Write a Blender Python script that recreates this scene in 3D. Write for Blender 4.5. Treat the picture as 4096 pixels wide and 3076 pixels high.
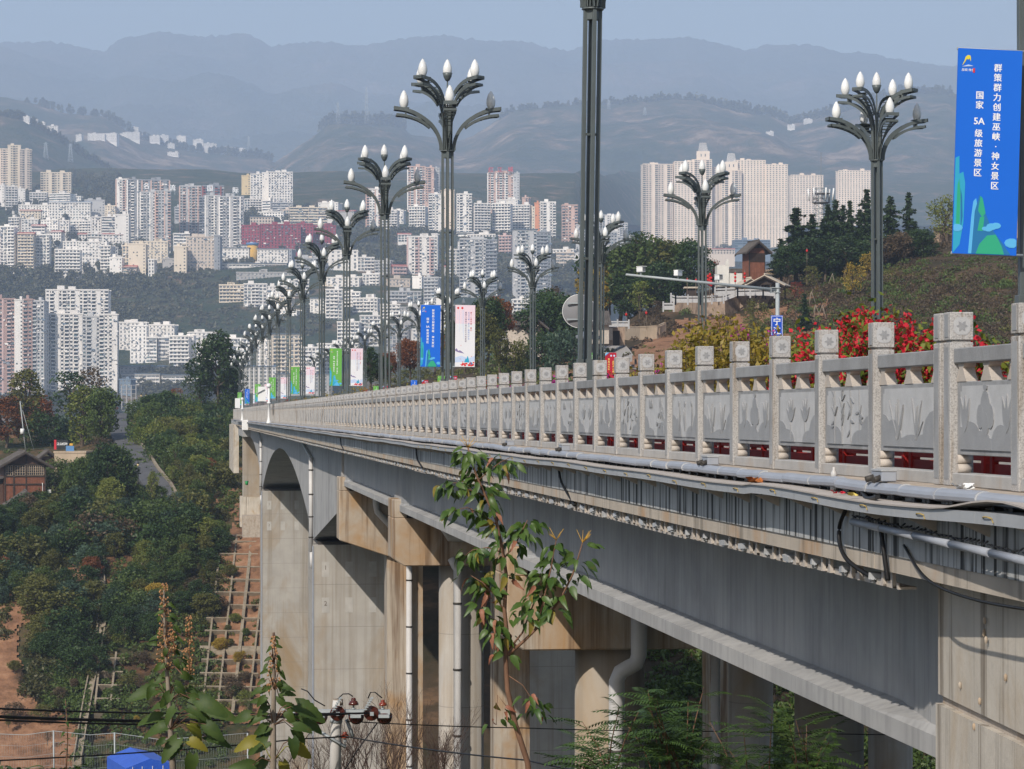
import bpy, bmesh, math, random
import numpy as np
from mathutils import Vector, Matrix, Euler

sc = bpy.context.scene
for o in list(bpy.data.objects):
    bpy.data.objects.remove(o)
COL = sc.collection
random.seed(7)
rng = np.random.default_rng(11)

# ------------------------------------------------------------------ camera
# World: Y runs along the bridge, X to its right, Z up; the camera stands at the origin.
F = 10500.0            # focal length in photo pixels (photo 4096 x 3076)
XV, YV = 760.0, 1660.0 # where the bridge's lines meet / the eye level
T = (2048.0 - XV) / F
TH = math.atan(T)
CT, ST = math.cos(TH), math.sin(TH)
KK = F * (1 + T * T)
cam_d = bpy.data.cameras.new('camera')
cam = bpy.data.objects.new('camera', cam_d)
COL.objects.link(cam)
cam.rotation_euler = (math.radians(90), 0, -TH)
cam_d.sensor_width = 36.0
cam_d.lens = F / 4096.0 * 36.0
cam_d.shift_y = (YV - 1538.0) / 4096.0
cam_d.clip_start = 0.5
cam_d.clip_end = 60000
sc.camera = cam

# ------------------------------------------------------------------ sky, sun, exposure
SUN_TO = Vector((-0.78, -1.12, 1.02)).normalized()
sun_el = math.asin(SUN_TO.z)
sun_az = math.atan2(SUN_TO.x, SUN_TO.y)
world = bpy.data.worlds.new('World')
sc.world = world
world.use_nodes = True
wn = world.node_tree
sky = wn.nodes.new('ShaderNodeTexSky')
sky.sky_type = 'NISHITA'
sky.sun_disc = False
sky.sun_elevation = sun_el
sky.sun_rotation = sun_az % (2 * math.pi)
sky.air_density = 1.3
sky.dust_density = 2.2
sky.ozone_density = 1.4
bg = wn.nodes['Background']
bg.inputs['Strength'].default_value = 0.078
wn.links.new(sky.outputs[0], bg.inputs['Color'])
sl = bpy.data.lights.new('sun', 'SUN')
sl.energy = 5.0
sl.angle = math.radians(0.6)
sl.color = (1.0, 0.93, 0.84)
sun = bpy.data.objects.new('sun', sl)
COL.objects.link(sun)
sun.rotation_euler = (-SUN_TO).to_track_quat('-Z', 'Y').to_euler()
sc.view_settings.view_transform = 'Standard'
sc.view_settings.look = 'None'
sc.view_settings.gamma = 1.0
sc.view_settings.use_curve_mapping = False
sc.view_settings.exposure = 0.30
sc.render.engine = 'CYCLES'
cy = sc.cycles
cy.max_bounces = 5
cy.diffuse_bounces = 3
cy.glossy_bounces = 2
cy.transmission_bounces = 3
cy.transparent_max_bounces = 6
cy.volume_bounces = 2
cy.use_denoising = True
cy.sample_clamp_indirect = 4.0
sc.render.use_persistent_data = False

# ------------------------------------------------------------------ geometry helpers
def P(px, py, D):
    """photo pixel + distance along the view axis -> world point"""
    xc = (px - 2048.0) / F * D
    return Vector((xc * CT + D * ST, -xc * ST + D * CT, (YV - py) / F * D))

def PA(px, py, D):
    px = np.asarray(px, float); py = np.asarray(py, float); D = np.asarray(D, float)
    xc = (px - 2048.0) / F * D
    return np.stack([xc * CT + D * ST, -xc * ST + D * CT, (YV - py) / F * D], -1)

def BP(px, X):
    """y along the bridge of the point seen at photo column px on the line x = X"""
    return KK * X / (px - XV) - X * T

def BZ(py, X, Y):
    return (YV - py) / F * (X * T + Y) * CT

CAMYAW = -TH   # z-rotation that turns local -Y towards the camera's image plane

def tag(o, label=None, cat=None, group=None, kind=None):
    if label: o['label'] = label
    if cat: o['category'] = cat
    if group: o['group'] = group
    if kind: o['kind'] = kind
    return o

def empty(name, loc=(0, 0, 0), rz=0.0, label=None, cat=None, group=None, parent=None):
    o = bpy.data.objects.new(name, None)
    COL.objects.link(o)
    o.location = loc
    o.rotation_euler = (0, 0, rz)
    o.empty_display_size = 0.2
    if parent: o.parent = parent
    return tag(o, label, cat, group)

def link(name, me, parent=None, loc=None, rot=None, scale=None, mat=None):
    o = bpy.data.objects.new(name, me)
    COL.objects.link(o)
    if parent: o.parent = parent
    if loc is not None: o.location = loc
    if rot is not None: o.rotation_euler = rot
    if scale is not None: o.scale = scale
    return o

CH = {}
def kids(o):
    return [c for c in bpy.data.objects if c.parent == o]

def tree_of(root):
    """list of (object, parent) below root, gathered once"""
    out, todo = [], [root]
    while todo:
        p = todo.pop()
        for c in p.children:
            out.append(c); todo.append(c)
    return out

def copy_tree(root, members, loc, rz=None, scale=None):
    r = root.copy(); COL.objects.link(r)
    r.location = loc
    if rz is not None: r.rotation_euler = (0, 0, rz)
    if scale is not None: r.scale = scale
    m = {root: r}
    for c in members:
        d = c.copy(); COL.objects.link(d)
        d.parent = m[c.parent]
        m[c] = d
    return r

class MB:
    """collects shapes into one mesh"""
    def __init__(s):
        s.v, s.f, s.m, s.mats, s.smooth = [], [], [], [], []
    def _mi(s, mat):
        if mat is None: return 0
        if mat not in s.mats: s.mats.append(mat)
        return s.mats.index(mat)
    def add(s, vs, fs, mat=None, smooth=False):
        b = len(s.v); i = s._mi(mat)
        s.v.extend([tuple(v) for v in vs])
        for f in fs:
            s.f.append(tuple(b + k for k in f)); s.m.append(i); s.smooth.append(smooth)
        return s
    def box(s, x0, x1, y0, y1, z0, z1, mat=None):
        vs = [(x0, y0, z0), (x1, y0, z0), (x1, y1, z0), (x0, y1, z0), (x0, y0, z1), (x1, y0, z1), (x1, y1, z1), (x0, y1, z1)]
        return s.add(vs, [(0, 3, 2, 1), (4, 5, 6, 7), (0, 1, 5, 4), (1, 2, 6, 5), (2, 3, 7, 6), (3, 0, 4, 7)], mat)
    def tbox(s, M, x0, x1, y0, y1, z0, z1, mat=None):
        vs = [M @ Vector(p) for p in [(x0, y0, z0), (x1, y0, z0), (x1, y1, z0), (x0, y1, z0), (x0, y0, z1), (x1, y0, z1), (x1, y1, z1), (x0, y1, z1)]]
        return s.add(vs, [(0, 3, 2, 1), (4, 5, 6, 7), (0, 1, 5, 4), (1, 2, 6, 5), (2, 3, 7, 6), (3, 0, 4, 7)], mat)
    def tube(s, pts, r, n=8, mat=None, cap=True, smooth=True):
        pts = [Vector(p) for p in pts]
        rs = r if isinstance(r, (list, tuple)) else [r] * len(pts)
        vs, fs = [], []
        up = None
        for i, p in enumerate(pts):
            d = (pts[min(i + 1, len(pts) - 1)] - pts[max(i - 1, 0)])
            if d.length < 1e-9: d = Vector((0, 0, 1))
            d.normalize()
            if up is None:
                up = Vector((0, 0, 1)) if abs(d.z) < 0.9 else Vector((1, 0, 0))
            a = d.cross(up)
            if a.length < 1e-6: a = d.orthogonal()
            a.normalize(); b = d.cross(a).normalized(); up = -b if False else up
            for k in range(n):
                t = 2 * math.pi * k / n
                vs.append(p + (a * math.cos(t) + b * math.sin(t)) * rs[i])
        for i in range(len(pts) - 1):
            for k in range(n):
                fs.append((i * n + k, (i + 1) * n + k, (i + 1) * n + (k + 1) % n, i * n + (k + 1) % n))
        s.add(vs, fs, mat, smooth)
        if cap:
            b = len(s.v) - len(vs); i = s._mi(mat)
            s.f.append(tuple(b + k for k in range(n))); s.m.append(i); s.smooth.append(False)
            e = b + (len(pts) - 1) * n
            s.f.append(tuple(e + k for k in reversed(range(n)))); s.m.append(i); s.smooth.append(False)
        return s
    def lathe(s, prof, n=16, mat=None, c=(0, 0, 0), smooth=True):
        vs, fs = [], []
        for r, z in prof:
            for k in range(n):
                t = 2 * math.pi * k / n
                vs.append((c[0] + r * math.cos(t), c[1] + r * math.sin(t), c[2] + z))
        m = len(prof)
        for i in range(m - 1):
            for k in range(n):
                fs.append((i * n + k, i * n + (k + 1) % n, (i + 1) * n + (k + 1) % n, (i + 1) * n + k))
        fs.append(tuple(reversed(range(n)))); fs.append(tuple((m - 1) * n + k for k in range(n)))
        return s.add(vs, fs, mat, smooth)
    def prism(s, poly, fn, d0, d1, mat=None):
        """poly: 2-D outline; fn(a, b, d) -> point"""
        n = len(poly)
        vs = [fn(a, b, d0) for a, b in poly] + [fn(a, b, d1) for a, b in poly]
        fs = [tuple(range(n)), tuple(reversed(range(n, 2 * n)))]
        fs += [(k, n + k, n + (k + 1) % n, (k + 1) % n) for k in range(n)]
        return s.add(vs, fs, mat)
    def loft(s, rings, mat=None, closed=True, cap=True, smooth=False):
        n = len(rings[0]); vs = [p for r in rings for p in r]; fs = []
        for i in range(len(rings) - 1):
            for k in range(n if closed else n - 1):
                fs.append((i * n + k, i * n + (k + 1) % n, (i + 1) * n + (k + 1) % n, (i + 1) * n + k))
        if cap:
            fs.append(tuple(reversed(range(n)))); e = (len(rings) - 1) * n
            fs.append(tuple(e + k for k in range(n)))
        return s.add(vs, fs, mat, smooth)
    def mesh(s, name, mat=None, bevel=0.0, fix=True):
        me = bpy.data.meshes.new(name)
        me.from_pydata(s.v, [], s.f)
        if mat is not None and not s.mats:
            me.materials.append(mat)
        for m in s.mats: me.materials.append(m)
        if s.m and len(s.mats) > 1: me.polygons.foreach_set('material_index', s.m)
        if any(s.smooth): me.polygons.foreach_set('use_smooth', s.smooth)
        if fix or bevel:
            bm = bmesh.new(); bm.from_mesh(me)
            if fix: bmesh.ops.recalc_face_normals(bm, faces=bm.faces)
            if bevel:
                bmesh.ops.bevel(bm, geom=[e for e in bm.edges if e.is_manifold and e.calc_face_angle(0) > 0.5], offset=bevel, segments=1, affect='EDGES')
            bm.to_mesh(me); bm.free()
        me.update()
        return me
    def build(s, name, mat=None, parent=None, bevel=0.0, loc=None, rot=None, fix=True):
        return link(name, s.mesh(name, mat, bevel, fix), parent, loc, rot)

def quads_mesh(name, Q, mat, smooth=False):
    """Q: (N,4,3) array -> mesh of loose quads"""
    Q = np.asarray(Q, np.float32); n = len(Q)
    me = bpy.data.meshes.new(name)
    me.vertices.add(n * 4); me.loops.add(n * 4); me.polygons.add(n)
    me.vertices.foreach_set('co', Q.reshape(-1))
    me.loops.foreach_set('vertex_index', np.arange(n * 4, dtype=np.int32))
    me.polygons.foreach_set('loop_start', np.arange(0, n * 4, 4, dtype=np.int32))
    me.materials.append(mat)
    me.update(calc_edges=True)
    return me

def grid_mesh(name, G, mat, smooth=True):
    """G: (rows, cols, 3) array -> sheet"""
    r, c, _ = G.shape
    me = bpy.data.meshes.new(name)
    idx = np.arange(r * c).reshape(r, c)
    q = np.stack([idx[:-1, :-1], idx[:-1, 1:], idx[1:, 1:], idx[1:, :-1]], -1).reshape(-1, 4)
    n = len(q)
    me.vertices.add(r * c); me.loops.add(n * 4); me.polygons.add(n)
    me.vertices.foreach_set('co', G.astype(np.float32).reshape(-1))
    me.loops.foreach_set('vertex_index', q.astype(np.int32).reshape(-1))
    me.polygons.foreach_set('loop_start', np.arange(0, n * 4, 4, dtype=np.int32))
    me.polygons.foreach_set('use_smooth', np.full(n, smooth))
    me.materials.append(mat)
    me.update(calc_edges=True)
    return me

def fbm(x, y, seed=0, octs=5, base=1.0, gain=0.55):
    """cheap smooth noise from rotated sine products"""
    r = np.random.default_rng(seed); out = np.zeros_like(x, float); a = 1.0; f = base
    for _ in range(octs):
        for _ in range(3):
            t = r.uniform(0, 2 * np.pi); p = r.uniform(0, 6.28, 2)
            u = x * math.cos(t) + y * math.sin(t); w = -x * math.sin(t) + y * math.cos(t)
            out += a * np.sin(u * f * r.uniform(.8, 1.3) + p[0] + 1.3 * np.sin(w * f * .7 + p[1])) / 3
        a *= gain; f *= 2.03
    return out

# ------------------------------------------------------------------ materials
def nodes_of(name):
    m = bpy.data.materials.new(name); m.use_nodes = True
    nt = m.node_tree; b = nt.nodes['Principled BSDF']
    return m, nt, b
def N(nt, t, **kw):
    n = nt.nodes.new(t)
    for k, v in kw.items(): setattr(n, k, v)
    return n
def noise(nt, scale, detail=5.0, vec=None, rough=0.6, dist=0.0):
    n = N(nt, 'ShaderNodeTexNoise'); n.inputs['Scale'].default_value = scale
    n.inputs['Detail'].default_value = detail; n.inputs['Roughness'].default_value = rough
    n.inputs['Distortion'].default_value = dist
    if vec is not None: nt.links.new(vec, n.inputs['Vector'])
    return n
def ramp(nt, fac, stops):
    r = N(nt, 'ShaderNodeValToRGB'); e = r.color_ramp.elements
    while len(e) < len(stops): e.new(0.5)
    for i, (p, c) in enumerate(stops):
        e[i].position = p; e[i].color = (c[0], c[1], c[2], 1) if isinstance(c, (tuple, list)) else (c, c, c, 1)
    nt.links.new(fac, r.inputs[0])
    return r
def mixc(nt, fac, a, b, mode='MIX'):
    n = N(nt, 'ShaderNodeMix', data_type='RGBA', blend_type=mode)
    for sock, v in ((n.inputs[0], fac), (n.inputs[6], a), (n.inputs[7], b)):
        if isinstance(v, (int, float)): sock.default_value = v
        elif isinstance(v, (tuple, list)): sock.default_value = (v[0], v[1], v[2], 1)
        else: nt.links.new(v, sock)
    return n.outputs[2]
def pos(nt, scale=None, obj=False):
    if obj:
        g = N(nt, 'ShaderNodeTexCoord').outputs['Object']
    else:
        g = N(nt, 'ShaderNodeNewGeometry').outputs['Position']
    if scale is None: return g
    mp = N(nt, 'ShaderNodeMapping'); mp.inputs['Scale'].default_value = scale
    nt.links.new(g, mp.inputs['Vector'])
    return mp.outputs[0]

def mk(name, col, rough=0.85, var=0.15, scale=2.0, streak=0.0, streak_col=(0.03, 0.03, 0.03), streak_scale=(5, 5, 0.25),
       streak_lo=0.52, streak_hi=0.66, stain=None, stain_scale=0.6, stain_lo=0.5, stain_hi=0.7, speck=0.0, speck_scale=90.0, bump=0.0, bump_scale=30.0, metallic=0.0,
       spec=0.3, rnd=0.0, lines=None, emis=None):
    m, nt, b = nodes_of(name)
    g = pos(nt)
    n1 = noise(nt, scale, 6.0, g)
    lo = tuple(c * (1 - var) for c in col); hi = tuple(min(1, c * (1 + var)) for c in col)
    c = ramp(nt, n1.outputs[0], [(0.3, lo), (0.7, hi)]).outputs[0]
    if stain is not None:
        s1 = noise(nt, stain_scale, 5.0, pos(nt, (1, 1, 0.55)), dist=0.6)
        c = mixc(nt, ramp(nt, s1.outputs[0], [(stain_lo, 0.0), (stain_hi, 1.0)]).outputs[0], c, stain)
    if streak > 0:
        s2 = noise(nt, 1.0, 4.0, pos(nt, streak_scale), rough=0.65)
        r2 = ramp(nt, s2.outputs[0], [(streak_lo, 0.0), (streak_hi, streak)])
        c = mixc(nt, r2.outputs[0], c, streak_col)
    if lines is not None:   # formwork joints: (spacing_z, strength)
        sp = N(nt, 'ShaderNodeSeparateXYZ'); nt.links.new(g, sp.inputs[0])
        w = N(nt, 'ShaderNodeMath', operation='PINGPONG'); nt.links.new(sp.outputs[2], w.inputs[0]); w.inputs[1].default_value = lines[0] / 2
        r3 = ramp(nt, w.outputs[0], [(0.0, lines[1]), (0.02, 0.0)])
        c = mixc(nt, r3.outputs[0], c, tuple(v * 0.45 for v in col))
    if speck > 0:
        s3 = noise(nt, speck_scale, 2.0, g, rough=0.8)
        r3 = ramp(nt, s3.outputs[0], [(0.36, tuple(v * (1 - speck) for v in (1, 1, 1))), (0.55, (1, 1, 1))])
        c = mixc(nt, 1.0, c, r3.outputs[0], 'MULTIPLY')
    if rnd > 0:
        oi = N(nt, 'ShaderNodeObjectInfo')
        r4 = ramp(nt, oi.outputs['Random'], [(0.0, 1 - rnd), (1.0, 1.0 + rnd * 0.3)])
        c = mixc(nt, 1.0, c, r4.outputs[0], 'MULTIPLY')
    nt.links.new(c, b.inputs['Base Color'])
    b.inputs['Roughness'].default_value = rough
    b.inputs['Metallic'].default_value = metallic
    b.inputs['Specular IOR Level'].default_value = spec
    if bump > 0:
        nb = noise(nt, bump_scale, 4.0, g)
        bp = N(nt, 'ShaderNodeBump'); bp.inputs['Strength'].default_value = bump; bp.inputs['Distance'].default_value = 0.02
        nt.links.new(nb.outputs[0], bp.inputs['Height']); nt.links.new(bp.outputs[0], b.inputs['Normal'])
    if emis:
        b.inputs['Emission Color'].default_value = (*emis[0], 1); b.inputs['Emission Strength'].default_value = emis[1]
    return m

def leafm(name, stops, rough=0.5, trans=0.25, patch=0.0, patch_col=(0.2, 0.1, 0.03), world_scale=0.25, spec=0.3):
    """foliage: each leaf (mesh island) and each plant takes its own tint"""
    m, nt, b = nodes_of(name)
    g = N(nt, 'ShaderNodeNewGeometry'); oi = N(nt, 'ShaderNodeObjectInfo')
    n1 = noise(nt, world_scale, 3.0, g.outputs['Position'])
    a = N(nt, 'ShaderNodeMath', operation='MULTIPLY_ADD'); nt.links.new(g.outputs['Random Per Island'], a.inputs[0]); a.inputs[1].default_value = 0.45
    nt.links.new(n1.outputs[0], a.inputs[2])
    a2 = N(nt, 'ShaderNodeMath', operation='MULTIPLY_ADD'); nt.links.new(oi.outputs['Random'], a2.inputs[0]); a2.inputs[1].default_value = 0.3
    nt.links.new(a.outputs[0], a2.inputs[2])
    k = len(stops)
    c = ramp(nt, a2.outputs[0], [(0.35 + 0.55 * i / max(1, k - 1), s) for i, s in enumerate(stops)]).outputs[0]
    if patch > 0:
        np_ = noise(nt, 14.0, 3.0, g.outputs['Position'])
        c = mixc(nt, ramp(nt, np_.outputs[0], [(0.62, 0.0), (0.72, patch)]).outputs[0], c, patch_col)
    nt.links.new(c, b.inputs['Base Color'])
    b.inputs['Roughness'].default_value = rough
    b.inputs['Specular IOR Level'].default_value = spec
    if trans > 0:
        tr = N(nt, 'ShaderNodeBsdfTranslucent'); mx = N(nt, 'ShaderNodeMixShader'); mx.inputs[0].default_value = trans
        nt.links.new(c, tr.inputs[0]); nt.links.new(b.outputs[0], mx.inputs[1]); nt.links.new(tr.outputs[0], mx.inputs[2])
        nt.links.new(mx.outputs[0], nt.nodes['Material Output'].inputs[0])
    return m

M = {}
M['girder'] = mk('girder_concrete', (0.34, 0.336, 0.33), 0.85, 0.20, 0.9, streak=0.5, streak_col=(0.20, 0.20, 0.20), streak_scale=(6, 6, 0.5), streak_lo=.45, streak_hi=.7, stain=(0.41, 0.40, 0.385), stain_scale=.35, stain_lo=.45, stain_hi=.7, bump=0.15, bump_scale=9, spec=0.25)
M['fascia'] = mk('fascia_concrete', (0.43, 0.435, 0.43), 0.85, 0.14, 1.2, streak=0.95, streak_col=(0.03, 0.03, 0.03), streak_scale=(9, 9, 0.25), streak_lo=0.5, streak_hi=0.58, bump=0.2)
M['fascia_lit'] = mk('fascia_sunlit_concrete', (0.44, 0.385, 0.32), 0.85, 0.14, 1.5, streak=0.5, streak_col=(0.10, 0.085, 0.07), streak_scale=(5, 5, 0.5), streak_lo=0.52, streak_hi=0.66, stain=(0.42, 0.24, 0.11), stain_scale=0.9, stain_lo=0.52, stain_hi=0.72)  # tan base paints in the sunlit strip below the tray's shadow
M['pier'] = mk('pier_concrete', (0.375, 0.352, 0.318), 0.88, 0.14, 0.5, streak=0.6, streak_col=(0.225, 0.185, 0.14), streak_scale=(2.2, 2.2, 0.05), streak_lo=.48, streak_hi=.66, stain=(0.30, 0.22, 0.135), stain_scale=0.22, stain_lo=0.5, stain_hi=0.70, lines=(2.25, 0.75), bump=0.15, bump_scale=6)
M['cap'] = mk('pier_cap_concrete', (0.41, 0.355, 0.29), 0.88, 0.12, 0.8, streak=0.85, streak_col=(0.13, 0.075, 0.04), streak_scale=(3.2, 3.2, 0.12), streak_lo=0.50, streak_hi=0.66, stain=(0.36, 0.21, 0.09), stain_scale=0.5, stain_lo=0.47, stain_hi=0.68, bump=0.15)
M['wall'] = mk('abutment_concrete', (0.50, 0.455, 0.39), 0.88, 0.12, 1.4, streak=0.8, streak_col=(0.15, 0.12, 0.09), streak_scale=(6, 6, 0.16), streak_lo=0.54, streak_hi=0.68, stain=(0.40, 0.31, 0.21), stain_scale=1.1, stain_lo=0.48, stain_hi=0.7, bump=0.3, bump_scale=14)
M['ledge'] = mk('dusty_concrete', (0.42, 0.36, 0.30), 0.95, 0.2, 4, stain=(0.30, 0.23, 0.17), stain_scale=3, bump=0.3)
M['granite'] = mk('speckled_granite', (0.435, 0.42, 0.405), 0.85, 0.06, 1.5, speck=0.42, speck_scale=75, streak=0.7, streak_col=(0.20, 0.145, 0.09), streak_scale=(9, 9, 0.6), streak_lo=0.52, streak_hi=0.68, bump=0.2, bump_scale=70)
M['stone'] = mk('sawn_grey_stone', (0.305, 0.308, 0.312), 0.75, 0.14, 4, stain=(.21, .205, .20), stain_scale=2.2, stain_lo=.5, stain_hi=.75, speck=0.18, speck_scale=110, rnd=0.12)
M['stone_lt'] = mk('chiselled_stone', (0.44, 0.442, 0.445), 0.85, 0.09, 6, speck=0.12, speck_scale=110)
M['relief'] = mk('polished_stone_relief', (0.29, 0.294, 0.30), 0.6, 0.08, 6, speck=0.14, speck_scale=110)
M['plinth'] = mk('plinth_stone', (0.38, 0.37, 0.355), 0.85, 0.12, 3, speck=0.12, stain=(0.36, 0.29, 0.22), stain_scale=2.2, stain_lo=0.55, stain_hi=0.8)
M['vase'] = mk('warm_carved_stone', (0.45, 0.40, 0.35), 0.85, 0.1, 6, speck=0.15)
M['lamp'] = mk('lamp_grey_green_paint', (0.085, 0.10, 0.10), 0.42, 0.10, 3, spec=0.5)
M['bulb'] = mk('opal_lamp_glass', (0.72, 0.72, 0.705), 0.18, 0.05, 4, rnd=.12, spec=0.5)
M['tray'] = mk('tray_grey_paint', (0.36, 0.37, 0.38), 0.5, 0.08, 2, spec=0.4, streak=0.3, streak_col=(0.22, 0.22, 0.22))
M['tray_top'] = mk('tray_lid_dusty', (0.42, 0.38, 0.345), 0.8, 0.08, 4)
M['led'] = mk('led_strip_grey', (0.30, 0.32, 0.36), 0.45, 0.08, 3, spec=0.4)
M['rack'] = mk('galvanised_dusty', (0.46, 0.41, 0.36), 0.7, 0.15, 5)
M['cable'] = mk('black_cable', (0.012, 0.012, 0.013), 0.5, 0.1, 5)
M['pvc'] = mk('grey_white_pvc', (0.50, 0.49, 0.48), 0.5, 0.08, 1.5, spec=0.35, streak=0.3, streak_col=(0.40, 0.33, 0.26), streak_scale=(6, 6, 0.2))
M['band'] = mk('dark_band', (0.05, 0.045, 0.04), 0.6)
M['asphalt'] = mk('asphalt', (0.10, 0.10, 0.105), 0.9, 0.15, 0.6, stain=(0.07, 0.07, 0.075), stain_scale=0.3)
M['pave'] = mk('paving', (0.30, 0.28, 0.26), 0.9, 0.1, 2)
M['red_wood'] = mk('red_painted_wood', (0.52, 0.03, 0.025), 0.5, 0.15, 5, rnd=0.35)
M['white_paint'] = mk('white_paint', (0.74, 0.74, 0.73), 0.5, 0.05, 3)
M['steel'] = mk('galvanised_steel', (0.34, 0.37, 0.38), 0.45, 0.08, 3, spec=0.45)
M['sign_blue'] = mk('sign_blue', (0.012, 0.075, 0.48), 0.45, 0.03, 2)
M['sign_back'] = mk('sign_back_grey', (0.19, 0.19, 0.2), 0.5, 0.06, 2)
M['text_white'] = mk('white_lettering', (0.80, 0.80, 0.80), 0.6, 0.02, 2)
M['text_red'] = mk('red_lettering', (0.50, 0.02, 0.03), 0.6, 0.02, 2)
M['text_blue'] = mk('blue_lettering', (0.10, 0.22, 0.55), 0.6, 0.02, 2)
M['text_yellow'] = mk('yellow_lettering', (0.80, 0.62, 0.15), 0.6, 0.02, 2)
M['text_dark'] = mk('violet_dark_lettering', (0.10, 0.05, 0.14), 0.6, 0.02, 2)
for k_, c_ in dict(blue=(0.008, 0.13, 0.62), green=(0.13, 0.38, 0.07), pink=(0.78, 0.62, 0.68), white=(0.76, 0.76, 0.78), red=(0.42, 0.012, 0.03)).items():
    M['ban_' + k_] = mk('banner_' + k_, c_, 0.6, 0.02, 1.0, rnd=0.06)
for k_, c_ in dict(teal=(0.03, 0.34, 0.52), green=(0.03, 0.36, 0.20), sky=(0.10, 0.42, 0.72), deep=(0.02, 0.16, 0.36), pale=(0.5, 0.6, 0.78), redp=(0.62, 0.03, 0.03), purp=(0.22, 0.18, 0.34), yel=(0.72, 0.60, 0.05), line=(0.45, 0.28, 0.22)).items():
    M['pr_' + k_] = mk('print_' + k_, c_, 0.6, 0.02, 1.0)

# ------------------------------------------------------------------ lettering (made first, while the scene is small)
TXT = {}
def text_mesh(body, bold=0.012, col=False):
    key = (body, bold, col)
    if key in TXT: return TXT[key]
    cu = bpy.data.curves.new('lettering', 'FONT')
    cu.body = '\n'.join(body) if col else body
    cu.size = 1.0; cu.align_x = 'CENTER'; cu.align_y = 'TOP'
    cu.space_line = 1.16
    cu.offset = 0.004
    cu.extrude = 0.004
    cu.resolution_u = 2
    o = bpy.data.objects.new('lettering', cu); COL.objects.link(o)
    dg = bpy.context.evaluated_depsgraph_get()
    me = bpy.data.meshes.new_from_object(o.evaluated_get(dg))
    me.name = 'lettering'
    if bold > .015:      # heavier strokes: the same glyphs again, a hair to each side
        bm = bmesh.new()
        for dx, dz in ((-.02, .0), (.02, .0015), (0, .003)):
            n0 = len(bm.verts); bm.from_mesh(me); bm.verts.ensure_lookup_table()
            bmesh.ops.translate(bm, verts=bm.verts[n0:], vec=(dx, abs(dx) * .6, dz))
        bm.to_mesh(me); bm.free()
    bpy.data.objects.remove(o); bpy.data.curves.remove(cu)
    me.materials.clear()
    TXT[key] = me
    return me
def text_obj(name, body, mat, size, parent, loc, rot, bold=0.012, col=False):
    key = (body, bold, col, mat.name)
    if key not in TXT:
        me = text_mesh(body, bold, col).copy(); me.materials.append(mat); TXT[key] = me
    return link(name, TXT[key], parent, loc, rot, (size, size, size))
for b_, w_, c_ in [('群策群力创建巫峡·神女景区', .02, True), ('国家', .02, True), ('5A', .02, False), ('级旅游景区', .02, True), ('举全县之力创建巫峡·神女景区', .02, True),
                   ('第十八届中国·重庆', .012, True), ('长江三峡（巫山）国际红叶节', .012, True), ('暨第六届巫山神女杯艺术电影周', .012, True), ('赏巫山红叶', .02, True), ('品艺术之美', .02, True),
                   ('宁江', .02, True), ('名', .02, False), ('流', .02, False), ('国', .02, False), ('际', .02, False), ('红', .02, False), ('江', .02, False), ('城', .02, False), ('巫峡·神女', .012, False),
                   ('江山红叶', .02, False), ('1', .01, False), ('2', .01, False)]:
    text_mesh(b_, w_, c_)
# ================================================================== terrain
def ground_mat(name, cols, scale, bump=0.6, bdist=0.5, fine=3.0):
    m, nt, b = nodes_of(name)
    g = pos(nt)
    n1 = noise(nt, scale, 8.0, g, rough=0.65); n2 = noise(nt, scale * fine, 6.0, g, rough=0.7)
    a = N(nt, 'ShaderNodeMath', operation='MULTIPLY_ADD'); nt.links.new(n2.outputs[0], a.inputs[0]); a.inputs[1].default_value = 0.6
    nt.links.new(n1.outputs[0], a.inputs[2])
    k = len(cols)
    c = ramp(nt, a.outputs[0], [(0.58 + 0.44 * i / (k - 1), s) for i, s in enumerate(cols)])
    nt.links.new(c.outputs[0], b.inputs['Base Color'])
    b.inputs['Roughness'].default_value = 0.95; b.inputs['Specular IOR Level'].default_value = 0.1
    bp = N(nt, 'ShaderNodeBump'); bp.inputs['Strength'].default_value = bump; bp.inputs['Distance'].default_value = bdist
    nt.links.new(n2.outputs[0], bp.inputs['Height']); nt.links.new(bp.outputs[0], b.inputs['Normal'])
    return m
M['soil'] = ground_mat('orange_soil', [(0.10, 0.062, 0.038), (0.20, 0.105, 0.06), (0.28, 0.15, 0.085), (0.34, 0.20, 0.12)], 0.25, 0.8, 0.3)
M['bank'] = ground_mat('scrubby_bank', [(0.022, 0.032, 0.012), (0.04, 0.045, 0.02), (0.10, 0.07, 0.035), (0.22, 0.11, 0.055)], 0.10, 0.8, 0.4)
M['bank2'] = ground_mat('brown_scrub_soil', [(0.03, 0.03, 0.014), (0.075, 0.045, 0.025), (0.13, 0.07, 0.038), (0.20, 0.10, 0.05)], 0.2, 0.8, 0.3)
M['hillside'] = ground_mat('scrubby_hillside', [(0.02, 0.024, 0.011), (0.042, 0.034, 0.02), (0.075, 0.052, 0.032), (0.18, 0.105, 0.058)], 0.06, 0.8, 0.4)
M['cityground'] = ground_mat('wooded_city_slope', [(0.016, 0.03, 0.012), (0.03, 0.045, 0.018), (0.06, 0.06, 0.03), (0.20, 0.13, 0.09)], 0.018, 1.0, 6.0)
M['forest'] = ground_mat('far_forest', [(0.016, 0.028, 0.013), (0.028, 0.042, 0.018), (0.055, 0.055, 0.03), (0.14, 0.10, 0.065), (0.27, 0.20, 0.14)], 0.0036, 1.0, 22.0, 4.0)
M['mount'] = ground_mat('far_mountain', [(0.02, 0.032, 0.018), (0.035, 0.045, 0.025), (0.06, 0.06, 0.04), (0.12, 0.09, 0.07)], 0.0011, 1.0, 60.0, 5.0)
M['river'] = mk('river_water', (0.05, 0.08, 0.07), 0.15, 0.1, 0.02)

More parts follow.
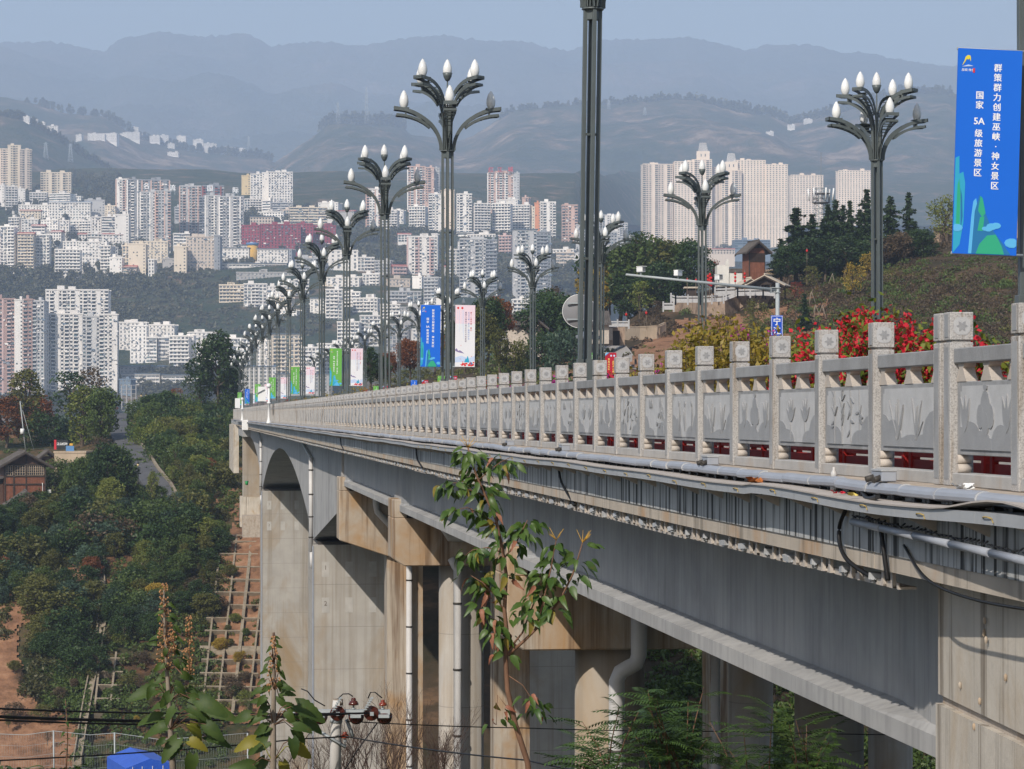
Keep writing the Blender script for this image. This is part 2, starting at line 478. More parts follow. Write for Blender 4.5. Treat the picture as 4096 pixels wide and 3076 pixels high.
def pl(pts, x):
    xs = [p[0] for p in pts]; ys = [p[1] for p in pts]
    return np.interp(x, xs, ys)

g_ = np.zeros((2, 2, 3))
for i, y in enumerate((-3000, 18000)):
    for j, x in enumerate((-9500, 12500)):
        g_[i, j] = (x, y, -78)
tag(link('valley_floor', grid_mesh('valley_floor', g_, M['river'], False)), 'river water and valley floor far below the bridge', None, None, 'structure')

# --- the far bank on the left: rows of (distance, photo row)
LB_D = [200, 262, 290, 310, 330, 350, 372, 395, 420, 450, 480, 515, 560, 640]
LB_Y = [5700, 4300, 3500, 3076, 2750, 2440, 2150, 1985, 1860, 1765, 1705, 1672, 1690, 1900]
def lb_y(px, D):
    y = np.interp(D, LB_D, LB_Y)
    k = np.clip((D - 350) / 60, 0, 1) * np.clip(1 - (D - 520) / 60, 0, 1)
    y = y + k * (pl([(-900, 30), (0, 40), (250, 60), (430, 10), (560, 0), (700, -10), (900, 40), (1100, 20), (1500, 0)], px))
    return y
def left_ground(px, D):
    return P(px, float(lb_y(px, D)), D)
cols = np.linspace(-1400, 1560, 200); rows = np.concatenate([np.linspace(200, 300, 14), np.linspace(304, 540, 90), np.linspace(550, 640, 10)])
C_, R_ = np.meshgrid(cols, rows)
Y_ = lb_y(C_, R_)
G = PA(C_, Y_, R_)
nz = fbm(G[..., 0], G[..., 1], 3, 5, 0.05) * 1.0
road_k = np.clip(1 - np.abs(C_ - np.interp(Y_, [1660, 1800, 1960], [480, 520, 640])) / 120, 0, 1) * (Y_ < 2050)
G[..., 2] += nz * (1 - road_k)
LEFT = tag(link('left_bank', grid_mesh('left_bank', G, M['bank'])), None, None, None, 'structure')

# --- the hill on the right
RIDGE_R = [(1000, 1640), (1500, 1560), (1800, 1480), (1950, 1440), (2200, 1385), (2350, 1350), (2450, 1325), (2560, 1262), (2750, 1200), (3000, 1150), (3200, 1085), (3500, 1010), (3650, 965), (3850, 930), (4096, 900), (4800, 800), (6000, 740)]
def rh_y(px, D):
    r = pl(RIDGE_R, px)
    a = np.clip((D - 300) / 160.0, 0, 1)
    y = (1 - a) * 1565 + a * r
    lo = np.interp(D, [90, 130, 170, 220, 260, 300], [8600, 6000, 3400, 2350, 1900, 1565])
    y = np.where(D < 300, lo, y)
    return np.where(D > 460, r + (D - 460) * 2.2, y)
def right_ground(px, D):
    return P(px, float(rh_y(np.array(px, float), np.array(D, float))), D)
cols = np.linspace(1480, 5600, 260); rows = np.concatenate([np.linspace(95, 296, 30), np.linspace(300, 470, 80), np.linspace(480, 700, 14)])
C_, R_ = np.meshgrid(cols, rows)
G = PA(C_, rh_y(C_, R_), R_)
flat = np.clip(1 - np.abs(C_ - 2420) / 120, 0, 1) * (R_ > 310)
G[..., 2] += fbm(G[..., 0], G[..., 1], 5, 5, 0.06) * 0.9 * (1 - flat) * np.clip((R_ - 100) / 60, 0, 1)
tag(link('right_hill', grid_mesh('right_hill', G, M['hillside'])), None, None, None, 'structure')

# --- the slope the town stands on
CY = [2500, 1800, 1700, 1620, 1450, 1330, 1200, 1100, 1000, 900, 800, 740, 690]
CD = [1300, 1750, 1900, 2050, 2150, 2230, 2350, 2480, 2720, 3000, 3300, 3520, 3900]
def city_D(y, px=0.0):
    d = np.interp(-np.asarray(y, float), [-v for v in CY], CD)
    s = 1 + 0.42 * np.clip((np.asarray(px, float) - 2300) / 250.0, 0, 1)
    return d * s
cols = np.linspace(-1700, 5800, 320); ys = np.linspace(2500, 690, 110)
C_, Yr = np.meshgrid(cols, ys)
D_ = city_D(Yr, C_)
G = PA(C_, Yr, D_)
G[..., 2] += fbm(G[..., 0], G[..., 1], 8, 5, 0.008) * 7
tag(link('town_slope', grid_mesh('town_slope', G, M['cityground'])), None, None, None, 'structure')

# --- hills and mountains behind the town
def hill(name, ridge, D0, D1, y0, mat, amp, seed, ncol=420, nrow=70, rough=1.0, back=900):
    cols = np.linspace(-2300, 6400, ncol); r = pl(ridge, cols)
    t = np.concatenate([np.linspace(0, 1, nrow), 1 + np.linspace(0.06, 0.6, 8)])
    C_, T_ = np.meshgrid(cols, t); R_ = np.broadcast_to(r, C_.shape)
    D_ = D0 + (D1 - D0) * np.minimum(T_, 1) + back * np.maximum(T_ - 1, 0) / 0.6
    s = np.minimum(T_, 1); prof = s ** 0.9
    Yp = y0 + (R_ - y0) * prof + np.maximum(T_ - 1, 0) * 420
    G = PA(C_, Yp, D_)
    n = fbm(G[..., 0], G[..., 1], seed, 6, rough / 500.0, 0.58)
    gul = np.abs(fbm(G[..., 0], G[..., 1] * 0.35, seed + 40, 4, rough / 320.0))
    env = np.clip(s * 3, 0, 1) * (1 - 0.75 * np.clip((s - 0.8) / 0.2, 0, 1))
    G[..., 2] += amp * (n * (0.07 + 0.93 * env) - 0.9 * gul * env)
    rr = np.random.default_rng(seed)
    G[..., 2] += rr.normal(0, 1, G.shape[:2]) * amp * 0.02
    return tag(link(name, grid_mesh(name, G, mat)), None, None, None, 'structure'), G

HR1 = [(-2300, 300), (-600, 430), (0, 462), (90, 478), (200, 540), (330, 625), (450, 690), (620, 760), (1000, 900), (6400, 1100)]
HR2 = [(-2300, 240), (-500, 330), (0, 372), (150, 405), (260, 440), (420, 455), (560, 540), (650, 570), (760, 592), (900, 605), (1050, 618), (1250, 700), (1500, 800), (6400, 900)]
HR3 = [(-2300, 1000), (700, 800), (900, 735), (1050, 690), (1130, 625), (1250, 545), (1310, 495), (1400, 488), (1500, 490), (1610, 500), (1640, 530), (1750, 545), (1840, 562), (1900, 540), (2000, 478), (2060, 452), (2300, 428), (2450, 425), (2570, 418), (2700, 402), (2800, 408), (2950, 440), (3080, 452), (3160, 492), (3230, 480), (3330, 455), (3480, 415), (3590, 372), (3800, 380), (3850, 430), (4096, 425), (4500, 380), (6400, 300)]
HR4 = [(-2300, 260), (-500, 190), (0, 152), (200, 143), (420, 168), (480, 112), (650, 95), (1000, 90), (1090, 142), (1250, 116), (1340, 108), (1450, 136), (1700, 116), (2100, 130), (2280, 162), (2400, 122), (2650, 108), (2750, 102), (2860, 124), (2970, 166), (3050, 163), (3260, 153), (3380, 186), (3500, 188), (3700, 238), (4096, 250), (5000, 190), (6400, 260)]
_, H1 = hill('hill', HR1, 4000, 5200, 900, M['forest'], 34, 21, rough=.9)
_, H2 = hill('hill', HR2, 4600, 7200, 900, M['forest'], 52, 22, rough=.7)
_, H3 = hill('hill', HR3, 4600, 7200, 960, M['forest'], 56, 23, rough=.75)
_, H4 = hill('mountains', HR4, 8600, 12800, 800, M['mount'], 180, 24, ncol=620, nrow=110, rough=0.42, back=2200)
# ================================================================== the bridge
bridge = empty('road_bridge', (15, 23, -1.2), 0, 'long grey concrete road bridge with haunched girders on tall piers', 'bridge')
def bpart(mb, name, mat, parent=bridge, bevel=0.0, fix=True):
    o = mb.build(name, mat, None, bevel, fix=fix)
    o.parent = parent
    o.matrix_parent_inverse = Matrix.Translation(-Vector(parent.location))
    return o
XR = 24.3        # far edge of the deck
YN, YE = -4.0, 352.0
PIERS = [20.6, 52.0, 81.0, 110.0]
# deck slab, road, pavements
m = MB(); m.box(5.76, XR, YN, YE, -1.03, -0.90); bpart(m, 'deck_slab', M['girder'])
m = MB(); m.box(9.0, 20.0, YN, YE, -0.895, -0.80); bpart(m, 'carriageway', M['asphalt'])
m = MB(); m.box(5.8, 8.77, YN, YE, -0.89, -0.72); bpart(m, 'footway', M['pave'])
m = MB(); m.box(20.21, XR, YN, YE, -0.89, -0.72); bpart(m, 'footway', M['pave'])
m = MB(); m.box(8.78, 8.98, YN, YE, -0.885, -0.66); m.box(20.02, 20.2, YN, YE, -0.885, -0.66); bpart(m, 'kerb', M['plinth'])
m = MB()
for yy in np.arange(0, 350, 8.0): m.box(14.4, 14.55, yy, yy + 4, -0.799, -0.795)
bpart(m, 'road_marking', M['white_paint'])
# fascia: upper stained band, lower band tinted tan as sunlit, ledge above
for a, b in zip([YN] + PIERS + [126, 142, 176, 210, 243, 270, 290, 320], PIERS + [126, 142, 176, 210, 243, 270, 290, 320, YE]):
    m = MB(); m.box(5.45, 5.75, a + .012, b - .012, -1.10, -0.578); bpart(m, 'fascia_panel', M['fascia'])
    m = MB(); m.box(5.465, 5.76, a + .012, b - .012, -1.235, -1.101); bpart(m, 'fascia_lit_band', M['fascia_lit'])
m = MB()
rr = random.Random(5)
ys = [YN]
while ys[-1] < YE: ys.append(ys[-1] + rr.uniform(.5, 1.6))
for a, b in zip(ys[:-1], ys[1:]):
    j = rr.uniform(-.012, .012)
    m.box(5.40 + j, 5.92, a, b, -0.577, -0.530 + j * .3)
bpart(m, 'ledge', M['ledge'])

# T-girders of the near spans
def girder(x0, y0, y1, name='girder'):
    c = x0 + 0.10     # web face at x0, flange reaches x0-.29
    def ring(y, k):   # k: 0 in the span, 1 at the thickened end
        w0 = x0 - 0.24 * k; w1 = x0 + 0.2 + 0.24 * k
        f0 = x0 - 0.29; f1 = x0 + 0.49
        zt = -2.68
        return [(w0, y, -1.032), (w0, y, zt), (f0, y, -2.757), (f0, y, -2.94), (f1, y, -2.94), (f1, y, -2.757), (w1, y, zt), (w1, y, -1.032)]
    m = MB()
    m.loft([ring(y0, 1), ring(y0 + 1.6, 1), ring(y0 + 3.4, 0), ring(y1 - 3.4, 0), ring(y1 - 1.6, 1), ring(y1, 1)])
    bpart(m, name, M['girder'])
for a, b in zip(PIERS[:-1], PIERS[1:]):
    for x0 in (6.64, 9.1, 11.5, 13.9, 16.3, 18.7, 21.1, 23.0):
        girder(x0, a + .03, b - .03)
m = MB(); m.box(6.3, 24, 110.02, 110.5, -2.9, -1.035); bpart(m, 'diaphragm', M['girder'])

# haunched box girders of the main spans
def zb(y):
    if y < 142.7: return -6.75 + (142.7 - y) * 0.099
    if y < 243: return -2.45 - 4.3 * ((y - 192.85) / 50.15) ** 2
    if y < 291: return -2.5 - 4.25 * ((291 - y) / 48.0) ** 2
    return -2.5
for x0, x1 in ((6.64, 11.3), (17.6, 22.6)):
    m = MB()
    ysec = [110.55] + list(np.arange(114, 142.7, 4)) + list(np.linspace(142.7, 243, 41)) + list(np.arange(247, 291, 4)) + [291]
    m.loft([[(x0, y, -1.035), (x0, y, zb(y)), (x1, y, zb(y)), (x1, y, -1.035)] for y in ysec])
    bpart(m, 'box_girder', M['girder'])
m = MB()      # construction joints on the outer web
for yj in (126.5, 143.2, 160, 242.6, 226, 259):
    m.box(6.632, 6.70, yj - .03, yj + .03, zb(yj) + .02, -1.24)
bpart(m, 'web_joint', M['band'])
m = MB(); m.box(5.77, XR, 291.05, 352, -2.4, -1.035); bpart(m, 'approach_slab', M['girder'])

# piers
M['beam_mark'] = mk('painted_mark', (.16, .13, .11), .8); M['patch'] = mk('patched_concrete', (.42, .40, .37), .9, .12, 2)
def pier(name, label, group='bridge piers'):
    return empty(name, (0, 0, 0), 0, label, 'pier', group)
for k, (yf, lab) in enumerate(((139.6, 'broad tan concrete box pier beside the hammerhead pier, streaked and patched'), (239.8, 'broad tan concrete box pier standing beyond the streaked one, framed by the slope grid'))):
    p = pier('box_pier', lab)
    for j, (x0, x1) in enumerate(((6.5, 11.3), (17.5, 22.7))):
        m = MB(); m.box(x0, x1, yf, yf + 6.6, -77, -6.9); m.build('shaft', M['pier'], p)
        m = MB(); m.box(x0 + .25, x1 - .25, yf + .2, yf + 6.3, -6.905, -6.74); m.build('bearing', M['band'], p)
        if j == 0:
            m = MB()
            for a in (0, 1):
                for b in range(3):
                    m.box(x0 + .45 + b * 1.25, x0 + .85 + b * 1.25, yf - .012, yf + .02, -8.6 - a * 1.9, -7.8 - a * 1.9)
            m.build('repair_patch', M['patch'], p)
            for a, ch in ((0, '1'), (1, '2')):
                text_obj('painted_number', ch, M['beam_mark'], .34, p, (x0 + .65, yf - .02, -7.95 - a * 1.9), (math.pi / 2, 0, 0), .01)
    m = MB(); m.tube([(6.42, yf + 1, -2.3), (6.42, yf + 1, -7.3)], .12, 10); m.tube([(6.45, yf + 1, -7.3), (6.45, yf + 1, -8.2)], .10, 8); m.build('drain_pipe', M['pvc'], p)
    m = MB(); m.tube([(6.55, yf + 17, -1.5), (6.45, yf + 1.2, -2.4)], .07, 8); m.build('drain_pipe', M['steel'], p)
    m = MB()
    for z in (-2.9, -4.2, -5.4, -6.5): m.tube([(6.42, yf + 1, z), (6.42, yf + 1, z - .07)], .14, 10)
    m.build('pipe_clip', M['band'], p)
    m = MB(); m.box(6.44, 6.52, yf - .03, yf + .12, -77, -6.95); m.box(11.28, 11.36, yf - .03, yf + .12, -77, -6.95); m.build('corner_conduit', M['led'], p)
def cap_pier(y, lab, slope):
    p = pier('column_pier', lab)
    zbt = -4.62
    m = MB()
    if slope:
        prof = [(6.15, -3.15), (6.15, -5.2), (8.4, -5.95), (22.2, -5.95), (24.2, -5.2), (24.2, -3.15)]
    else:
        prof = [(6.15, -3.15), (6.15, -4.40), (6.5, zbt), (23.9, zbt), (24.2, -4.4), (24.2, -3.15)]
    m.prism(prof, lambda a, b, d: (a, d, b), y - 1.0, y + 1.05); m.build('cap_beam', M['cap'], p, 0.03)
    for xx in (6.15, 23.75):
        m = MB(); m.box(xx + .005, xx + .43, y - .995, y + 1.04, -3.16, -2.58); m.build('stop_block', M['cap'], p, 0.03)
    m = MB()
    for x0 in (6.64, 9.1, 11.5, 13.9, 16.3, 18.7, 21.1, 23.0):
        m.box(x0 - .2, x0 + .4, y - .8, y - .25, -3.152, -2.942); m.box(x0 - .2, x0 + .4, y + .25, y + .8, -3.152, -2.942)
    m.build('bearing', M['band'], p)
    zc = -5.9 if slope else zbt
    for xc in (8.35, 12.85, 17.5, 22.0):
        m = MB()
        if slope: m.box(xc - .2, xc + 1.3, y - .75, y + .75, -60, zc)
        else: m.tube([(xc, y, -60), (xc, y, zc)], .70, 32)
        m.build('column', M['pier'] if not slope else M['cap'], p)
    return p
P3 = cap_pier(110.0, 'concrete pier with a sloping hammerhead cap and rust streaks', True)
P4 = cap_pier(81.0, 'round column pier with a square ended cap, next to the hammerhead pier', False)
P5 = cap_pier(52.0, 'round column pier behind the leafy sapling with an S bent drain pipe', False)
# drain pipes on the near piers
def pipe(p, pts, r, mat='pvc', clips=0):
    m = MB(); m.tube(pts, r, 14); m.build('drain_pipe', M[mat], p)
    if clips:
        m = MB(); a, b = Vector(pts[-2]), Vector(pts[-1])
        for k in range(clips):
            q = a.lerp(b, (k + .5) / clips); d = (b - a).normalized() * .03
            m.tube([q - d, q + d], r * 1.13, 14)
        m.build('pipe_clip', M['band'], p)
pipe(P3, [(7.65, 108.75, -2.6), (7.65, 108.75, -3.7), (7.7, 108.75, -4.0), (8.9, 108.7, -5.3)], .13)
pipe(P3, [(9.05, 108.9, -5.9), (9.05, 108.9, -33)], .125, clips=14)
pipe(P3, [(10.6, 108.9, -5.9), (10.6, 108.9, -33)], .10, 'steel')
pipe(P4, [(7.75, 79.75, -2.8), (7.75, 79.75, -3.5), (7.85, 79.75, -3.7), (8.8, 79.75, -3.75)], .16)
pipe(P4, [(7.95, 80.0, -4.4), (8.05, 79.9, -4.62), (8.12, 79.9, -4.75), (8.12, 79.9, -27)], .125, clips=11)
pipe(P5, [(7.75, 50.7, -2.9), (7.75, 50.7, -3.32), (7.82, 50.7, -3.47), (8.0, 50.7, -3.55), (8.75, 50.7, -3.55)], .165)
pipe(P5, [(8.72, 50.7, -3.42), (8.72, 50.7, -4.70), (8.66, 50.7, -4.86), (8.5, 50.7, -4.95), (8.36, 50.72, -5.03), (8.29, 50.75, -5.2), (8.29, 50.78, -19)], .155, clips=5)
pipe(P5, [(10.35, 51.2, -4.6), (10.35, 51.2, -20)], .09, clips=4)

# the near abutment wall
ab = empty('abutment_wall', (5.9, 20.2, -30), 0, 'tall stained tan concrete abutment wall at the near end of the bridge', 'wall')
Mx = Matrix.Translation((5.86, 20.15, 0)) @ Matrix.Rotation(math.radians(-3.6), 4, 'Z')
def abp(m, name, mat): 
    o = m.build(name, mat); o.parent = ab; o.matrix_parent_inverse = Matrix.Translation(-Vector(ab.location)); return o
m = MB(); m.tbox(Mx, 0, 4, -22, 0, -2.2, -1.24); abp(m, 'upper_wall', M['wall'])
m = MB(); m.tbox(Mx, 0.035, 4, -22, -.01, -2.27, -2.201); abp(m, 'construction_joint', M['ledge'])
m = MB(); m.tbox(Mx, -.02, 4, -22, 0, -40, -2.271); abp(m, 'lower_wall', M['wall'])
m = MB(); m.tbox(Mx, .5, 2.2, .05, 1.6, -40, -3.0); abp(m, 'footing_pier', M['wall'])
m = MB(); rr = random.Random(3)
for k in range(60):
    q = Mx @ Vector((-.01 if k % 3 else -.025, -rr.uniform(.1, 5.2), -rr.uniform(1.4, 4.4)))
    m.lathe([(0, -.03), (.012, -.02), (.014, .015), (0, .03)], 6, None, q)
abp(m, 'tie_bolt', M['cap'])

# far abutment
fa = empty('far_abutment', (6, 300, -20), 0, 'stained concrete end pier at the far end of the bridge above red soil', 'pier')
m = MB(); m.box(5.9, 8.6, 297, 300, -9.2, -2.45); m.build('shaft', M['pier'], fa).location = (-6, -300, 20)
m = MB(); m.box(5.2, 5.85, 318, 352, -7, -1.2); m.build('side_wall', M['wall'], fa).location = (-6, -300, 20)
m = MB(); m.box(5.6, 8.9, 296.5, 300.5, -12.6, -9.21); m.build('footing', M['wall'], fa).location = (-6, -300, 20)
m = MB(); m.box(5.8, 9.2, 293, 296.4, -13.6, -11.2); m.build('planter', M['ledge'], fa).location = (-6, -300, 20)
m = MB(); m.tube([(8.0, 296.8, -2.4), (8.0, 296.8, -9)], .12, 8); m.build('drain_pipe', M['pvc'], fa).location = (-6, -300, 20)

# ------------------------------------------------------------------ stone railing
rail = empty('stone_railing', (5.74, 20, -0.53), 0, 'carved grey stone railing with square flower capped posts along the bridge', 'railing')
RO = Vector((5.74, 20, -0.53))
def rlink(name, me, x, y, z, parent=rail, rot=None, sc_=None):
    if parent is rail: return link(name, me, parent, Vector((x, y, z)) - RO, rot, sc_)
    return link(name, me, parent, (x, y, z), rot, sc_)
# meshes (origin: post centre on the ledge / bay centre on the ledge)
W = 0.18
m = MB(); m.box(-.09, .09, -.09, .09, 0, 1.075); post_me = m.mesh('post', M['granite'], 0.006)
m = MB(); m.box(-.074, .074, -.074, .074, 1.074, 1.092); m.box(-.09, .09, -.09, .09, 1.091, 1.302); cap_me = m.mesh('post_cap', M['granite'], 0.006)
m = MB(); m.box(-.094, -.0895, -.06, .06, .05, 1.04); strip_me = m.mesh('carved_strip', M['stone'])
m = MB(); pts = [(.065, .03), (.05, .052), (.03, .066), (-.03, .066), (-.05, .052), (-.065, .03), (-.065, -.03), (-.05, -.052), (-.03, -.066), (.03, -.066), (.05, -.052), (.065, -.03)]
m.prism(pts, lambda a, b, d: (a, d, 1.197 + b), -.0935, -.089); med_me = m.mesh('medallion', M['stone_lt'])
def flower(seed, big):
    r = random.Random(seed); m = MB(); k = r.choice((6, 7, 8))
    for i in range(k):
        t = 2 * math.pi * i / k + r.uniform(-.15, .15); L = .045 if big else .03
        pts = []
        for u in np.linspace(0, 1, 6): pts.append((u * L, .011 * math.sin(math.pi * u ** .8)))
        for u in np.linspace(1, 0, 6)[1:-1]: pts.append((u * L, -.011 * math.sin(math.pi * u ** .8)))
        m.prism([(a * math.cos(t) - b * math.sin(t), a * math.sin(t) + b * math.cos(t)) for a, b in pts], lambda a, b, d: (a, d, 1.197 + b), -.0965, -.0925)
    return m.mesh('carved_flower', M['relief'])
fl_me = [flower(s, True) for s in range(4)]
m = MB(); m.box(-.0945, -.0895, -.045, .045, 1.115, 1.285); side_me = m.mesh('side_medallion', M['relief'])
def bay_meshes(L, tagn):
    h = L / 2; d = {}
    m = MB(); m.box(-.065, .065, -h, h, .915, 1.029); d['top_rail'] = m.mesh('top_rail' + tagn, M['stone'], 0.008)
    m = MB(); m.box(-.035, .04, -h, h, .233, .779); d['panel'] = m.mesh('panel' + tagn, M['stone'], 0.005)
    m = MB(); m.box(-.075, .08, -h, h, .0, .098); d['plinth'] = m.mesh('plinth' + tagn, M['plinth'], 0.008)
    return d
m = MB()     # vase-shaped baluster, a flat carved stone seen along the rail
prof = [(-.125, .779), (-.12, .80), (-.095, .82), (-.07, .855), (-.05, .88), (-.075, .895), (-.085, .916), (.085, .916), (.075, .895), (.05, .88), (.07, .855), (.095, .82), (.12, .80), (.125, .779)]
m.prism(prof, lambda a, b, d: (d, a, b), -.04, .05); vase_me = m.mesh('baluster', M['vase'])
m = MB()
m.tube([(-.045, 0, .165 - .034), (.055, 0, .165 - .034)], .034, 12); m.tube([(-.05, -.01, .166 + .034), (.055, -.01, .166 + .034)], .034, 12); drum_me = m.mesh('drum_foot', M['vase'])
# reliefs on the panels (local: a along the bay, b up)
def relief(kind, L):
    r = random.Random(kind * 13 + 1); h = L / 2 - .10; z0, z1 = .275, .745
    bgm = MB()
    c = .04
    out = [(-h + c, z0), (h - c, z0), (h - c, z0 + c), (h, z0 + c), (h, z1 - c), (h - c, z1 - c), (h - c, z1), (-h + c, z1), (-h + c, z1 - c), (-h, z1 - c), (-h, z0 + c), (-h + c, z0 + c)]
    bgm.prism(out, lambda a, b, d: (d, a, b), -.041, -.034)
    mt = MB(); dp = [-.046]
    def put(poly):
        dp[0] -= .0003
        mt.prism([(max(-h, min(h, a)), max(z0, min(z1, b))) for a, b in poly], lambda a, b, d: (d, a, b), dp[0], -.040)
    def leafp(a, b, t, L_, w):
        pts = [(u * L_, w * math.sin(math.pi * min(1, u * 1.02) ** .75)) for u in np.linspace(0, 1, 6)]
        pts += [(u * L_, -w * math.sin(math.pi * u ** .75)) for u in np.linspace(1, 0, 6)[1:-1]]
        put([(a + p * math.cos(t) - q * math.sin(t), b + p * math.sin(t) + q * math.cos(t)) for p, q in pts])
    # mountain / rock forms at the foot
    n = r.choice((2, 3))
    for side in (-1, 1):
        for k in range(n):
            a0 = side * (h - k * h * .42); w = h * r.uniform(.32, .5); hh = r.uniform(.12, .30) * (1 - .22 * k)
            put([(a0 + w * math.cos(q), z0 + hh * math.sin(q) ** .8) for q in np.linspace(0, math.pi, 9)])
    if kind == 0:      # lilies
        for a in (-.3, .28):
            for t in (1.1, 1.5, 1.95, 2.5, .6): leafp(a, .47, t, .22, .030)
            leafp(a, .30, 1.5, .2, .012)
    elif kind == 1:    # bamboo
        for a in (-.4, -.1, .2, .45):
            put([(a - .008, z0), (a + .008, z0), (a + .02, z1), (a + .008, z1)])
            for k in range(6): leafp(a + .01, r.uniform(.4, .7), r.uniform(-.9, 4), .13, .012)
    elif kind == 2:    # orchid
        for a in (-.25, .3):
            for k in range(9): leafp(a + r.uniform(-.03, .03), .33, 1.57 + r.uniform(-.95, .95), r.uniform(.25, .4), .013)
    elif kind == 3:    # big blossom
        for a, b, s in ((0, .58, .13), (-.12, .52, .09), (.12, .52, .09), (0, .46, .09)):
            put([(a + s * .9 * math.cos(q), b + s * math.sin(q)) for q in np.linspace(0, 2 * math.pi, 12)[:-1]])
        leafp(0, .70, 1.57, .1, .05)
        for a in (-.5, .5): 
            for t in (1.2, 1.6, 2.0): leafp(a, .4, t, .28, .04)
    elif kind == 4:    # flowering branch
        for k in range(14): leafp(r.uniform(-.6, .1), r.uniform(.4, .65), r.uniform(0, 6.28), .14, .026)
        for a, b in ((.3, .67), (.42, .67)): put([(a + .05 * math.cos(q), b + .06 * math.sin(q)) for q in np.linspace(0, 2 * math.pi, 11)[:-1]])
    else:              # narcissus
        for a in (-.4, 0, .35):
            for k in range(5): leafp(a, .34, 1.57 + r.uniform(-.5, .5), r.uniform(.2, .34), .016)
            put([(a + .035 * math.cos(q), .66 + .035 * math.sin(q)) for q in np.linspace(0, 2 * math.pi, 9)[:-1]])
    return bgm.mesh('relief_field', M['stone_lt']), mt.mesh('relief', M['relief'])
posts = [13.76, 15.66, 17.56, 19.2, 19.47] + [21.42 + 1.9 * k for k in range(int((351 - 21.42) / 1.9))]
bm_full, bm_a = bay_meshes(1.9 - W, ''), bay_meshes(19.2 - 17.56 - W, '')
REL = [relief(k, 1.9 - W) for k in range(6)]
RELA = relief(3, 19.2 - 17.56 - W)
order = [3, 0, 4, 5, 2, 1, 0, 3, 2, 5, 4, 1]
for i, y in enumerate(posts):
    z = -.53
    p = rlink('post', post_me, 5.74, y, z)
    rlink('post_cap', cap_me, 5.74, y, z)
    if y < 150:
        link('medallion', med_me, p)
        link('carved_flower', fl_me[i % 4], p)
    if y < 90:
        link('carved_strip', strip_me, p)
        link('side_medallion', side_me, p)
    if i + 1 < len(posts):
        L = posts[i + 1] - y
        if L < 1.0: continue
        yc = y + L / 2; bmm = bm_full if L > 1.8 else bm_a
        for nm in ('top_rail', 'panel', 'plinth'):
            o = rlink(nm, bmm[nm], 5.74, yc, z)
            if nm == 'panel': pan = o
        if y < 200:
            for q in (-.5, 0, .5): rlink('baluster', vase_me, 5.74, yc + q * (L - .40), z)
        if y < 110:
            for s_ in (-1, 1): rlink('drum_foot', drum_me, 5.74, yc + s_ * (L / 2 - .155), z, rot=(0, 0, 0 if s_ < 0 else math.pi))
        if y < 130:
            a, b = (REL[order[i % 12]] if L > 1.8 else RELA)
            link('relief_field', a, pan); link('relief', b, pan)
m = MB()
for i, y in enumerate(posts[:-1]):
    if y > 200: 
        for q in (-.5, 0, .5): m.box(5.70, 5.79, y + .95 + q * 1.4 - .1, y + .95 + q * 1.4 + .1, .249, .386)
o = m.build('far_balusters', M['vase'], rail); o.location = -RO; o['kind'] = 'stuff'
# the railing on the far side of the road
rail2 = empty('stone_railing', (24.1, 20, -0.53), 0, 'plain pale stone railing on the far side of the roadway', 'railing')
for k in range(176):
    y = 21.42 + 1.9 * k
    link('post', post_me, rail2, (0, y - 20, 0)); link('panel', bm_full['panel'], rail2, (0, y - 20 + .95, 0)); link('top_rail', bm_full['top_rail'], rail2, (0, y - 20 + .95, 0)); link('plinth', bm_full['plinth'], rail2, (0, y - 20 + .95, 0))

# ------------------------------------------------------------------ cables, strips and trays on the outside
strip = empty('light_strip', (5.4, 20, -.53), 0, 'segmented grey half round light strip along the ledge below the railing', 'light strip')
m = MB()
pr = [(-.065 * math.cos(t) , .052 * math.sin(t)) for t in np.linspace(-.5, math.pi + .2, 9)] + [(.05, -.05)]
m.prism(pr, lambda a, b, d: (a, d, b), -.475, .475); seg_me = m.mesh('strip_segment', M['led'])
m = MB(); m.prism([(a * 1.04, b * 1.04) for a, b in pr], lambda a, b, d: (a, d, b), -.012, .012); col_me = m.mesh('strip_joint', M['stone_lt'])
rr = random.Random(9); yy = 12.0
segs = []
while yy < 330:
    segs.append(yy); yy += .98
for k, y in enumerate(segs[:220]):
    a = rr.uniform(-.012, .012)
    link('strip_segment', seg_me, strip, (-.02 + rr.uniform(-.01, .01), y - 20, -.045 + rr.uniform(-.01, .01)), (a, 0, rr.uniform(-.01, .01)))
    if k < 70: link('strip_joint', col_me, strip, (-.02, y - 20 + .487, -.045))
m = MB()
for y in segs[220:]: m.box(5.33, 5.44, y - .47, y + .47, -.62, -.53)
o = m.build('far_strip', M['led'], strip); o.location = (-5.4, -20, .53); o['kind'] = 'stuff'
m = MB()
for y in segs[:90]:
    m.box(5.36, 5.46, y - .2, y - .17, -.66, -.60); m.box(5.36, 5.42, y + .2, y + .24, -.65, -.60)
o = m.build('strip_clips', M['cable'], strip); o.location = (-5.4, -20, .53); o['kind'] = 'stuff'

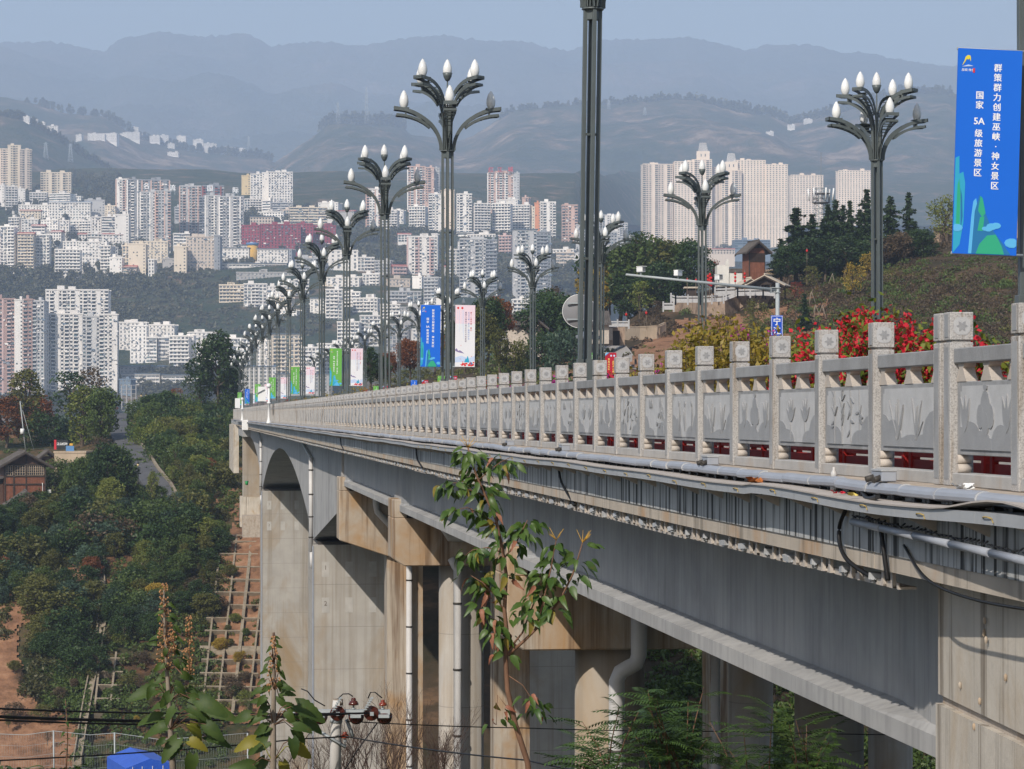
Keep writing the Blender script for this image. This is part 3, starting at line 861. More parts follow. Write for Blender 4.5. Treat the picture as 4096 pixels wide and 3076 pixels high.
M['f_wire'] = mk('dull_yellow_wire', (0.40, 0.29, 0.10), .7, .2, 9)
tray = empty('cable_tray', (5.27, 20, -.7), 0, 'bent grey sheet metal cable tray with sagging lids on the bridge fascia', 'cable tray')
TO = Vector((5.27, 20, -.7))
def tz(y):
    return .006 * math.sin(y * .9) + .006 * math.sin(y * .37 + 1) + (.016 * math.sin((y - 14) * .8) if y < 24 else 0)
def lidz(y):
    b = 0
    if 15.0 < y < 18.0: b = .075 * math.sin(math.pi * (y - 15.0) / 3.0) ** 2
    return tz(y) + b
yy = 11.0; k = 0
while yy < 300:
    L = 2.0 if yy < 150 else 6.0
    ys = np.linspace(yy, yy + L - .006, 7 if yy < 40 else 3)
    m = MB(); m.loft([[(5.19, y, -.742 + tz(y)), (5.19, y, -.662 + tz(y)), (5.42, y, -.662 + tz(y)), (5.42, y, -.742 + tz(y))] for y in ys])
    o = m.build('tray_body', M['tray'], tray); o.location = -TO
    m = MB(); m.loft([[(5.17, y, -.662 + lidz(y)), (5.17, y, -.650 + lidz(y)), (5.43, y, -.640 + tz(y) + .6 * (lidz(y) - tz(y))), (5.43, y, -.660 + tz(y) + .6 * (lidz(y) - tz(y)))] for y in ys])
    o = m.build('tray_lid', M['tray_top'], tray); o.location = -TO
    yy += L; k += 1
m = MB(); m.prism([(5.22, -.745), (5.45, -.745), (5.45, -.85)], lambda a, b, d: (a, d, b), -.02, .02); br_me = m.mesh('bracket', M['rack'])
for k in range(100): link('bracket', br_me, tray, -TO + Vector((0, 12.3 + 1.3 * k, tz(12.3 + 1.3 * k))))
m = MB(); m.tube([(5.188, -.10, -.70), (5.176, -.04, -.69), (5.176, .05, -.692), (5.188, .10, -.70)], .005, 5); m.tube([(5.185, -.10, -.70), (5.18, -.15, -.725)], .004, 5); tie_me = m.mesh('wire_tie', M['f_wire'])
for k in range(30): link('wire_tie', tie_me, tray, -TO + Vector((0, 13.5 + 1.6 * k, tz(13.5 + 1.6 * k) + rr.uniform(-.012, .012))))

rack = empty('light_rack', (5.65, 20, -1.3), 0, 'dusty hanging metal rack of small floodlights under the deck edge', 'light rack')
KO = Vector((5.65, 20, -1.3))
m = MB(); m.box(-.03, .0, -.03, .03, -.135, 0); m.box(-.03, .05, -.03, .03, -.135, -.115); han_me = m.mesh('hanger', M['rack'])
m = MB(); m.box(-.10, .05, -.075, .075, .02, .075); m.box(-.07, .02, -.05, .05, -.005, .02); m.tube([(-.06, -.1, .03), (-.08, 0, .005), (-.06, .1, .03)], .012, 5); fl2_me = m.mesh('floodlight', M['tray'])
yy = 20.3; k = 0; far = MB()
while yy < 296:
    if yy < 160:
        for a in (0, .27): link('hanger', han_me, rack, Vector((5.55 + rr.uniform(-.01, .01), yy + a, -1.236)) - KO, (rr.uniform(-.1, .1), 0, 0))
        link('floodlight', fl2_me, rack, Vector((5.60, yy + .6 + rr.uniform(-.05, .05), -1.365)) - KO, (rr.uniform(-.2, .2), rr.uniform(-.2, .2), rr.uniform(-.3, .3)))
    else:
        for a in (0, .27): far.box(5.585, 5.62, yy + a, yy + a + .04, -1.37, -1.236)
        far.box(5.52, 5.66, yy + .5, yy + .7, -1.36, -1.28)
    yy += 1.0
o = far.build('far_hangers', M['rack'], rack); o.location = -KO; o['kind'] = 'stuff'
yy = 20.2
while yy < 296:
    L = 3.0 if yy < 80 else 12
    dz = rr.uniform(-.012, .012)
    m = MB(); m.box(5.55, 5.70, yy, yy + L - .02, -1.385 + dz, -1.365 + dz); m.box(5.55, 5.562, yy, yy + L - .02, -1.365 + dz, -1.335 + dz)
    o = m.build('rack_rail', M['rack'], rack); o.location = -KO
    yy += L

# loose black cables on the fascia
def cable(pts, r, label, mat='cable', sub=10):
    pts = [Vector(p) for p in pts]; out = []
    n = len(pts)
    for i in range(n - 1):
        p0, p1, p2, p3 = pts[max(i - 1, 0)], pts[i], pts[i + 1], pts[min(i + 2, n - 1)]
        for j in range(sub):
            t = j / sub
            out.append(0.5 * ((2 * p1) + (p2 - p0) * t + (2 * p0 - 5 * p1 + 4 * p2 - p3) * t * t + (3 * p1 - p0 - 3 * p2 + p3) * t ** 3))
    out.append(pts[-1])
    m = MB(); m.tube(out, r, 6)
    return tag(m.build('cable', M[mat]), label, 'cable')
cable([(5.42, 21.2, -.70), (5.40, 21.5, -.95), (5.40, 21.3, -1.18), (5.55, 20.9, -1.34), (5.62, 20.7, -1.37)], .019, 'thick black cable looping from the bent tray down to the floodlight rack')
cable([(5.41, 20.3, -.70), (5.41, 20.15, -1.0), (5.44, 20.1, -1.3)], .02, 'thick black cable hanging straight down beside the abutment wall')
cable([(5.43, 19.6, -1.0), (5.42, 18.9, -1.22), (5.40, 17.6, -1.28), (5.3, 15.5, -1.22)], .012, 'thin black cable sagging across the top of the abutment wall')
cable([(5.40, 38.4, -.75), (5.41, 38.1, -1.0), (5.5, 37.4, -1.3)], .02, 'black cable dropping down the stained fascia behind the sapling')
cable([(5.40, 63.0, -.75), (5.41, 62.8, -1.05), (5.45, 61.8, -1.24)], .02, 'black cable curving down the fascia above the square ended cap')
cable([(5.40, 95.0, -.75), (5.41, 94.8, -1.05), (5.45, 94.0, -1.24)], .02, 'black cable hanging on the fascia above the hammerhead cap')
cable([(5.32, 24.2, -.62), (5.30, 23.4, -.66), (5.22, 22.6, -.655)], .016, 'black cable slipping from the light strip onto the tray lid')
cable([(5.36, 20.6, -.6), (5.30, 20.2, -.66), (5.25, 19.7, -.63)], .02, 'coiled black cable behind the tray lid below the junction box')
lowled = empty('light_strip', (5.3, 17, -1.0), 0, 'loose grey light tube slung below the tray in front of the abutment', 'light strip')
for k in range(6):
    a = Vector((5.36 - .02 * k, 20.9 - k * 1.0, -.87 - .012 * k)); b = a + Vector((-.02, -.97, -.012))
    m = MB(); m.tube([a, b], .03, 10); o = m.build('tube_segment', M['led'], lowled); o.location = -Vector(lowled.location)
m = MB()
for k in range(60):
    y = 20.9 - k * .1; m.tube([(5.36 - .002 * k, y, -.82 - .0012 * k), (5.36 - .002 * k, y - .1, -.815 - .0012 * k + rr.uniform(-.02, .02))], .008, 4)
o = m.build('tube_cable', M['cable'], lowled); o.location = -Vector(lowled.location)

# small things on the ledge and the tray
jb = empty('junction_box', (5.42, 20.15, -.53), 0, 'light grey junction box with two conduit glands on the railing ledge', 'junction box', None)
m = MB(); m.box(-.06, .06, -.16, .16, .01, .085); m.build('body', M['led'], jb, .006)
m = MB(); m.box(-.064, .064, -.164, .164, .086, .105); m.build('lid', M['tray'], jb, .004)
for s_ in (-1, 1):
    m = MB(); m.tube([(-.05, s_ * .1, .04), (-.12, s_ * .12 - .02, .02)], .025, 8); m.build('gland', M['band'], jb)
jm = tree_of(jb)
for y, lab in ((27.1, 'light grey junction box on the ledge below the orchid relief'), (37.9, 'light grey junction box on the ledge beside the bent over sapling tip'), (44.5, 'light grey junction box on the ledge farther along the bridge')):
    c = copy_tree(jb, jm, (5.42, y, -.53)); c['label'] = lab
def petal(name, loc, mat, s_, label, cat, n=3, seed=0):
    m = MB(); r = random.Random(seed)
    for k in range(n):
        t = r.uniform(0, 6.28); c = Vector(loc) + Vector((r.uniform(-.5, .5), r.uniform(-.5, .5), 0)) * s_ * (0 if n == 1 else 1)
        d = Vector((math.cos(t), math.sin(t), r.uniform(.1, .6))) * s_; e = Vector((-math.sin(t), math.cos(t), .2)) * s_ * .5
        m.add([c, c + d * .5 + e + Vector((0, 0, s_ * .2)), c + d, c + d * .5 - e], [(0, 1, 2, 3)])
    return tag(m.build(name, mat), label, cat)
petal('crumpled_tissue', (5.43, 18.05, -.525), M['white_paint'], .075, 'crumpled white tissue lying on the railing ledge', 'tissue', 12, 8)
M['dryleaf'] = mk('dry_leaf', (0.40, 0.13, 0.03), 0.7, 0.35, 12)
M['bract'] = mk('red_bract', (0.55, 0.015, 0.035), 0.6, 0.3, 10)
petal('fallen_leaf', (5.25, 24.0, -.632), M['dryleaf'], .11, 'dry orange leaf cluster lying on the cable tray lid', 'leaf', 9, 1)
petal('fallen_petal', (5.24, 20.95, -.64), M['bract'], .05, 'single red petal lying on the cable tray lid', 'petal', 4, 2)
petal('fallen_leaf', (5.20, 20.2, -.638), M['text_yellow'], .06, 'small yellow leaf lying on the cable tray lid', 'leaf', 3, 3)
bt = empty('drink_bottle', (5.38, 21.6, -.638), 0, 'small clear plastic bottle with red label standing behind the tray lid', 'bottle')
m = MB(); m.lathe([(.03, 0), (.032, .02), (.032, .045)], 10); m.build('base', M['stone_lt'], bt)
m = MB(); m.lathe([(.0325, .046), (.033, .11)], 10); m.build('label', M['bract'], bt)
m = MB(); m.lathe([(.032, .111), (.028, .15), (.012, .18), (.012, .2)], 10); m.build('neck', M['pvc'], bt)

# white posts on the outside of the far railing
def white_pole(y, h, label, panel):
    e = empty('camera_pole', (5.35, y, -.58), 0, label, 'pole', 'white camera poles')
    m = MB(); m.lathe([(.18, 0), (.18, .06), (.11, .25), (.085, .5), (.08, h * .55), (.15, h * .56), (.15, h * .58), (.08, h * .6), (.065, h)], 12); m.build('shaft', M['white_paint'], e)
    m = MB(); m.lathe([(0, h - .05), (.12, h), (.17, h + .1), (.16, h + .2), (.08, h + .28), (0, h + .3)], 12); m.build('lamp_head', M['white_paint'], e)
    m = MB(); m.box(-.75, -.22, -.1, .1, h * .62, h * .62 + 1.0); m.build('box', M['white_paint'], e)
    if panel:
        m = MB(); m.add([(-1.1, -.2, h * .78), (-.3, -.2, h * .95), (-.3, .3, h * .97), (-1.1, .3, h * .80)], [(0, 1, 2, 3)]); m.build('solar_panel', M['sign_back'], e)
white_pole(180, 2.45, 'white pole with round head, box and tilted panel outside the far railing', True)
white_pole(272, 2.1, 'slim white pole with round head near the far end of the railing', False)
cb = empty('control_cabinet', (5.3, 243, -1.4), 0, 'plain white control cabinet fixed outside the far fascia', 'cabinet')
m = MB(); m.box(-.55, .02, -.25, .25, 0, .95); m.build('body', M['white_paint'], cb, .02)
m = MB(); m.box(-.5, -.03, -.262, -.25, .05, .9); m.build('door', M['white_paint'], cb)
# ================================================================== street lamps
S = 0.962
ZB = -0.72          # footway level
HF = 7.85 - ZB      # flange height above the footway
def spl(pts, n=10):
    pts = [Vector((a, b)) for a, b in pts]; out = []
    for i in range(len(pts) - 1):
        p0, p1, p2, p3 = pts[max(i - 1, 0)], pts[i], pts[i + 1], pts[min(i + 2, len(pts) - 1)]
        for j in range(n):
            t = j / n
            out.append(0.5 * ((2 * p1) + (p2 - p0) * t + (2 * p0 - 5 * p1 + 4 * p2 - p3) * t * t + (3 * p1 - p0 - 3 * p2 + p3) * t ** 3))
    return out + [pts[-1]]
def ribbon(m, path, w, y0, y1, wtip=None):
    """plate following path in the r-z plane; width w measured downwards from the path"""
    n = len(path); rings = []
    for i, p in enumerate(path):
        d = (path[min(i + 1, n - 1)] - path[max(i - 1, 0)]).normalized(); nn = Vector((d.y, -d.x))
        ww = w if wtip is None else w + (wtip - w) * i / (n - 1)
        q = p + nn * ww
        rings.append([(p.x, y0(i / (n - 1)), p.y), (p.x, y1(i / (n - 1)), p.y), (q.x, y1(i / (n - 1)), q.y), (q.x, y0(i / (n - 1)), q.y)])
    m.loft(rings)
def arm_mesh(top, low, wmax, name):
    m = MB(); a = spl([(r * S, z * S) for r, z in top], 5); b = spl([(r * S, z * S) for r, z in low], 5)
    hw = lambda t: (.03 + wmax * min(1, t * 1.25) ** 1.3) * S
    for sgn in (-1, 1):
        ribbon(m, a, .105 * S, lambda t: sgn * hw(t) - .01, lambda t: sgn * hw(t) + .01, .11 * S)
        ribbon(m, b, .075 * S, lambda t: sgn * hw(.35 + .65 * t) - .01, lambda t: sgn * hw(.35 + .65 * t) + .01, .08 * S)
    # cross bars between the side plates, like rungs
    n = len(b)
    for k in range(2, n, 3):
        p = b[k]; w = hw(.35 + .65 * k / (n - 1)); m.box(p.x - .03, p.x + .03, -w, w, p.y - .07 * S, p.y - .05 * S)
    n = len(a)
    for k in range(3, n, 4):
        p = a[k]; w = hw(k / (n - 1)); m.box(p.x - .025, p.x + .025, -w, w, p.y - .06 * S, p.y - .045 * S)
    e = a[-1]; w = hw(1.0); m.box(e.x - .02, e.x + .012, -w - .01, w + .01, e.y - .105 * S, e.y)
    e2 = b[-1]; m.box(e2.x - .02, e2.x + .012, -w - .01, w + .01, e2.y - .08 * S, e2.y)
    k = int(n * .86); p = a[k]; m.box(p.x - .02, p.x + .02, -w * .8, w * .8, b[int(len(b) * .78)].y - .02, p.y - .09 * S)
    m.box(e.x - .46 * S, e.x - .06 * S, -w * .85, w * .85, e.y - .05 * S, e.y - .03 * S)
    return m.mesh(name, M['lamp'])
ARM_LO = arm_mesh([(.15, .0), (.15, .16), (.20, .38), (.30, .60), (.47, .83), (.70, 1.02), (.98, 1.18), (1.29, 1.29), (1.645, 1.34)],
                  [(.52, .72), (.72, .87), (.98, 1.00), (1.29, 1.09), (1.57, 1.12)], .16, 'lower_arm')
ARM_HI = arm_mesh([(.06, .02), (.07, .9), (.12, 1.25), (.22, 1.56), (.40, 1.83), (.65, 2.02), (.98, 2.15), (1.36, 2.20)],
                  [(.30, 1.42), (.45, 1.62), (.68, 1.80), (.98, 1.93), (1.30, 1.97)], .13, 'upper_arm')
m = MB(); bp_ = [(0, 0), (.075, .0), (.095, .02), (.128, .1), (.143, .18), (.14, .27), (.118, .36), (.08, .45), (.04, .52), (0, .56)]
m.lathe([(r * S, z * S) for r, z in bp_], 14)
for k in range(4):
    t = k * math.pi / 2 + .4; m.lathe([(0, -.012), (.012, 0), (0, .012)], 5, None, (.092 * S * math.cos(t), .092 * S * math.sin(t), .425 * S))
BULB = m.mesh('bulb', M['bulb'])
m = MB(); m.lathe([(.05, 0), (.085, .05), (.12, .13), (.15, .24), (.14, .24), (.11, .13), (.06, .06)], 12); CUP = m.mesh('bulb_cup', M['lamp'])
m = MB(); m.box(-.038, .038, -.038, .038, 1.79, HF); LEG = m.mesh('leg', M['lamp'], .006)

def make_lamp():
    e = empty('street_lamp', (0, 0, ZB), 0, 'x', 'street lamp', 'magnolia street lamps along the bridge')
    for k in range(4):
        t = k * math.pi / 2
        link('leg', LEG, e, (.145 * math.cos(t), .145 * math.sin(t), 0), (0, 0, t))
        a = link('lower_arm', ARM_LO, e, (0, 0, HF + .02), (0, 0, t))
        link('bulb', BULB, a, (1.345 * S, 0, 1.30 * S))
        t2 = t + math.pi / 4
        b = link('upper_arm', ARM_HI, e, (0, 0, HF + .02), (0, 0, t2))
        link('bulb', BULB, b, (1.13 * S, 0, 2.165 * S))
    m = MB(); m.lathe([(.20, 0), (.215, .012), (.215, .03), (.20, .04)], 20, None, (0, 0, HF - .02)); m.build('flange', M['lamp'], e)
    m = MB(); m.box(-.15, .15, -.15, .15, HF - .21, HF - .015); o = m.build('collar', M['lamp'], e, .006); o.rotation_euler = (0, 0, math.pi / 4); o.scale = (.76, .76, 1)
    for z in (HF - 2.4, HF - 4.8, HF - 7.15):
        m = MB(); m.box(-.17, .17, -.02, .02, z - .045, z); m.box(-.02, .02, -.17, .17, z - .045, z - .0005); m.build('spacer', M['lamp'], e)
    m = MB(); m.tube([(0, 0, HF), (0, 0, HF + 2.2 * S)], .022, 8); rd = m.build('finial_rod', M['lamp'], e)
    link('bulb_cup', CUP, e, (0, 0, HF + 2.17 * S)); link('bulb', BULB, e, (0, 0, HF + 2.29 * S))
    for k in range(4):
        t = k * math.pi / 2; m = MB(); m.box(-.062, .062, -.062, .062, .02, 1.80); o = m.build('leg_shoe', M['lamp'], e, .005)
        o.location = (.145 * math.cos(t), .145 * math.sin(t), 0)
    m = MB(); m.box(-.32, .32, -.32, .32, 0, .025); m.build('base_plate', M['lamp'], e)
    return e
XL, XRT = 7.6, 21.05
lamp = make_lamp(); lm = tree_of(lamp)
LY = [22.9, 50.2, 77.7, 102.5, 128.7, 152.8, 178.7, 204.7, 228.5, 253, 278.5, 304, 329, 354.5, 380, 405]
RY = [52, 79, 106.9, 134.1, 161, 189.2, 215.5, 242, 266, 292, 318, 344, 370, 396, 422, 448]
ordn = ['first', 'second', 'third', 'fourth', 'fifth', 'sixth', 'seventh', 'eighth', 'ninth', 'tenth', 'eleventh', 'twelfth', 'thirteenth', 'fourteenth', 'fifteenth', 'sixteenth']
for i, y in enumerate(LY):
    c = lamp if i == 0 else copy_tree(lamp, lm, (XL, y, ZB if y < 352 else -1.2 - (y - 352) * .02))
    if i == 0: c.location = (XL, y, ZB)
    c['label'] = f'magnolia street lamp, {ordn[i]} of the row behind the carved railing from the abutment wall'
    c.rotation_euler = (random.uniform(-.006, .006), random.uniform(-.006, .006), random.uniform(-.05, .05))
    if i == 1: c.rotation_euler = (0, math.radians(.9), math.radians(6))
for i, y in enumerate(RY):
    c = copy_tree(lamp, lm, (XRT, y, ZB)); c.rotation_euler = (random.uniform(-.006, .006), random.uniform(-.006, .006), random.uniform(-.1, .1))
    c['label'] = f'magnolia street lamp, {ordn[i]} of the hill side row from the abutment wall'

# ------------------------------------------------------------------ banners
def banner_blue(base):
    parts = []
    m = MB(); m.box(-.295, .295, -.006, .006, -1.83, 0); parts.append(('cloth', m.mesh('cloth', M['ban_' + base])))
    # printed landscape at the foot: flat prints a few millimetres proud of the cloth
    def pr(poly, mat, d, nm):
        m = MB(); m.prism([(max(-.29, min(.29, a)), max(-1.825, b)) for a, b in poly], lambda a, b, d_: (a, d_, b), -.0065 - d, -.006); parts.append((nm, m.mesh(nm, M[mat])))
    t1, t2, t3 = ('pr_teal', 'pr_green', 'pr_deep') if base == 'blue' else ('pr_teal', 'pr_sky', 'pr_deep')
    pr([(-.29, -.98), (-.255, -.96), (-.25, -1.12), (-.215, -1.10), (-.195, -1.2), (-.2, -1.55), (-.23, -1.75), (-.29, -1.825)], t1, .001, 'printed_cliff')
    pr([(-.265, -1.22), (-.25, -1.16), (-.235, -1.3), (-.235, -1.6), (-.27, -1.62)], t2, .002, 'printed_peak')
    pr([(-.235, -1.25), (-.22, -1.32), (-.21, -1.5), (-.225, -1.62)], t3, .0025, 'printed_peak')
    pr([(-.15, -1.825), (-.13, -1.5), (-.115, -1.36), (-.09, -1.33), (-.06, -1.5), (0, -1.825)], t1 if base == 'green' else 'pr_sky', .001, 'printed_peak')
    pr([(-.12, -1.825), (-.1, -1.45), (-.06, -1.3), (-.02, -1.42), (.06, -1.6), (.16, -1.72), (.24, -1.825)], 'pr_deep' if base == 'blue' else 'pr_teal', .0018, 'printed_peak')
    pr([(-.07, -1.44), (-.05, -1.31), (-.03, -1.33), (0, -1.46), (-.03, -1.5)], t2, .0026, 'printed_peak')
    pr([(-.07, -1.62), (-.05, -1.5), (-.01, -1.49), (-.02, -1.62)], t2, .0027, 'printed_peak')
    pr([(-.08, -1.825), (-.05, -1.74), (.02, -1.66), (.1, -1.65), (.16, -1.76), (.18, -1.825)], t2, .0029, 'printed_peak')
    for cx, cz, r in ((-.26, -1.6, .055), (.06, -1.58, .05), (.1, -1.57, .045), (.03, -1.6, .04), (.0, -1.6, .03), (.25, -1.72, .07)):
        pr([(cx + r * math.cos(t), cz + r * .62 * math.sin(t)) for t in np.linspace(0, 2 * math.pi, 11)[:-1]], 'pr_sky', .0032 + r * .01, 'printed_cloud')
    return parts
def banner_pink(base='pink'):
    parts = []
    m = MB(); m.box(-.295, .295, -.006, .006, -1.83, -.55); parts.append(('cloth', m.mesh('cloth', M['ban_white'])))
    m = MB(); m.box(-.295, .295, -.0058, .0058, -.5499, 0); parts.append(('cloth_top', m.mesh('cloth_top', M['ban_pink'])))
    def pr(poly, mat, d, nm):
        m = MB(); m.prism([(max(-.29, min(.29, a)), max(-1.825, b)) for a, b in poly], lambda a, b, d_: (a, d_, b), -.0065 - d, -.0055); parts.append((nm, m.mesh(nm, M[mat])))
    pr([(-.29, -1.31), (-.25, -1.28), (-.2, -1.36), (-.15, -1.34), (-.1, -1.37), (-.02, -1.44), (-.1, -1.42), (-.2, -1.4), (-.29, -1.36)], 'pr_purp', .001, 'printed_ridge')
    pr([(-.29, -1.55), (-.1, -1.5), (.1, -1.58), (.29, -1.5), (.29, -1.66), (-.29, -1.7)], 'pr_pale', .0008, 'printed_mist')
    pr([(-.02, -1.7), (.02, -1.58), (.05, -1.6), (.075, -1.5), (.1, -1.54), (.14, -1.7)], 'pr_teal', .0014, 'printed_peak')
    pr([(.13, -1.76), (.17, -1.67), (.21, -1.7), (.26, -1.78)], 'pr_deep', .0016, 'printed_peak')
    r = random.Random(2)
    for k in range(26):
        cx, cz, s_ = r.uniform(-.25, .28), -1.80 + abs(r.gauss(0, .045)), r.uniform(.015, .035)
        pr([(cx + s_ * math.cos(t), cz + s_ * .8 * math.sin(t)) for t in np.linspace(0, 6.28, 7)[:-1]], 'pr_redp', .002 + k * .00004, 'printed_blossom')
    for cx, cz in ((-.12, -1.2), (.2, -1.52), (-.14, -1.6)): pr([(cx - .02, cz), (cx, cz + .012), (cx + .022, cz - .008)], 'pr_redp', .002, 'printed_petal')
    for cx in (-.215, -.09): pr([(cx + .032 * math.cos(t), -.085 + .036 * math.sin(t)) for t in np.linspace(0, 6.28, 10)[:-1]], 'pr_redp', .002, 'printed_seal')
    return parts
def logo_parts():
    parts = []
    m = MB(); m.prism([(-.255, -.155), (-.235, -.11), (-.225, -.075), (-.205, -.06), (-.185, -.062), (-.178, -.08), (-.178, -.115), (-.19, -.09), (-.20, -.10), (-.215, -.095), (-.235, -.13)], lambda a, b, d: (a, d, b), -.009, -.006); parts.append(('logo', m.mesh('logo', M['pr_yel'])))
    m = MB(); m.prism([(-.26, -.165), (-.2, -.145), (-.15, -.155), (-.2, -.16)], lambda a, b, d: (a, d, b), -.009, -.006); parts.append(('logo_wave', m.mesh('logo_wave', M['pr_pale'])))
    m = MB(); m.box(-.155, -.138, -.009, -.006, -.215, -.175); parts.append(('logo_seal', m.mesh('logo_seal', M['pr_redp'])))
    return parts
BN = {'blue': banner_blue('blue') + logo_parts(), 'green': banner_blue('green') + logo_parts(), 'pink': banner_pink(), 'red': None}
rp = []
m = MB(); m.box(-.295, .295, -.006, .006, -1.83, 0); rp.append(('cloth', m.mesh('cloth', M['ban_red'])))
for j, (mt, w) in enumerate((('pr_yel', .03), ('pr_sky', .07), ('pr_pale', .03), ('pr_deep', .05))):
    m = MB(); o_ = sum((.03, .07, .03, .05)[:j]); 
    m.prism([(-.29, -.02 - o_), (-.25 + o_, -.0), (-.25 + o_ + w, -.0), (-.29, -.02 - o_ - w)], lambda a, b, d: (a, d, b), -.008, -.006); rp.append(('printed_ribbon', m.mesh('printed_ribbon', M[mt])))
for cx in (.02, .18):
    m = MB(); m.prism([(cx + .05 * math.cos(t), -.16 + .05 * math.sin(t)) for t in np.linspace(0, 6.28, 10)[:-1]], lambda a, b, d: (a, d, b), -.008, -.006); rp.append(('printed_seal', m.mesh('printed_seal', M['pr_pale'])))
BN['red'] = rp
m = MB(); m.tube([(-.30, 0, 0), (.36, 0, 0)], .014, 8); BROD = m.mesh('banner_rod', M['steel'])
def banner(kind, x, y, side, label, tilt=0.0, z=3.22):
    e = empty('banner', (x, y - .02, z), 0, label, 'banner', 'banners on the lamp posts')
    e.rotation_euler = (0, tilt, 0)
    for nm, me in BN[kind]: link(nm, me, e)
    for zz in (-.005, -1.825):
        link('banner_rod', BROD, e, (0, .012, zz), (0, 0, 0 if side < 0 else math.pi))
    R = (math.pi / 2, 0, 0); far = y > 200
    if kind in ('blue', 'green'):
        first = '群策群力创建巫峡·神女景区' if kind == 'blue' else '举全县之力创建巫峡·神女景区'
        s1 = .0755 if kind == 'blue' else .0702
        text_obj('lettering', first, M['text_white'], s1, e, (.075, -.0075, -.13), R, .02, True)
        text_obj('lettering', '国家', M['text_white'], .0755, e, (-.085, -.0075, -.38), R, .02, True)
        text_obj('lettering', '5A', M['text_white'], .085, e, (-.085, -.0075, -.605), R, .02)
        text_obj('lettering', '级旅游景区', M['text_white'], .0755, e, (-.085, -.0075, -.72), R, .02, True)
        if not far: text_obj('logo_lettering', '巫峡·神女', M['text_white'], .028, e, (-.20, -.0075, -.18), R, .012)
    elif kind == 'pink':
        text_obj('lettering', '第十八届中国·重庆', M['text_red'], .056, e, (.175, -.0075, -.2), R, .012, True)
        text_obj('lettering', '长江三峡（巫山）国际红叶节', M['text_blue'], .056, e, (.105, -.0075, -.2), R, .012, True)
        text_obj('lettering', '暨第六届巫山神女杯艺术电影周', M['text_dark'], .056, e, (.02, -.0075, -.2), R, .012, True)
        if not far:
            m = MB()
            for q in range(5): m.box(-.23 + (q % 2) * .05 + (q > 1) * .13 + (q == 4) * .03, -.222 + (q % 2) * .05 + (q > 1) * .13 + (q == 4) * .03, -.0075, -.0055, -.42 - .28 * (q % 2) - .1 * q, -.15)
            m.build('small_print', M['pr_pale'], e)
    else:
        text_obj('lettering', '赏巫山红叶', M['text_yellow'], .11, e, (-.1, -.0075, -.3), R, .02, True)
        text_obj('lettering', '品艺术之美', M['text_yellow'], .11, e, (.13, -.0075, -.42), R, .02, True)
for i, kind in ((0, 'blue'), (2, 'blue'), (4, 'green'), (6, 'green'), (8, 'green'), (10, 'green'), (12, 'blue'), (14, 'green')):
    y = LY[i]
    banner(kind, XL - .515, y - .16, -1, f'{kind} vertical banner with white characters on the {ordn[i]} lamp behind the railing', math.radians(1.8 if i == 0 else .6), 3.26)
    if i: banner('pink', XL + .515, y - .16, 1, f'white and pink vertical banner on the {ordn[i]} lamp behind the railing', math.radians(.6), 3.26)
for i, kind in ((3, 'green'), (6, 'green'), (7, 'blue'), (9, 'green')):
    y = RY[i]
    banner(kind, XRT - .515, y - .16, -1, f'{kind} vertical banner on the {ordn[i]} lamp of the hill side row', 0, 3.22)
    banner('red', XRT + .515, y - .16, 1, f'red vertical banner with yellow characters on the {ordn[i]} lamp of the hill side row', 0, 3.22)

# ------------------------------------------------------------------ signs on the bridge
sg = empty('round_road_sign', (9.07, 61, -.66), 0, 'round road sign seen from its grey back behind the leaning lamp post', 'road sign')
m = MB(); m.lathe([(.385, 0), (.395, .004), (.385, .012)], 40); o = m.build('plate', M['sign_back'], sg); o.rotation_euler = (math.pi / 2, 0, TH * -1.6); o.location = (0, 0, 3.1)
m = MB()
tor = [( .39 * math.cos(t), .39 * math.sin(t)) for t in np.linspace(0, 2 * math.pi, 49)]
m.tube([(a, 0, b) for a, b in tor], .008, 6); o = m.build('rim', M['white_paint'], sg); o.rotation_euler = (0, 0, TH * -1.6); o.location = (0, -.006, 3.1)
m = MB(); m.box(-.3, .3, -.05, -.014, 3.27, 3.30); m.box(-.3, .3, -.05, -.014, 2.89, 2.92); m.build('bracket', M['steel'], sg)
m = MB(); m.tube([(0, -.09, 0), (0, -.09, 3.54)], .045, 10); m.build('post', M['lamp'], sg)

q = KK * 21.6 / (3110 - XV); gy = q - 21.6 * T
gz = lambda y_: (YV - y_) / F * q * CT
gt = empty('camera_gantry', (21.6, gy, ZB), 0, 'galvanised steel gantry pole with a long sloping arm for traffic cameras', 'gantry')
m = MB(); m.tube([(0, 0, 0), (0, 0, gz(1131) - ZB)], .073, 14); m.lathe([(.25, 0), (.25, .03)], 14); m.build('pole', M['steel'], gt)
a0 = Vector((-.05, 0, gz(1160) - ZB)); a1 = Vector((-.0 - 5.75, -.35, gz(1104) - ZB))
m = MB(); m.tube([a0, a1], [.062, .04], 12); m.build('arm', M['steel'], gt)
m = MB(); m.box(-.26, .1, -.1, .1, a0.z - .1, a0.z - .075); m.box(-.26, .1, -.1, .1, a0.z + .07, a0.z + .095); m.box(-.27, -.25, -.1, .1, a0.z - .11, a0.z + .1); m.build('clamp', M['steel'], gt)
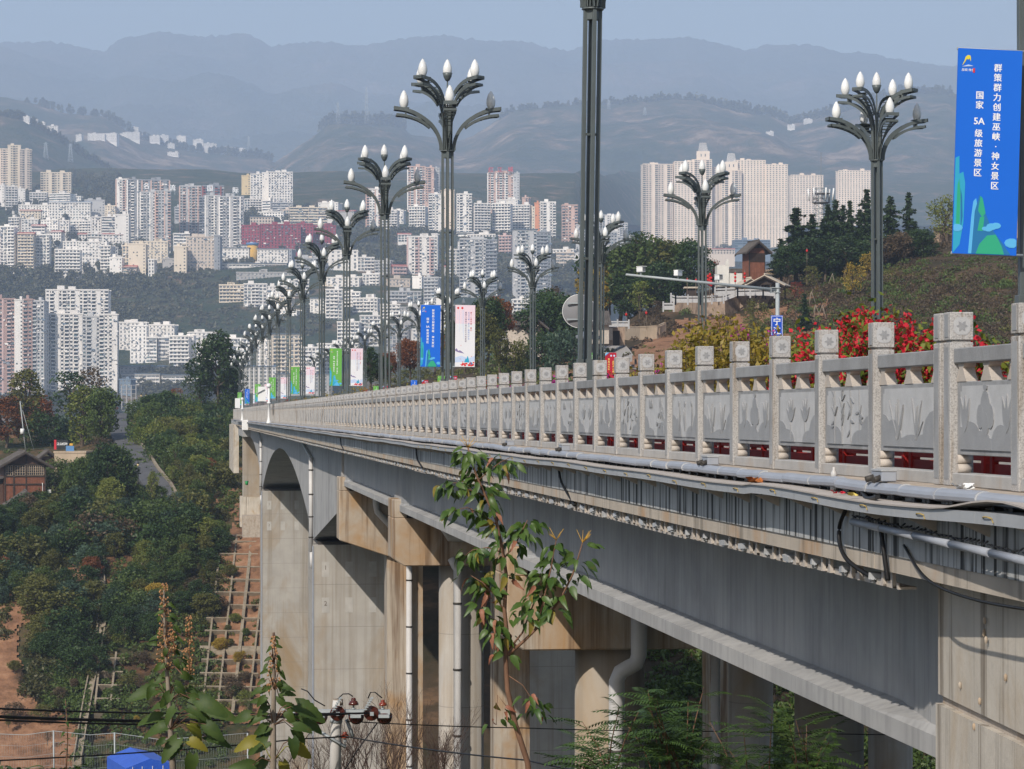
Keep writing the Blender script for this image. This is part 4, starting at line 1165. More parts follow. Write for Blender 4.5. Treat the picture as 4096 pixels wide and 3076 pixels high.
for k, (u, yaw) in enumerate(((.90, .5), (.655, 2.4), (.385, .3))):
    c = a0.lerp(a1, u)
    e = empty('traffic_camera', Vector(gt.location) + c + Vector((0, 0, .06)), yaw, ['white box camera at the tip of the gantry arm', 'white tube camera in the middle of the gantry arm, turned away', 'white box camera on the gantry arm between lamp post and pole'][k], 'camera', 'traffic cameras on the gantry')
    m = MB(); m.box(-.09, .09, -.17, .17, .08, .28); m.build('housing', M['white_paint'], e, .02)
    m = MB(); m.box(-.105, .105, -.22, .15, .281, .30); m.build('sun_shield', M['white_paint'], e)
    m = MB(); m.box(-.065, .065, -.178, -.171, .12, .25); m.build('lens', M['sign_back'], e)
    m = MB(); m.tube([(0, 0, -.06), (0, 0, .09)], .025, 8); m.build('mount', M['steel'], e)
sn = empty('name_sign', (21.55, gy - .12, gz(1262) - 1.0), 0, 'small blue sign with two white characters on the gantry pole', 'sign')
m = MB(); m.box(-.225, .225, -.01, .01, 0, 1.0); m.build('plate', M['sign_blue'], sn, .004)
m = MB()
for a, b, c, d in ((-.205, .205, .965, .98), (-.205, .205, .02, .035), (-.205, -.19, .035, .965), (.19, .205, .035, .965)): m.box(a, b, -.014, -.0095, c, d)
m.build('border', M['text_white'], sn)
text_obj('lettering', '宁江', M['text_white'], .30, sn, (0, -.0145, .90), (math.pi / 2, 0, 0), .02, True)

# ------------------------------------------------------------------ benches and planters
def make_bench():
    e = empty('bench', (0, 0, 0), 0, 'x', 'bench', 'red benches behind the railing')
    m = MB(); m.box(-.02, .02, -1.1, 1.1, .355, .50); m.build('back_board', M['red_wood'], e, .006)
    m = MB(); m.box(-.018, .018, -1.1, 1.1, .20, .335); m.build('back_board', M['red_wood'], e, .006)
    m = MB(); m.box(.03, .45, -1.12, 1.12, .44, .48); m.build('seat', M['red_wood'], e, .006)
    for y in (-1.06, 0, 1.06):
        m = MB(); m.box(-.035, .02, y - .035, y + .035, 0, .52); m.build('post', M['red_wood'], e, .004)
        m = MB(); m.box(.36, .42, y - .03, y + .03, 0, .44); m.build('leg', M['red_wood'], e, .004)
    return e
bn = make_bench(); bt_ = tree_of(bn)
k = 0; yy = 16.6
while yy < 118:
    c = bn if k == 0 else copy_tree(bn, bt_, (6.28, yy, ZB))
    c.location = (6.28, yy, ZB); c['label'] = 'red wooden bench on the footway glimpsed through the gap below the stone panels'
    yy += 2.35; k += 1
# ================================================================== plants: shared makers
M['bark'] = mk('bark', (0.10, 0.075, 0.055), 0.9, 0.3, 6)
M['bark_lt'] = mk('pale_bark', (0.22, 0.18, 0.14), 0.9, 0.25, 6)
M['twig'] = mk('twig', (0.085, 0.055, 0.045), 0.9, 0.3, 10)
M['lf_dark'] = leafm('leaf_dark_green', [(0.010, 0.024, 0.009), (0.022, 0.048, 0.014), (0.042, 0.078, 0.02)])
M['lf_mid'] = leafm('leaf_mid_green', [(0.020, 0.040, 0.010), (0.045, 0.080, 0.018), (0.085, 0.125, 0.028)])
M['lf_olive'] = leafm('leaf_olive', [(0.035, 0.042, 0.012), (0.07, 0.08, 0.02), (0.13, 0.13, 0.03)])
M['lf_lime'] = leafm('leaf_lime', [(0.05, 0.075, 0.012), (0.10, 0.14, 0.02), (0.18, 0.20, 0.04)])
M['lf_yellow'] = leafm('leaf_yellow', [(0.12, 0.09, 0.012), (0.26, 0.18, 0.02), (0.40, 0.28, 0.04)])
M['lf_rust'] = leafm('leaf_rust', [(0.05, 0.035, 0.015), (0.13, 0.055, 0.02), (0.22, 0.075, 0.025)])
M['lf_red'] = leafm('leaf_red', [(0.07, 0.015, 0.012), (0.17, 0.03, 0.02), (0.24, 0.06, 0.03)])
M['lf_brown'] = leafm('leaf_brown', [(0.045, 0.035, 0.022), (0.085, 0.06, 0.035), (0.13, 0.09, 0.05)])
M['lf_blue'] = leafm('leaf_blue_green', [(0.018, 0.038, 0.024), (0.035, 0.065, 0.04), (0.06, 0.10, 0.06)])
M['lf_conifer'] = leafm('conifer_needles', [(0.009, 0.022, 0.010), (0.018, 0.040, 0.014), (0.034, 0.062, 0.02)], trans=.1)
M['lf_wood'] = leafm('far_wood', [(0.012, 0.022, 0.009), (0.022, 0.038, 0.013), (0.04, 0.055, 0.02), (0.075, 0.07, 0.03)], trans=.1, world_scale=.02)

def leaf_quads(C, size, r=rng, stretch=1.5, droop=0.0, up=0.3):
    """C (N,3) centres -> (N,4,3) rhombic leaf quads with random attitude"""
    n = len(C)
    a = r.normal(0, 1, (n, 3)); a[:, 2] -= droop; a /= np.linalg.norm(a, axis=1, keepdims=True)
    b = r.normal(0, 1, (n, 3)); b[:, 2] *= (1 - up); b -= (b * a).sum(1, keepdims=True) * a; b /= np.linalg.norm(b, axis=1, keepdims=True) + 1e-9
    s = size * r.uniform(.6, 1.35, (n, 1))
    a = a * s * stretch * .5; b = b * s * .42
    return np.stack([C - a, C + b * r.uniform(.7, 1.1, (n, 1)) - a * .1, C + a, C - b - a * .1], 1)

def clump_cloud(centers, radii, per, r=rng, flat=.8, shell=.45):
    out = []
    for c, rad in zip(centers, radii):
        n = int(per * (rad ** 2))
        d = r.normal(0, 1, (n, 3)); d /= np.linalg.norm(d, axis=1, keepdims=True)
        d *= rad * (shell + (1 - shell) * r.random((n, 1)) ** .5); d[:, 2] *= flat
        out.append(np.asarray(c) + d)
    return np.concatenate(out)

def limb(m, a, b, r0, r1, wob=.08, n=4, r=random, sides=6):
    a, b = Vector(a), Vector(b); L = (b - a).length; pts = []
    for i in range(n + 1):
        t = i / n; p = a.lerp(b, t)
        if 0 < i < n: p += Vector((r.uniform(-1, 1), r.uniform(-1, 1), r.uniform(-.4, .4))) * wob * L
        pts.append(p)
    m.tube(pts, [r0 + (r1 - r0) * i / n for i in range(n + 1)], sides, cap=False)
    return pts

def broad_tree(seed, h=7.0, w=5.0, leaf=.25, per=48, base=.28, nclump=34, airy=1.0, mat='lf_mid'):
    """meshes (trunk, crown) of a broadleaf tree of height h, crown width w"""
    r = np.random.default_rng(seed); rp = random.Random(seed)
    m = MB(); top = Vector((rp.uniform(-.3, .3), rp.uniform(-.3, .3), h * .62))
    limb(m, (0, 0, -.8), top, h * .022 + .05, h * .010, .03, 5, rp, 8)
    cs, rs = [], []
    for k in range(nclump):
        t = k / nclump; ang = k * 2.4 + rp.uniform(-.5, .5)
        z = h * (base + (1 - base) * (t ** .85)) * rp.uniform(.92, 1.0)
        prof = math.sin(math.pi * (.12 + .86 * (z / h - base) / (1 - base))) ** .7
        rad = w * .5 * prof * rp.uniform(.35, 1.0)
        c = Vector((rad * math.cos(ang), rad * math.sin(ang), z)); cs.append(c); rs.append(w * rp.uniform(.11, .20))
        if k % 2 == 0: limb(m, (0, 0, z * .62), c, h * .009 + .015, .015, .08, 3, rp, 5)
    C = clump_cloud(cs, rs, per / max(.3, leaf) * airy, r)
    C += r.normal(0, .12, C.shape)
    Q = leaf_quads(C, leaf, r)
    return m.mesh('trunk', M['bark']), quads_mesh('crown', Q, M[mat])

def conifer(seed, h=9.0, w=3.4, leaf=.24, mat='lf_conifer'):
    r = np.random.default_rng(seed); rp = random.Random(seed)
    m = MB(); limb(m, (0, 0, -.8), (0, 0, h * .97), h * .016 + .04, .02, .01, 5, rp, 7)
    C = []
    nl = int(h * 2.6)
    for k in range(nl):
        z = h * (.06 + .93 * k / nl); R = w * .5 * (1 - (z / h)) ** (.7 + .12 * (seed % 4)) * rp.uniform(.4, 1.25) + .06
        for j in range(5):
            a = j * .9 + k * 1.7 + rp.uniform(-.3, .3); L = R * rp.uniform(.5, 1.2)
            n = int(8 + L * 30); t = r.random(n) ** .8
            p = np.stack([L * t * math.cos(a), L * t * math.sin(a), z - .28 * L * t + r.normal(0, .05, n)], 1); p[:, :2] += r.normal(0, .05 + .04 * L, (n, 2))
            C.append(p)
            if k % 3 == 0 and j % 2 == 0: limb(m, (0, 0, z), (L * .8 * math.cos(a), L * .8 * math.sin(a), z - .2 * L), .025, .008, .02, 2, rp, 4)
    Q = leaf_quads(np.concatenate(C), leaf, r, 2.0, .4)
    return m.mesh('trunk', M['bark']), quads_mesh('crown', Q, M[mat])

def bare_tree(seed, h=5.0, w=3.0, mat='twig', r0=None):
    rp = random.Random(seed); m = MB()
    def grow(p, d, L, r, lev):
        q = p + d * L; mid = p.lerp(q, .5) + Vector((rp.uniform(-1, 1), rp.uniform(-1, 1), rp.uniform(-.5, .5))) * L * .07
        m.tube([p, mid, q], [r, r * .85, r * .7], 5 if lev < 2 else 3, cap=False)
        if lev >= 4: return
        for _ in range(3 if lev < 3 else 2):
            nd = (d + Vector((rp.uniform(-1, 1), rp.uniform(-1, 1), rp.uniform(-.1, .8))) * .62).normalized()
            grow(p.lerp(q, rp.uniform(.55, 1)), nd, L * rp.uniform(.55, .8), r * .6, lev + 1)
    for k in range(3):
        grow(Vector((0, 0, -.3)), Vector((rp.uniform(-.35, .35) * w / 3, rp.uniform(-.35, .35) * w / 3, 1)).normalized(), h * .42, r0 or h * .012, 0)
    return m.mesh('branches', M[mat])

def swap(me, mat):
    c = me.copy(); c.materials.clear(); c.materials.append(M[mat]); return c
TREES = {}
def protos():
    T = TREES
    for i in range(4): T['broad', i] = broad_tree(100 + i, 7, 5 + .5 * (i % 2), nclump=30 + 4 * i)
    for i in range(2): T['tall', i] = broad_tree(120 + i, 9, 3.6, base=.15, nclump=44)
    for i in range(2): T['bush', i] = broad_tree(140 + i, 3.0, 4.2, leaf=.2, base=.05, nclump=26, per=40)
    for i in range(5): T['conifer', i] = conifer(160 + i, 9, 3.4 + .5 * i)
    T['airy', 0] = broad_tree(170, 6.5, 4.2, leaf=.22, nclump=24, per=24, base=.35)
    T['airy', 1] = broad_tree(171, 7.5, 4.6, leaf=.22, nclump=30, per=22, base=.3)
protos()
TM = {}
def plant(name, key, matk, loc, scale, rz, label, cat='tree', group=None):
    tr, cr = TREES[key]
    k = (key, matk)
    if k not in TM: TM[k] = swap(cr, matk)
    e = empty(name, loc, rz, label, cat, group); e.scale = scale if isinstance(scale, tuple) else (scale, scale, scale)
    link('trunk', tr, e); link('crown', TM[k], e)
    return e
# ================================================================== the town across the valley
def wallm(name, col, streak=.35):
    return mk('facade_' + name, col, .85, .07, .05, streak=streak, streak_col=tuple(c * .62 for c in col), streak_scale=(.9, .9, .06), streak_lo=.52, streak_hi=.75, rnd=.10)
for n_, c_ in dict(white=(.87, .82, .76), offw=(.77, .725, .675), beige=(.92, .76, .61), cream=(.74, .63, .49), grey=(.50, .49, .48), dgrey=(.28, .29, .31), redbr=(.42, .28, .24), salmon=(.62, .42, .34), orange=(.66, .26, .12),
                   pink=(.60, .42, .38), crimson=(.30, .045, .065), yellow=(.68, .52, .28), gold=(.62, .36, .06), blue=(.10, .22, .42), slate=(.16, .21, .27), conc=(.40, .38, .36), roofred=(.36, .09, .07), tan=(.62, .52, .43)).items():
    M['f_' + n_] = wallm(n_, c_)
def panem():
    m, nt, b = nodes_of('window_glass')
    g = pos(nt, (1 / 3.3, 1 / 3.3, 1 / 3.05)); fl = N(nt, 'ShaderNodeVectorMath', operation='FLOOR'); nt.links.new(g, fl.inputs[0])
    wn_ = N(nt, 'ShaderNodeTexWhiteNoise', noise_dimensions='3D'); nt.links.new(fl.outputs[0], wn_.inputs['Vector'])
    oi = N(nt, 'ShaderNodeObjectInfo'); a = N(nt, 'ShaderNodeMath', operation='ADD'); nt.links.new(wn_.outputs[0], a.inputs[0]); nt.links.new(oi.outputs['Random'], a.inputs[1])
    fr = N(nt, 'ShaderNodeMath', operation='FRACT'); nt.links.new(a.outputs[0], fr.inputs[0])
    c = ramp(nt, fr.outputs[0], [(0.0, (.010, .014, .02)), (.55, (.025, .036, .05)), (.8, (.05, .075, .09)), (.93, (.10, .17, .17)), (1.0, (.30, .29, .27))])
    nt.links.new(c.outputs[0], b.inputs['Base Color']); b.inputs['Roughness'].default_value = .3; b.inputs['Specular IOR Level'].default_value = .25
    return m
M['pane'] = panem()
WIN = {}
def win_mesh(w, h):
    k = (round(w, 1), round(h, 1))
    if k not in WIN:
        m = MB(); w, h = k
        m.box(-w / 2, w / 2, .08, .16, 0, h, M['pane'])
        for x in (-w / 2, -w / 6, w / 6, w / 2 - .08): m.box(x, x + .08, .02, .1, 0, h, M['white_paint'])
        m.box(-w / 2, w / 2, .015, .11, h * .66, h * .66 + .07, M['white_paint']); m.box(-w / 2 - .1, w / 2 + .1, -.12, .1, -.12, 0, M['white_paint'])
        WIN[k] = m.mesh('window')
    return WIN[k]
NB = [0]
words_n = ['zero', 'one', 'two', 'three', 'four', 'five', 'six', 'seven', 'eight', 'nine', 'ten', 'eleven', 'twelve', 'thirteen', 'fourteen', 'fifteen', 'sixteen', 'seventeen', 'eighteen', 'nineteen']
COLN = dict(white='white', offw='off white', beige='beige', cream='cream', grey='grey', dgrey='dark grey', redbr='red brown', salmon='salmon', orange='orange', pink='pinkish', crimson='crimson', yellow='yellow', gold='golden', blue='blue', slate='slate blue', conc='bare concrete', roofred='red', tan='tan')
STYN = dict(grid='block with window grid', balc='block with balconies', blank='block with blank wall', band='block with long bands', tower='tower with vertical bays', low='low building', frame='open frame building')
def district(x, y):
    if y > 1290: return 'on the river bank' if x < 880 else 'on the bank behind the lamps'
    if x > 2480: return 'behind the wooded hill'
    if x > 1420: return 'in the upper town behind lamps' if y < 960 else 'in the lower town behind lamps'
    if x > 860: return 'near the crimson block' if y < 1110 else 'on the slope below the crimson block'
    return 'above the wooded ravine' if y > 880 else 'on the upper town terraces'
def building(x0, x1, yt, yb, style='grid', col='white', D=None, yaw=None, depth=None, floors=None, label=None, accent=None, roof=1, sink=14.0, cell=3.4, top=None, fh=None):
    NB[0] += 1; rb = random.Random(NB[0] * 31 + 5)
    cx = (x0 + x1) / 2
    if D is None: D = float(city_D(yb, cx))
    if yaw is None: yaw = rb.uniform(-.32, .32)
    W = (x1 - x0) * D / F; H = (yb - yt) * D / F
    Dp = depth or min(max(10, W * .55), 18)
    Wf = max(3.0, W - abs(math.sin(yaw)) * Dp * .8)
    nf = floors or max(1, round(H / (fh or 3.05))); h = H / nf; nc = max(1, round(Wf / cell)); w = Wf / nc
    o = P(cx, yb, D)
    st = (words_n[nf] if nf < 20 else str(nf)) + ' storey '
    lab = label or f'{COLN[col]} {st}{STYN[style]} {district(cx, yb)}'
    e = empty('apartment_building' if style not in ('low', 'frame') else 'town_building', o, CAMYAW + yaw, lab, 'building', 'buildings of the hillside town')
    wm = M['f_' + col]; am = M['f_' + (accent or col)]
    m = MB()
    x_ = -Wf / 2
    if style == 'frame':
        for k in range(nf + 1): m.box(-Wf / 2, Wf / 2, 0, Dp, k * h - .25, k * h)
        for k in range(nc + 1):
            for yy in (.1, Dp - .6): m.box(x_ + k * w - .3, x_ + k * w + .3, yy, yy + .5, -sink, H - .3)
        m.build('frame', wm, e); return e
    m.box(-Wf / 2, Wf / 2, .62, Dp, -sink, H)
    m.box(-Wf / 2, Wf / 2, .0, .62, -sink, 0)
    if style == 'blank': m.box(-Wf / 2, Wf / 2, 0, .62, 0, H)
    g = MB(); sv = MB()
    px_cell = w / D * F
    indiv = px_cell >= 12.5 and D < 2600 and nf * nc <= 300 and style in ('grid', 'balc', 'band', 'low')
    if style in ('grid', 'balc', 'band', 'low'):
        pw = {'grid': .3, 'balc': .14, 'band': .06, 'low': .25}[style] * w
        for k in range(nc + 1):
            if style == 'band' and k % 3 and k != nc: continue
            m.box(max(x_, x_ + k * w - pw), min(-x_, x_ + k * w + pw), 0.05, .62, 0, H)
        if not indiv: g.box(-Wf / 2 + .1, Wf / 2 - .1, .3, .62, .1, H - .1)
        sh = {'grid': .47, 'balc': .28, 'band': .5, 'low': .42}[style] * h
        s = MB(); s.box(-Wf / 2, Wf / 2, .02, .6, 0, sh); sm = s.mesh('floor_band', wm)
        for k in range(nf): link('floor_band', sm, e, (0, 0, k * h))['kind'] = 'stuff'
        m.box(-Wf / 2, Wf / 2, .01, .61, H - .35, H)
        if indiv:
            ww = w - 2 * pw; wmh = win_mesh(max(.8, ww), max(.8, h - sh))
            sx = ww / max(.8, round(ww, 1)); 
            for k in range(nf):
                for j in range(nc): link('window', wmh, e, (x_ + (j + .5) * w, .15, k * h + sh))
        if style == 'balc':
            b = MB(); j = 0
            while j < nc:
                n = rb.choice((1, 2, 2, 3)); n = min(n, nc - j)
                if rb.random() < .8:
                    b.box(x_ + j * w + .25, x_ + (j + n) * w - .25, -1.15, .05, -.12, .05); b.box(x_ + j * w + .25, x_ + (j + n) * w - .25, -1.15, -1.05, .05, 1.0)
                    b.box(x_ + j * w + .25, x_ + j * w + .35, -1.05, .05, .05, 1.0); b.box(x_ + (j + n) * w - .35, x_ + (j + n) * w - .25, -1.05, .05, .05, 1.0)
                j += n
            if b.v:
                bmsh = b.mesh('balcony_row', am)
                for k in range(1 if nf > 2 else 0, nf): link('balcony_row', bmsh, e, (0, 0, k * h))['kind'] = 'stuff'
    elif style == 'tower':
        g.box(-Wf / 2 + .1, Wf / 2 - .1, .35, .62, .1, H - .1)
        j = 0; s = MB(); b = MB(); pat = rb.choice(((1, 0, 2, 0), (0, 2, 1, 0, 2), (2, 0, 0, 1)))
        for j in range(nc):
            p = pat[j % len(pat)]; a0, a1 = x_ + j * w, x_ + (j + 1) * w
            m.box(a0 - .12, a0 + .18, -.1, .6, 0, H)
            if p == 0: s.box(a0, a1, .05, .6, 0, h * .5); m.box(a0, a0 + w * .22, .05, .6, 0, H); m.box(a1 - w * .22, a1, .05, .6, 0, H)
            elif p == 1: m.box(a0, a1, .0, .6, 0, H); 
            else: b.box(a0 + .15, a1, -.9, .3, -.1, .06); b.box(a0 + .15, a1, -.9, -.8, .06, .95)
        m.box(-x_ - .18, -x_, -.1, .6, 0, H); m.box(-Wf / 2, Wf / 2, 0, .61, H - .5, H)
        if s.v:
            sm = s.mesh('floor_band', wm)
            for k in range(nf): link('floor_band', sm, e, (0, 0, k * h))['kind'] = 'stuff'
        if b.v:
            bmsh = b.mesh('balcony_row', am)
            for k in range(nf): link('balcony_row', bmsh, e, (0, 0, k * h))['kind'] = 'stuff'
        if accent:
            a = MB()
            for k in range(0, nc + 1, 3): a.box(x_ + k * w - .7, x_ + k * w + .7, -.35, .05, 0, H)
            a.build('accent_stripe', am, e)
    else:   # blank
        for k in range(nf):
            for j in range(nc):
                if rb.random() < .22 or j == nc - 1: g.box(x_ + (j + .35) * w, x_ + (j + .7) * w, -.03, .1, k * h + .9, k * h + 2.1)
    # windows on the end walls
    ns = max(1, int(Dp / 4.5))
    for k in range(nf):
        for j in range(ns):
            if style != 'blank' and (j + NB[0]) % 2 == 0:
                yy = 1.2 + (j + .5) * (Dp - 2) / ns
                for sx in (-1, 1): g.box(sx * Wf / 2 - .04, sx * Wf / 2 + .04, yy - .6, yy + .6, k * h + .9, k * h + 2.3)
    if D < 3300 and style in ('grid', 'balc', 'tower', 'band') and nf > 2:      # air conditioners, awnings, cages
        for cm in ('f_white', 'f_dgrey', 'f_slate'):
            cl = MB()
            for _ in range(int(min(60, nf * nc * .16))):
                a = x_ + rb.uniform(.03, .95) * Wf; z = rb.randrange(nf) * h + rb.uniform(.1, .55) * h; ww_ = rb.choice((.8, .9, 1.6, 2.6)); cl.box(a, a + ww_, -rb.uniform(.3, 1.2), .0, z, z + rb.choice((.55, .6, 1.3)))
            if cl.v: cl.build('facade_clutter', M[cm], e, fix=False)['kind'] = 'stuff'
    m.build('wall', wm, e, fix=False)
    if g.v: g.build('glazing', M['pane'], e, fix=False)['kind'] = 'stuff'
    # roof
    r = MB(); r.box(-Wf / 2 - .3, Wf / 2 + .3, -.3, Dp + .3, H + .001, H + .3)
    for q in (0, 1): r.box(-Wf / 2 - .3, Wf / 2 + .3, q * Dp - .3, q * Dp + .0, H + .3, H + 1.1)
    r.build('parapet', wm, e, fix=False)
    if roof == 1 and Wf > 6:
        for q in range(1 if Wf < 22 else 2):
            a = rb.uniform(-.35, .2) * Wf; b = MB(); b.box(a, a + min(6, Wf * .25), 2, 6.5, H + .3, H + rb.uniform(2.6, 4.2)); b.build('stair_house', wm, e)
    elif roof == 2:
        b = MB(); b.prism([(-.8, H + .3), (Dp / 2, H + 2.6), (Dp + .8, H + .3)], lambda a, c, d: (d, a, c), -Wf / 2 - .8, Wf / 2 + .8); b.build('roof', M['f_' + (top or 'roofred')], e)
    elif roof == 3:
        b = MB(); b.box(-Wf / 2 - 1, Wf / 2 + 1, -1.2, Dp + .6, H + 1.11, H + 1.5); b.build('roof', M['f_' + (top or 'slate')], e)
    return e
B = building
# --- upper left
for a in ((-30, 34, 597, 765, 'tower', 'beige'), (30, 84, 583, 765, 'tower', 'cream'), (78, 128, 600, 768, 'tower', 'tan')): B(*a, yaw=.12)
B(161, 286, 692, 788, 'tower', 'cream', yaw=.1)
B(-10, 22, 742, 815, 'blank', 'offw'); B(20, 72, 748, 838, 'balc', 'offw'); B(70, 103, 757, 822, 'blank', 'white', accent='roofred')
B(118, 188, 772, 812, 'balc', 'offw'); B(185, 292, 776, 815, 'band', 'white'); B(262, 325, 788, 812, 'low', 'white')
B(72, 215, 822, 872, 'grid', 'white', yaw=.12, label='long white slab block stepping along the upper terrace'); B(195, 362, 812, 878, 'grid', 'white', yaw=.05, roof=2, top='slate', label='long white slab block with a slate blue gable roof')
B(335, 422, 802, 868, 'blank', 'grey')
B(418, 462, 825, 872, 'grid', 'cream')
B(28, 84, 872, 940, 'balc', 'offw'); B(84, 152, 880, 942, 'grid', 'offw'); B(158, 238, 882, 950, 'grid', 'white'); B(238, 276, 884, 955, 'grid', 'offw'); B(272, 372, 886, 950, 'balc', 'white')
B(362, 410, 870, 962, 'grid', 'offw'); B(405, 464, 868, 965, 'band', 'offw'); B(458, 516, 860, 985, 'blank', 'offw')
B(-30, 60, 908, 1085, 'balc', 'white', yaw=-.1, accent='white'); B(70, 135, 938, 1085, 'balc', 'cream', yaw=.0, roof=2); B(134, 198, 940, 1080, 'balc', 'white', yaw=0)
B(196, 250, 930, 975, 'low', 'white', roof=2); B(312, 368, 940, 972, 'low', 'white', roof=2); B(245, 325, 968, 1010, 'low', 'offw'); B(218, 322, 1000, 1102, 'balc', 'white', yaw=.05)
B(312, 410, 970, 1072, 'grid', 'white', yaw=.08); B(395, 450, 985, 1090, 'balc', 'offw'); B(436, 490, 1032, 1108, 'blank', 'white', yaw=-.1)
B(385, 490, 940, 985, 'grid', 'offw', roof=2)
# towers with red stripes
B(463, 516, 718, 868, 'tower', 'white', accent='salmon', yaw=.1, label='white tower end with red vertical stripes above the white curved block')
B(508, 566, 720, 968, 'tower', 'dgrey', accent='white', yaw=.1); B(560, 626, 770, 978, 'tower', 'grey', accent='white', yaw=.08); B(620, 684, 765, 988, 'tower', 'grey', accent='salmon', yaw=.08); B(566, 680, 722, 800, 'tower', 'dgrey', accent='salmon', yaw=.1, D=2800)
B(717, 806, 746, 948, 'tower', 'grey', accent='salmon', yaw=.1); B(796, 834, 790, 960, 'tower', 'dgrey', yaw=.1); B(820, 882, 784, 988, 'tower', 'grey', accent='white', yaw=.08); B(876, 976, 788, 992, 'tower', 'grey', accent='white', yaw=.08); B(806, 900, 745, 800, 'tower', 'dgrey', accent='roofred', D=2850)
B(488, 534, 985, 1098, 'balc', 'cream'); B(512, 584, 978, 1104, 'blank', 'cream', yaw=-.05); B(530, 672, 968, 1052, 'grid', 'cream', yaw=.05); B(590, 620, 1040, 1110, 'low', 'offw')
B(692, 762, 936, 1010, 'band', 'white'); B(696, 746, 988, 1108, 'blank', 'cream', yaw=0, label='tall blank cream end wall rising out of the wooded ravine'); B(742, 862, 950, 1098, 'grid', 'tan', yaw=.1); B(855, 882, 945, 1105, 'blank', 'dgrey')
# yellow and white tower, crimson block and neighbours
B(966, 1002, 704, 796, 'blank', 'yellow', yaw=0, label='yellow end wall of the tall white tower above the crimson block'); B(1000, 1052, 698, 800, 'grid', 'offw', yaw=.1, D=3250); B(1048, 1080, 692, 852, 'blank', 'offw', yaw=0); B(1072, 1172, 690, 856, 'grid', 'offw', yaw=.06, label='tall off white tower with a dense window grid above the crimson block')
B(975, 1060, 798, 848, 'balc', 'offw'); B(1025, 1140, 850, 880, 'low', 'white'); B(1000, 1095, 870, 905, 'low', 'tan', roof=3)
B(1158, 1310, 832, 908, 'band', 'cream', yaw=.06, label='cream five storey block with long balcony bands beside the yellow tower')
B(964, 1042, 904, 1000, 'grid', 'crimson', yaw=-.12, label='left wing of the large crimson block'); B(1040, 1206, 900, 1005, 'grid', 'crimson', yaw=.12, accent='pink', label='long crimson block with pale storey lines'); B(1186, 1252, 897, 998, 'grid', 'crimson', yaw=.05, label='projecting crimson stair wing of the long red block'); B(1248, 1345, 905, 990, 'grid', 'crimson', yaw=.1, label='stepped crimson wing behind the lamp heads')
B(880, 996, 996, 1060, 'grid', 'white', yaw=.03, roof=3); B(1028, 1152, 1000, 1078, 'grid', 'offw', yaw=.05, roof=3); B(885, 1146, 1058, 1098, 'band', 'offw', yaw=.02, roof=3, label='long low building with a dark roof edge below the golden drum'); B(945, 1182, 1092, 1138, 'grid', 'conc', yaw=.02); B(1150, 1172, 1000, 1110, 'blank', 'dgrey')
od = float(city_D(1042, 1010)); e = empty('town_building', P(1010, 1042, od), 0, 'golden yellow drum shaped building with a blue rim', 'building', 'buildings of the hillside town')
m = MB(); m.lathe([(5.3, -12), (5.3, 15)], 24); m.build('drum', M['f_gold'], e); m = MB(); m.lathe([(5.6, 15.01), (6.2, 16.5), (6.2, 17.6), (5.0, 17.7)], 24); m.build('rim', M['f_blue'], e)
# lower centre left
B(875, 978, 1142, 1238, 'balc', 'cream', yaw=.06); B(974, 1068, 1138, 1258, 'balc', 'offw', yaw=.06); B(1062, 1134, 1148, 1226, 'grid', 'offw', yaw=.06)
B(1090, 1196, 1243, 1285, 'low', 'white'); B(1240, 1348, 1198, 1278, 'grid', 'white', yaw=.0, roof=3, label='small white block with evenly spaced windows among the lamp poles')
B(1298, 1432, 1004, 1112, 'grid', 'offw', yaw=.02, cell=5, fh=3.8, label='broad off white block with wide spaced square windows'); B(1300, 1442, 1112, 1176, 'grid', 'offw', cell=5); B(1180, 1300, 1035, 1120, 'balc', 'grey'); B(1176, 1240, 1120, 1200, 'balc', 'offw')
B(1428, 1500, 1032, 1112, 'balc', 'offw'); B(1495, 1566, 1045, 1118, 'balc', 'grey'); B(1442, 1525, 1098, 1172, 'balc', 'offw'); B(1568, 1632, 1068, 1120, 'balc', 'pink', roof=2)
B(1300, 1372, 1160, 1300, 'balc', 'offw'); B(1370, 1440, 1170, 1255, 'balc', 'white'); B(1400, 1520, 1195, 1275, 'balc', 'offw'); B(1548, 1648, 1118, 1178, 'grid', 'tan'); B(1644, 1692, 1108, 1185, 'blank', 'white'); B(1690, 1758, 1112, 1262, 'balc', 'grey'); B(1545, 1690, 1168, 1240, 'balc', 'grey'); B(1520, 1600, 1220, 1300, 'balc', 'offw'); B(1600, 1720, 1232, 1320, 'grid', 'conc'); B(1740, 1790, 1190, 1330, 'blank', 'offw')
B(1440, 1530, 1265, 1400, 'balc', 'offw'); B(1345, 1440, 1290, 1420, 'balc', 'offw'); B(1530, 1640, 1300, 1450, 'balc', 'conc'); B(1640, 1760, 1320, 1450, 'grid', 'offw')
# upper centre
B(1464, 1526, 758, 912, 'tower', 'white', accent='salmon', yaw=.05); B(1524, 1592, 842, 926, 'balc', 'offw'); B(1440, 1530, 770, 800, 'low', 'white', D=3500)
B(1630, 1702, 668, 840, 'tower', 'salmon', accent='white', yaw=.05, top='salmon'); B(1700, 1736, 672, 810, 'tower', 'salmon', yaw=0, D=3180); B(1732, 1758, 674, 815, 'blank', 'grey', yaw=0, D=3190)
B(1630, 1706, 828, 930, 'balc', 'white'); B(1714, 1770, 778, 942, 'tower', 'white', yaw=.04); B(1768, 1822, 762, 940, 'blank', 'beige'); B(1826, 1888, 778, 946, 'tower', 'white', yaw=.04); B(1894, 1966, 816, 946, 'balc', 'offw'); B(1964, 2046, 816, 942, 'balc', 'white'); B(2044, 2124, 822, 930, 'balc', 'offw'); B(2085, 2118, 792, 840, 'tower', 'salmon', D=3250)
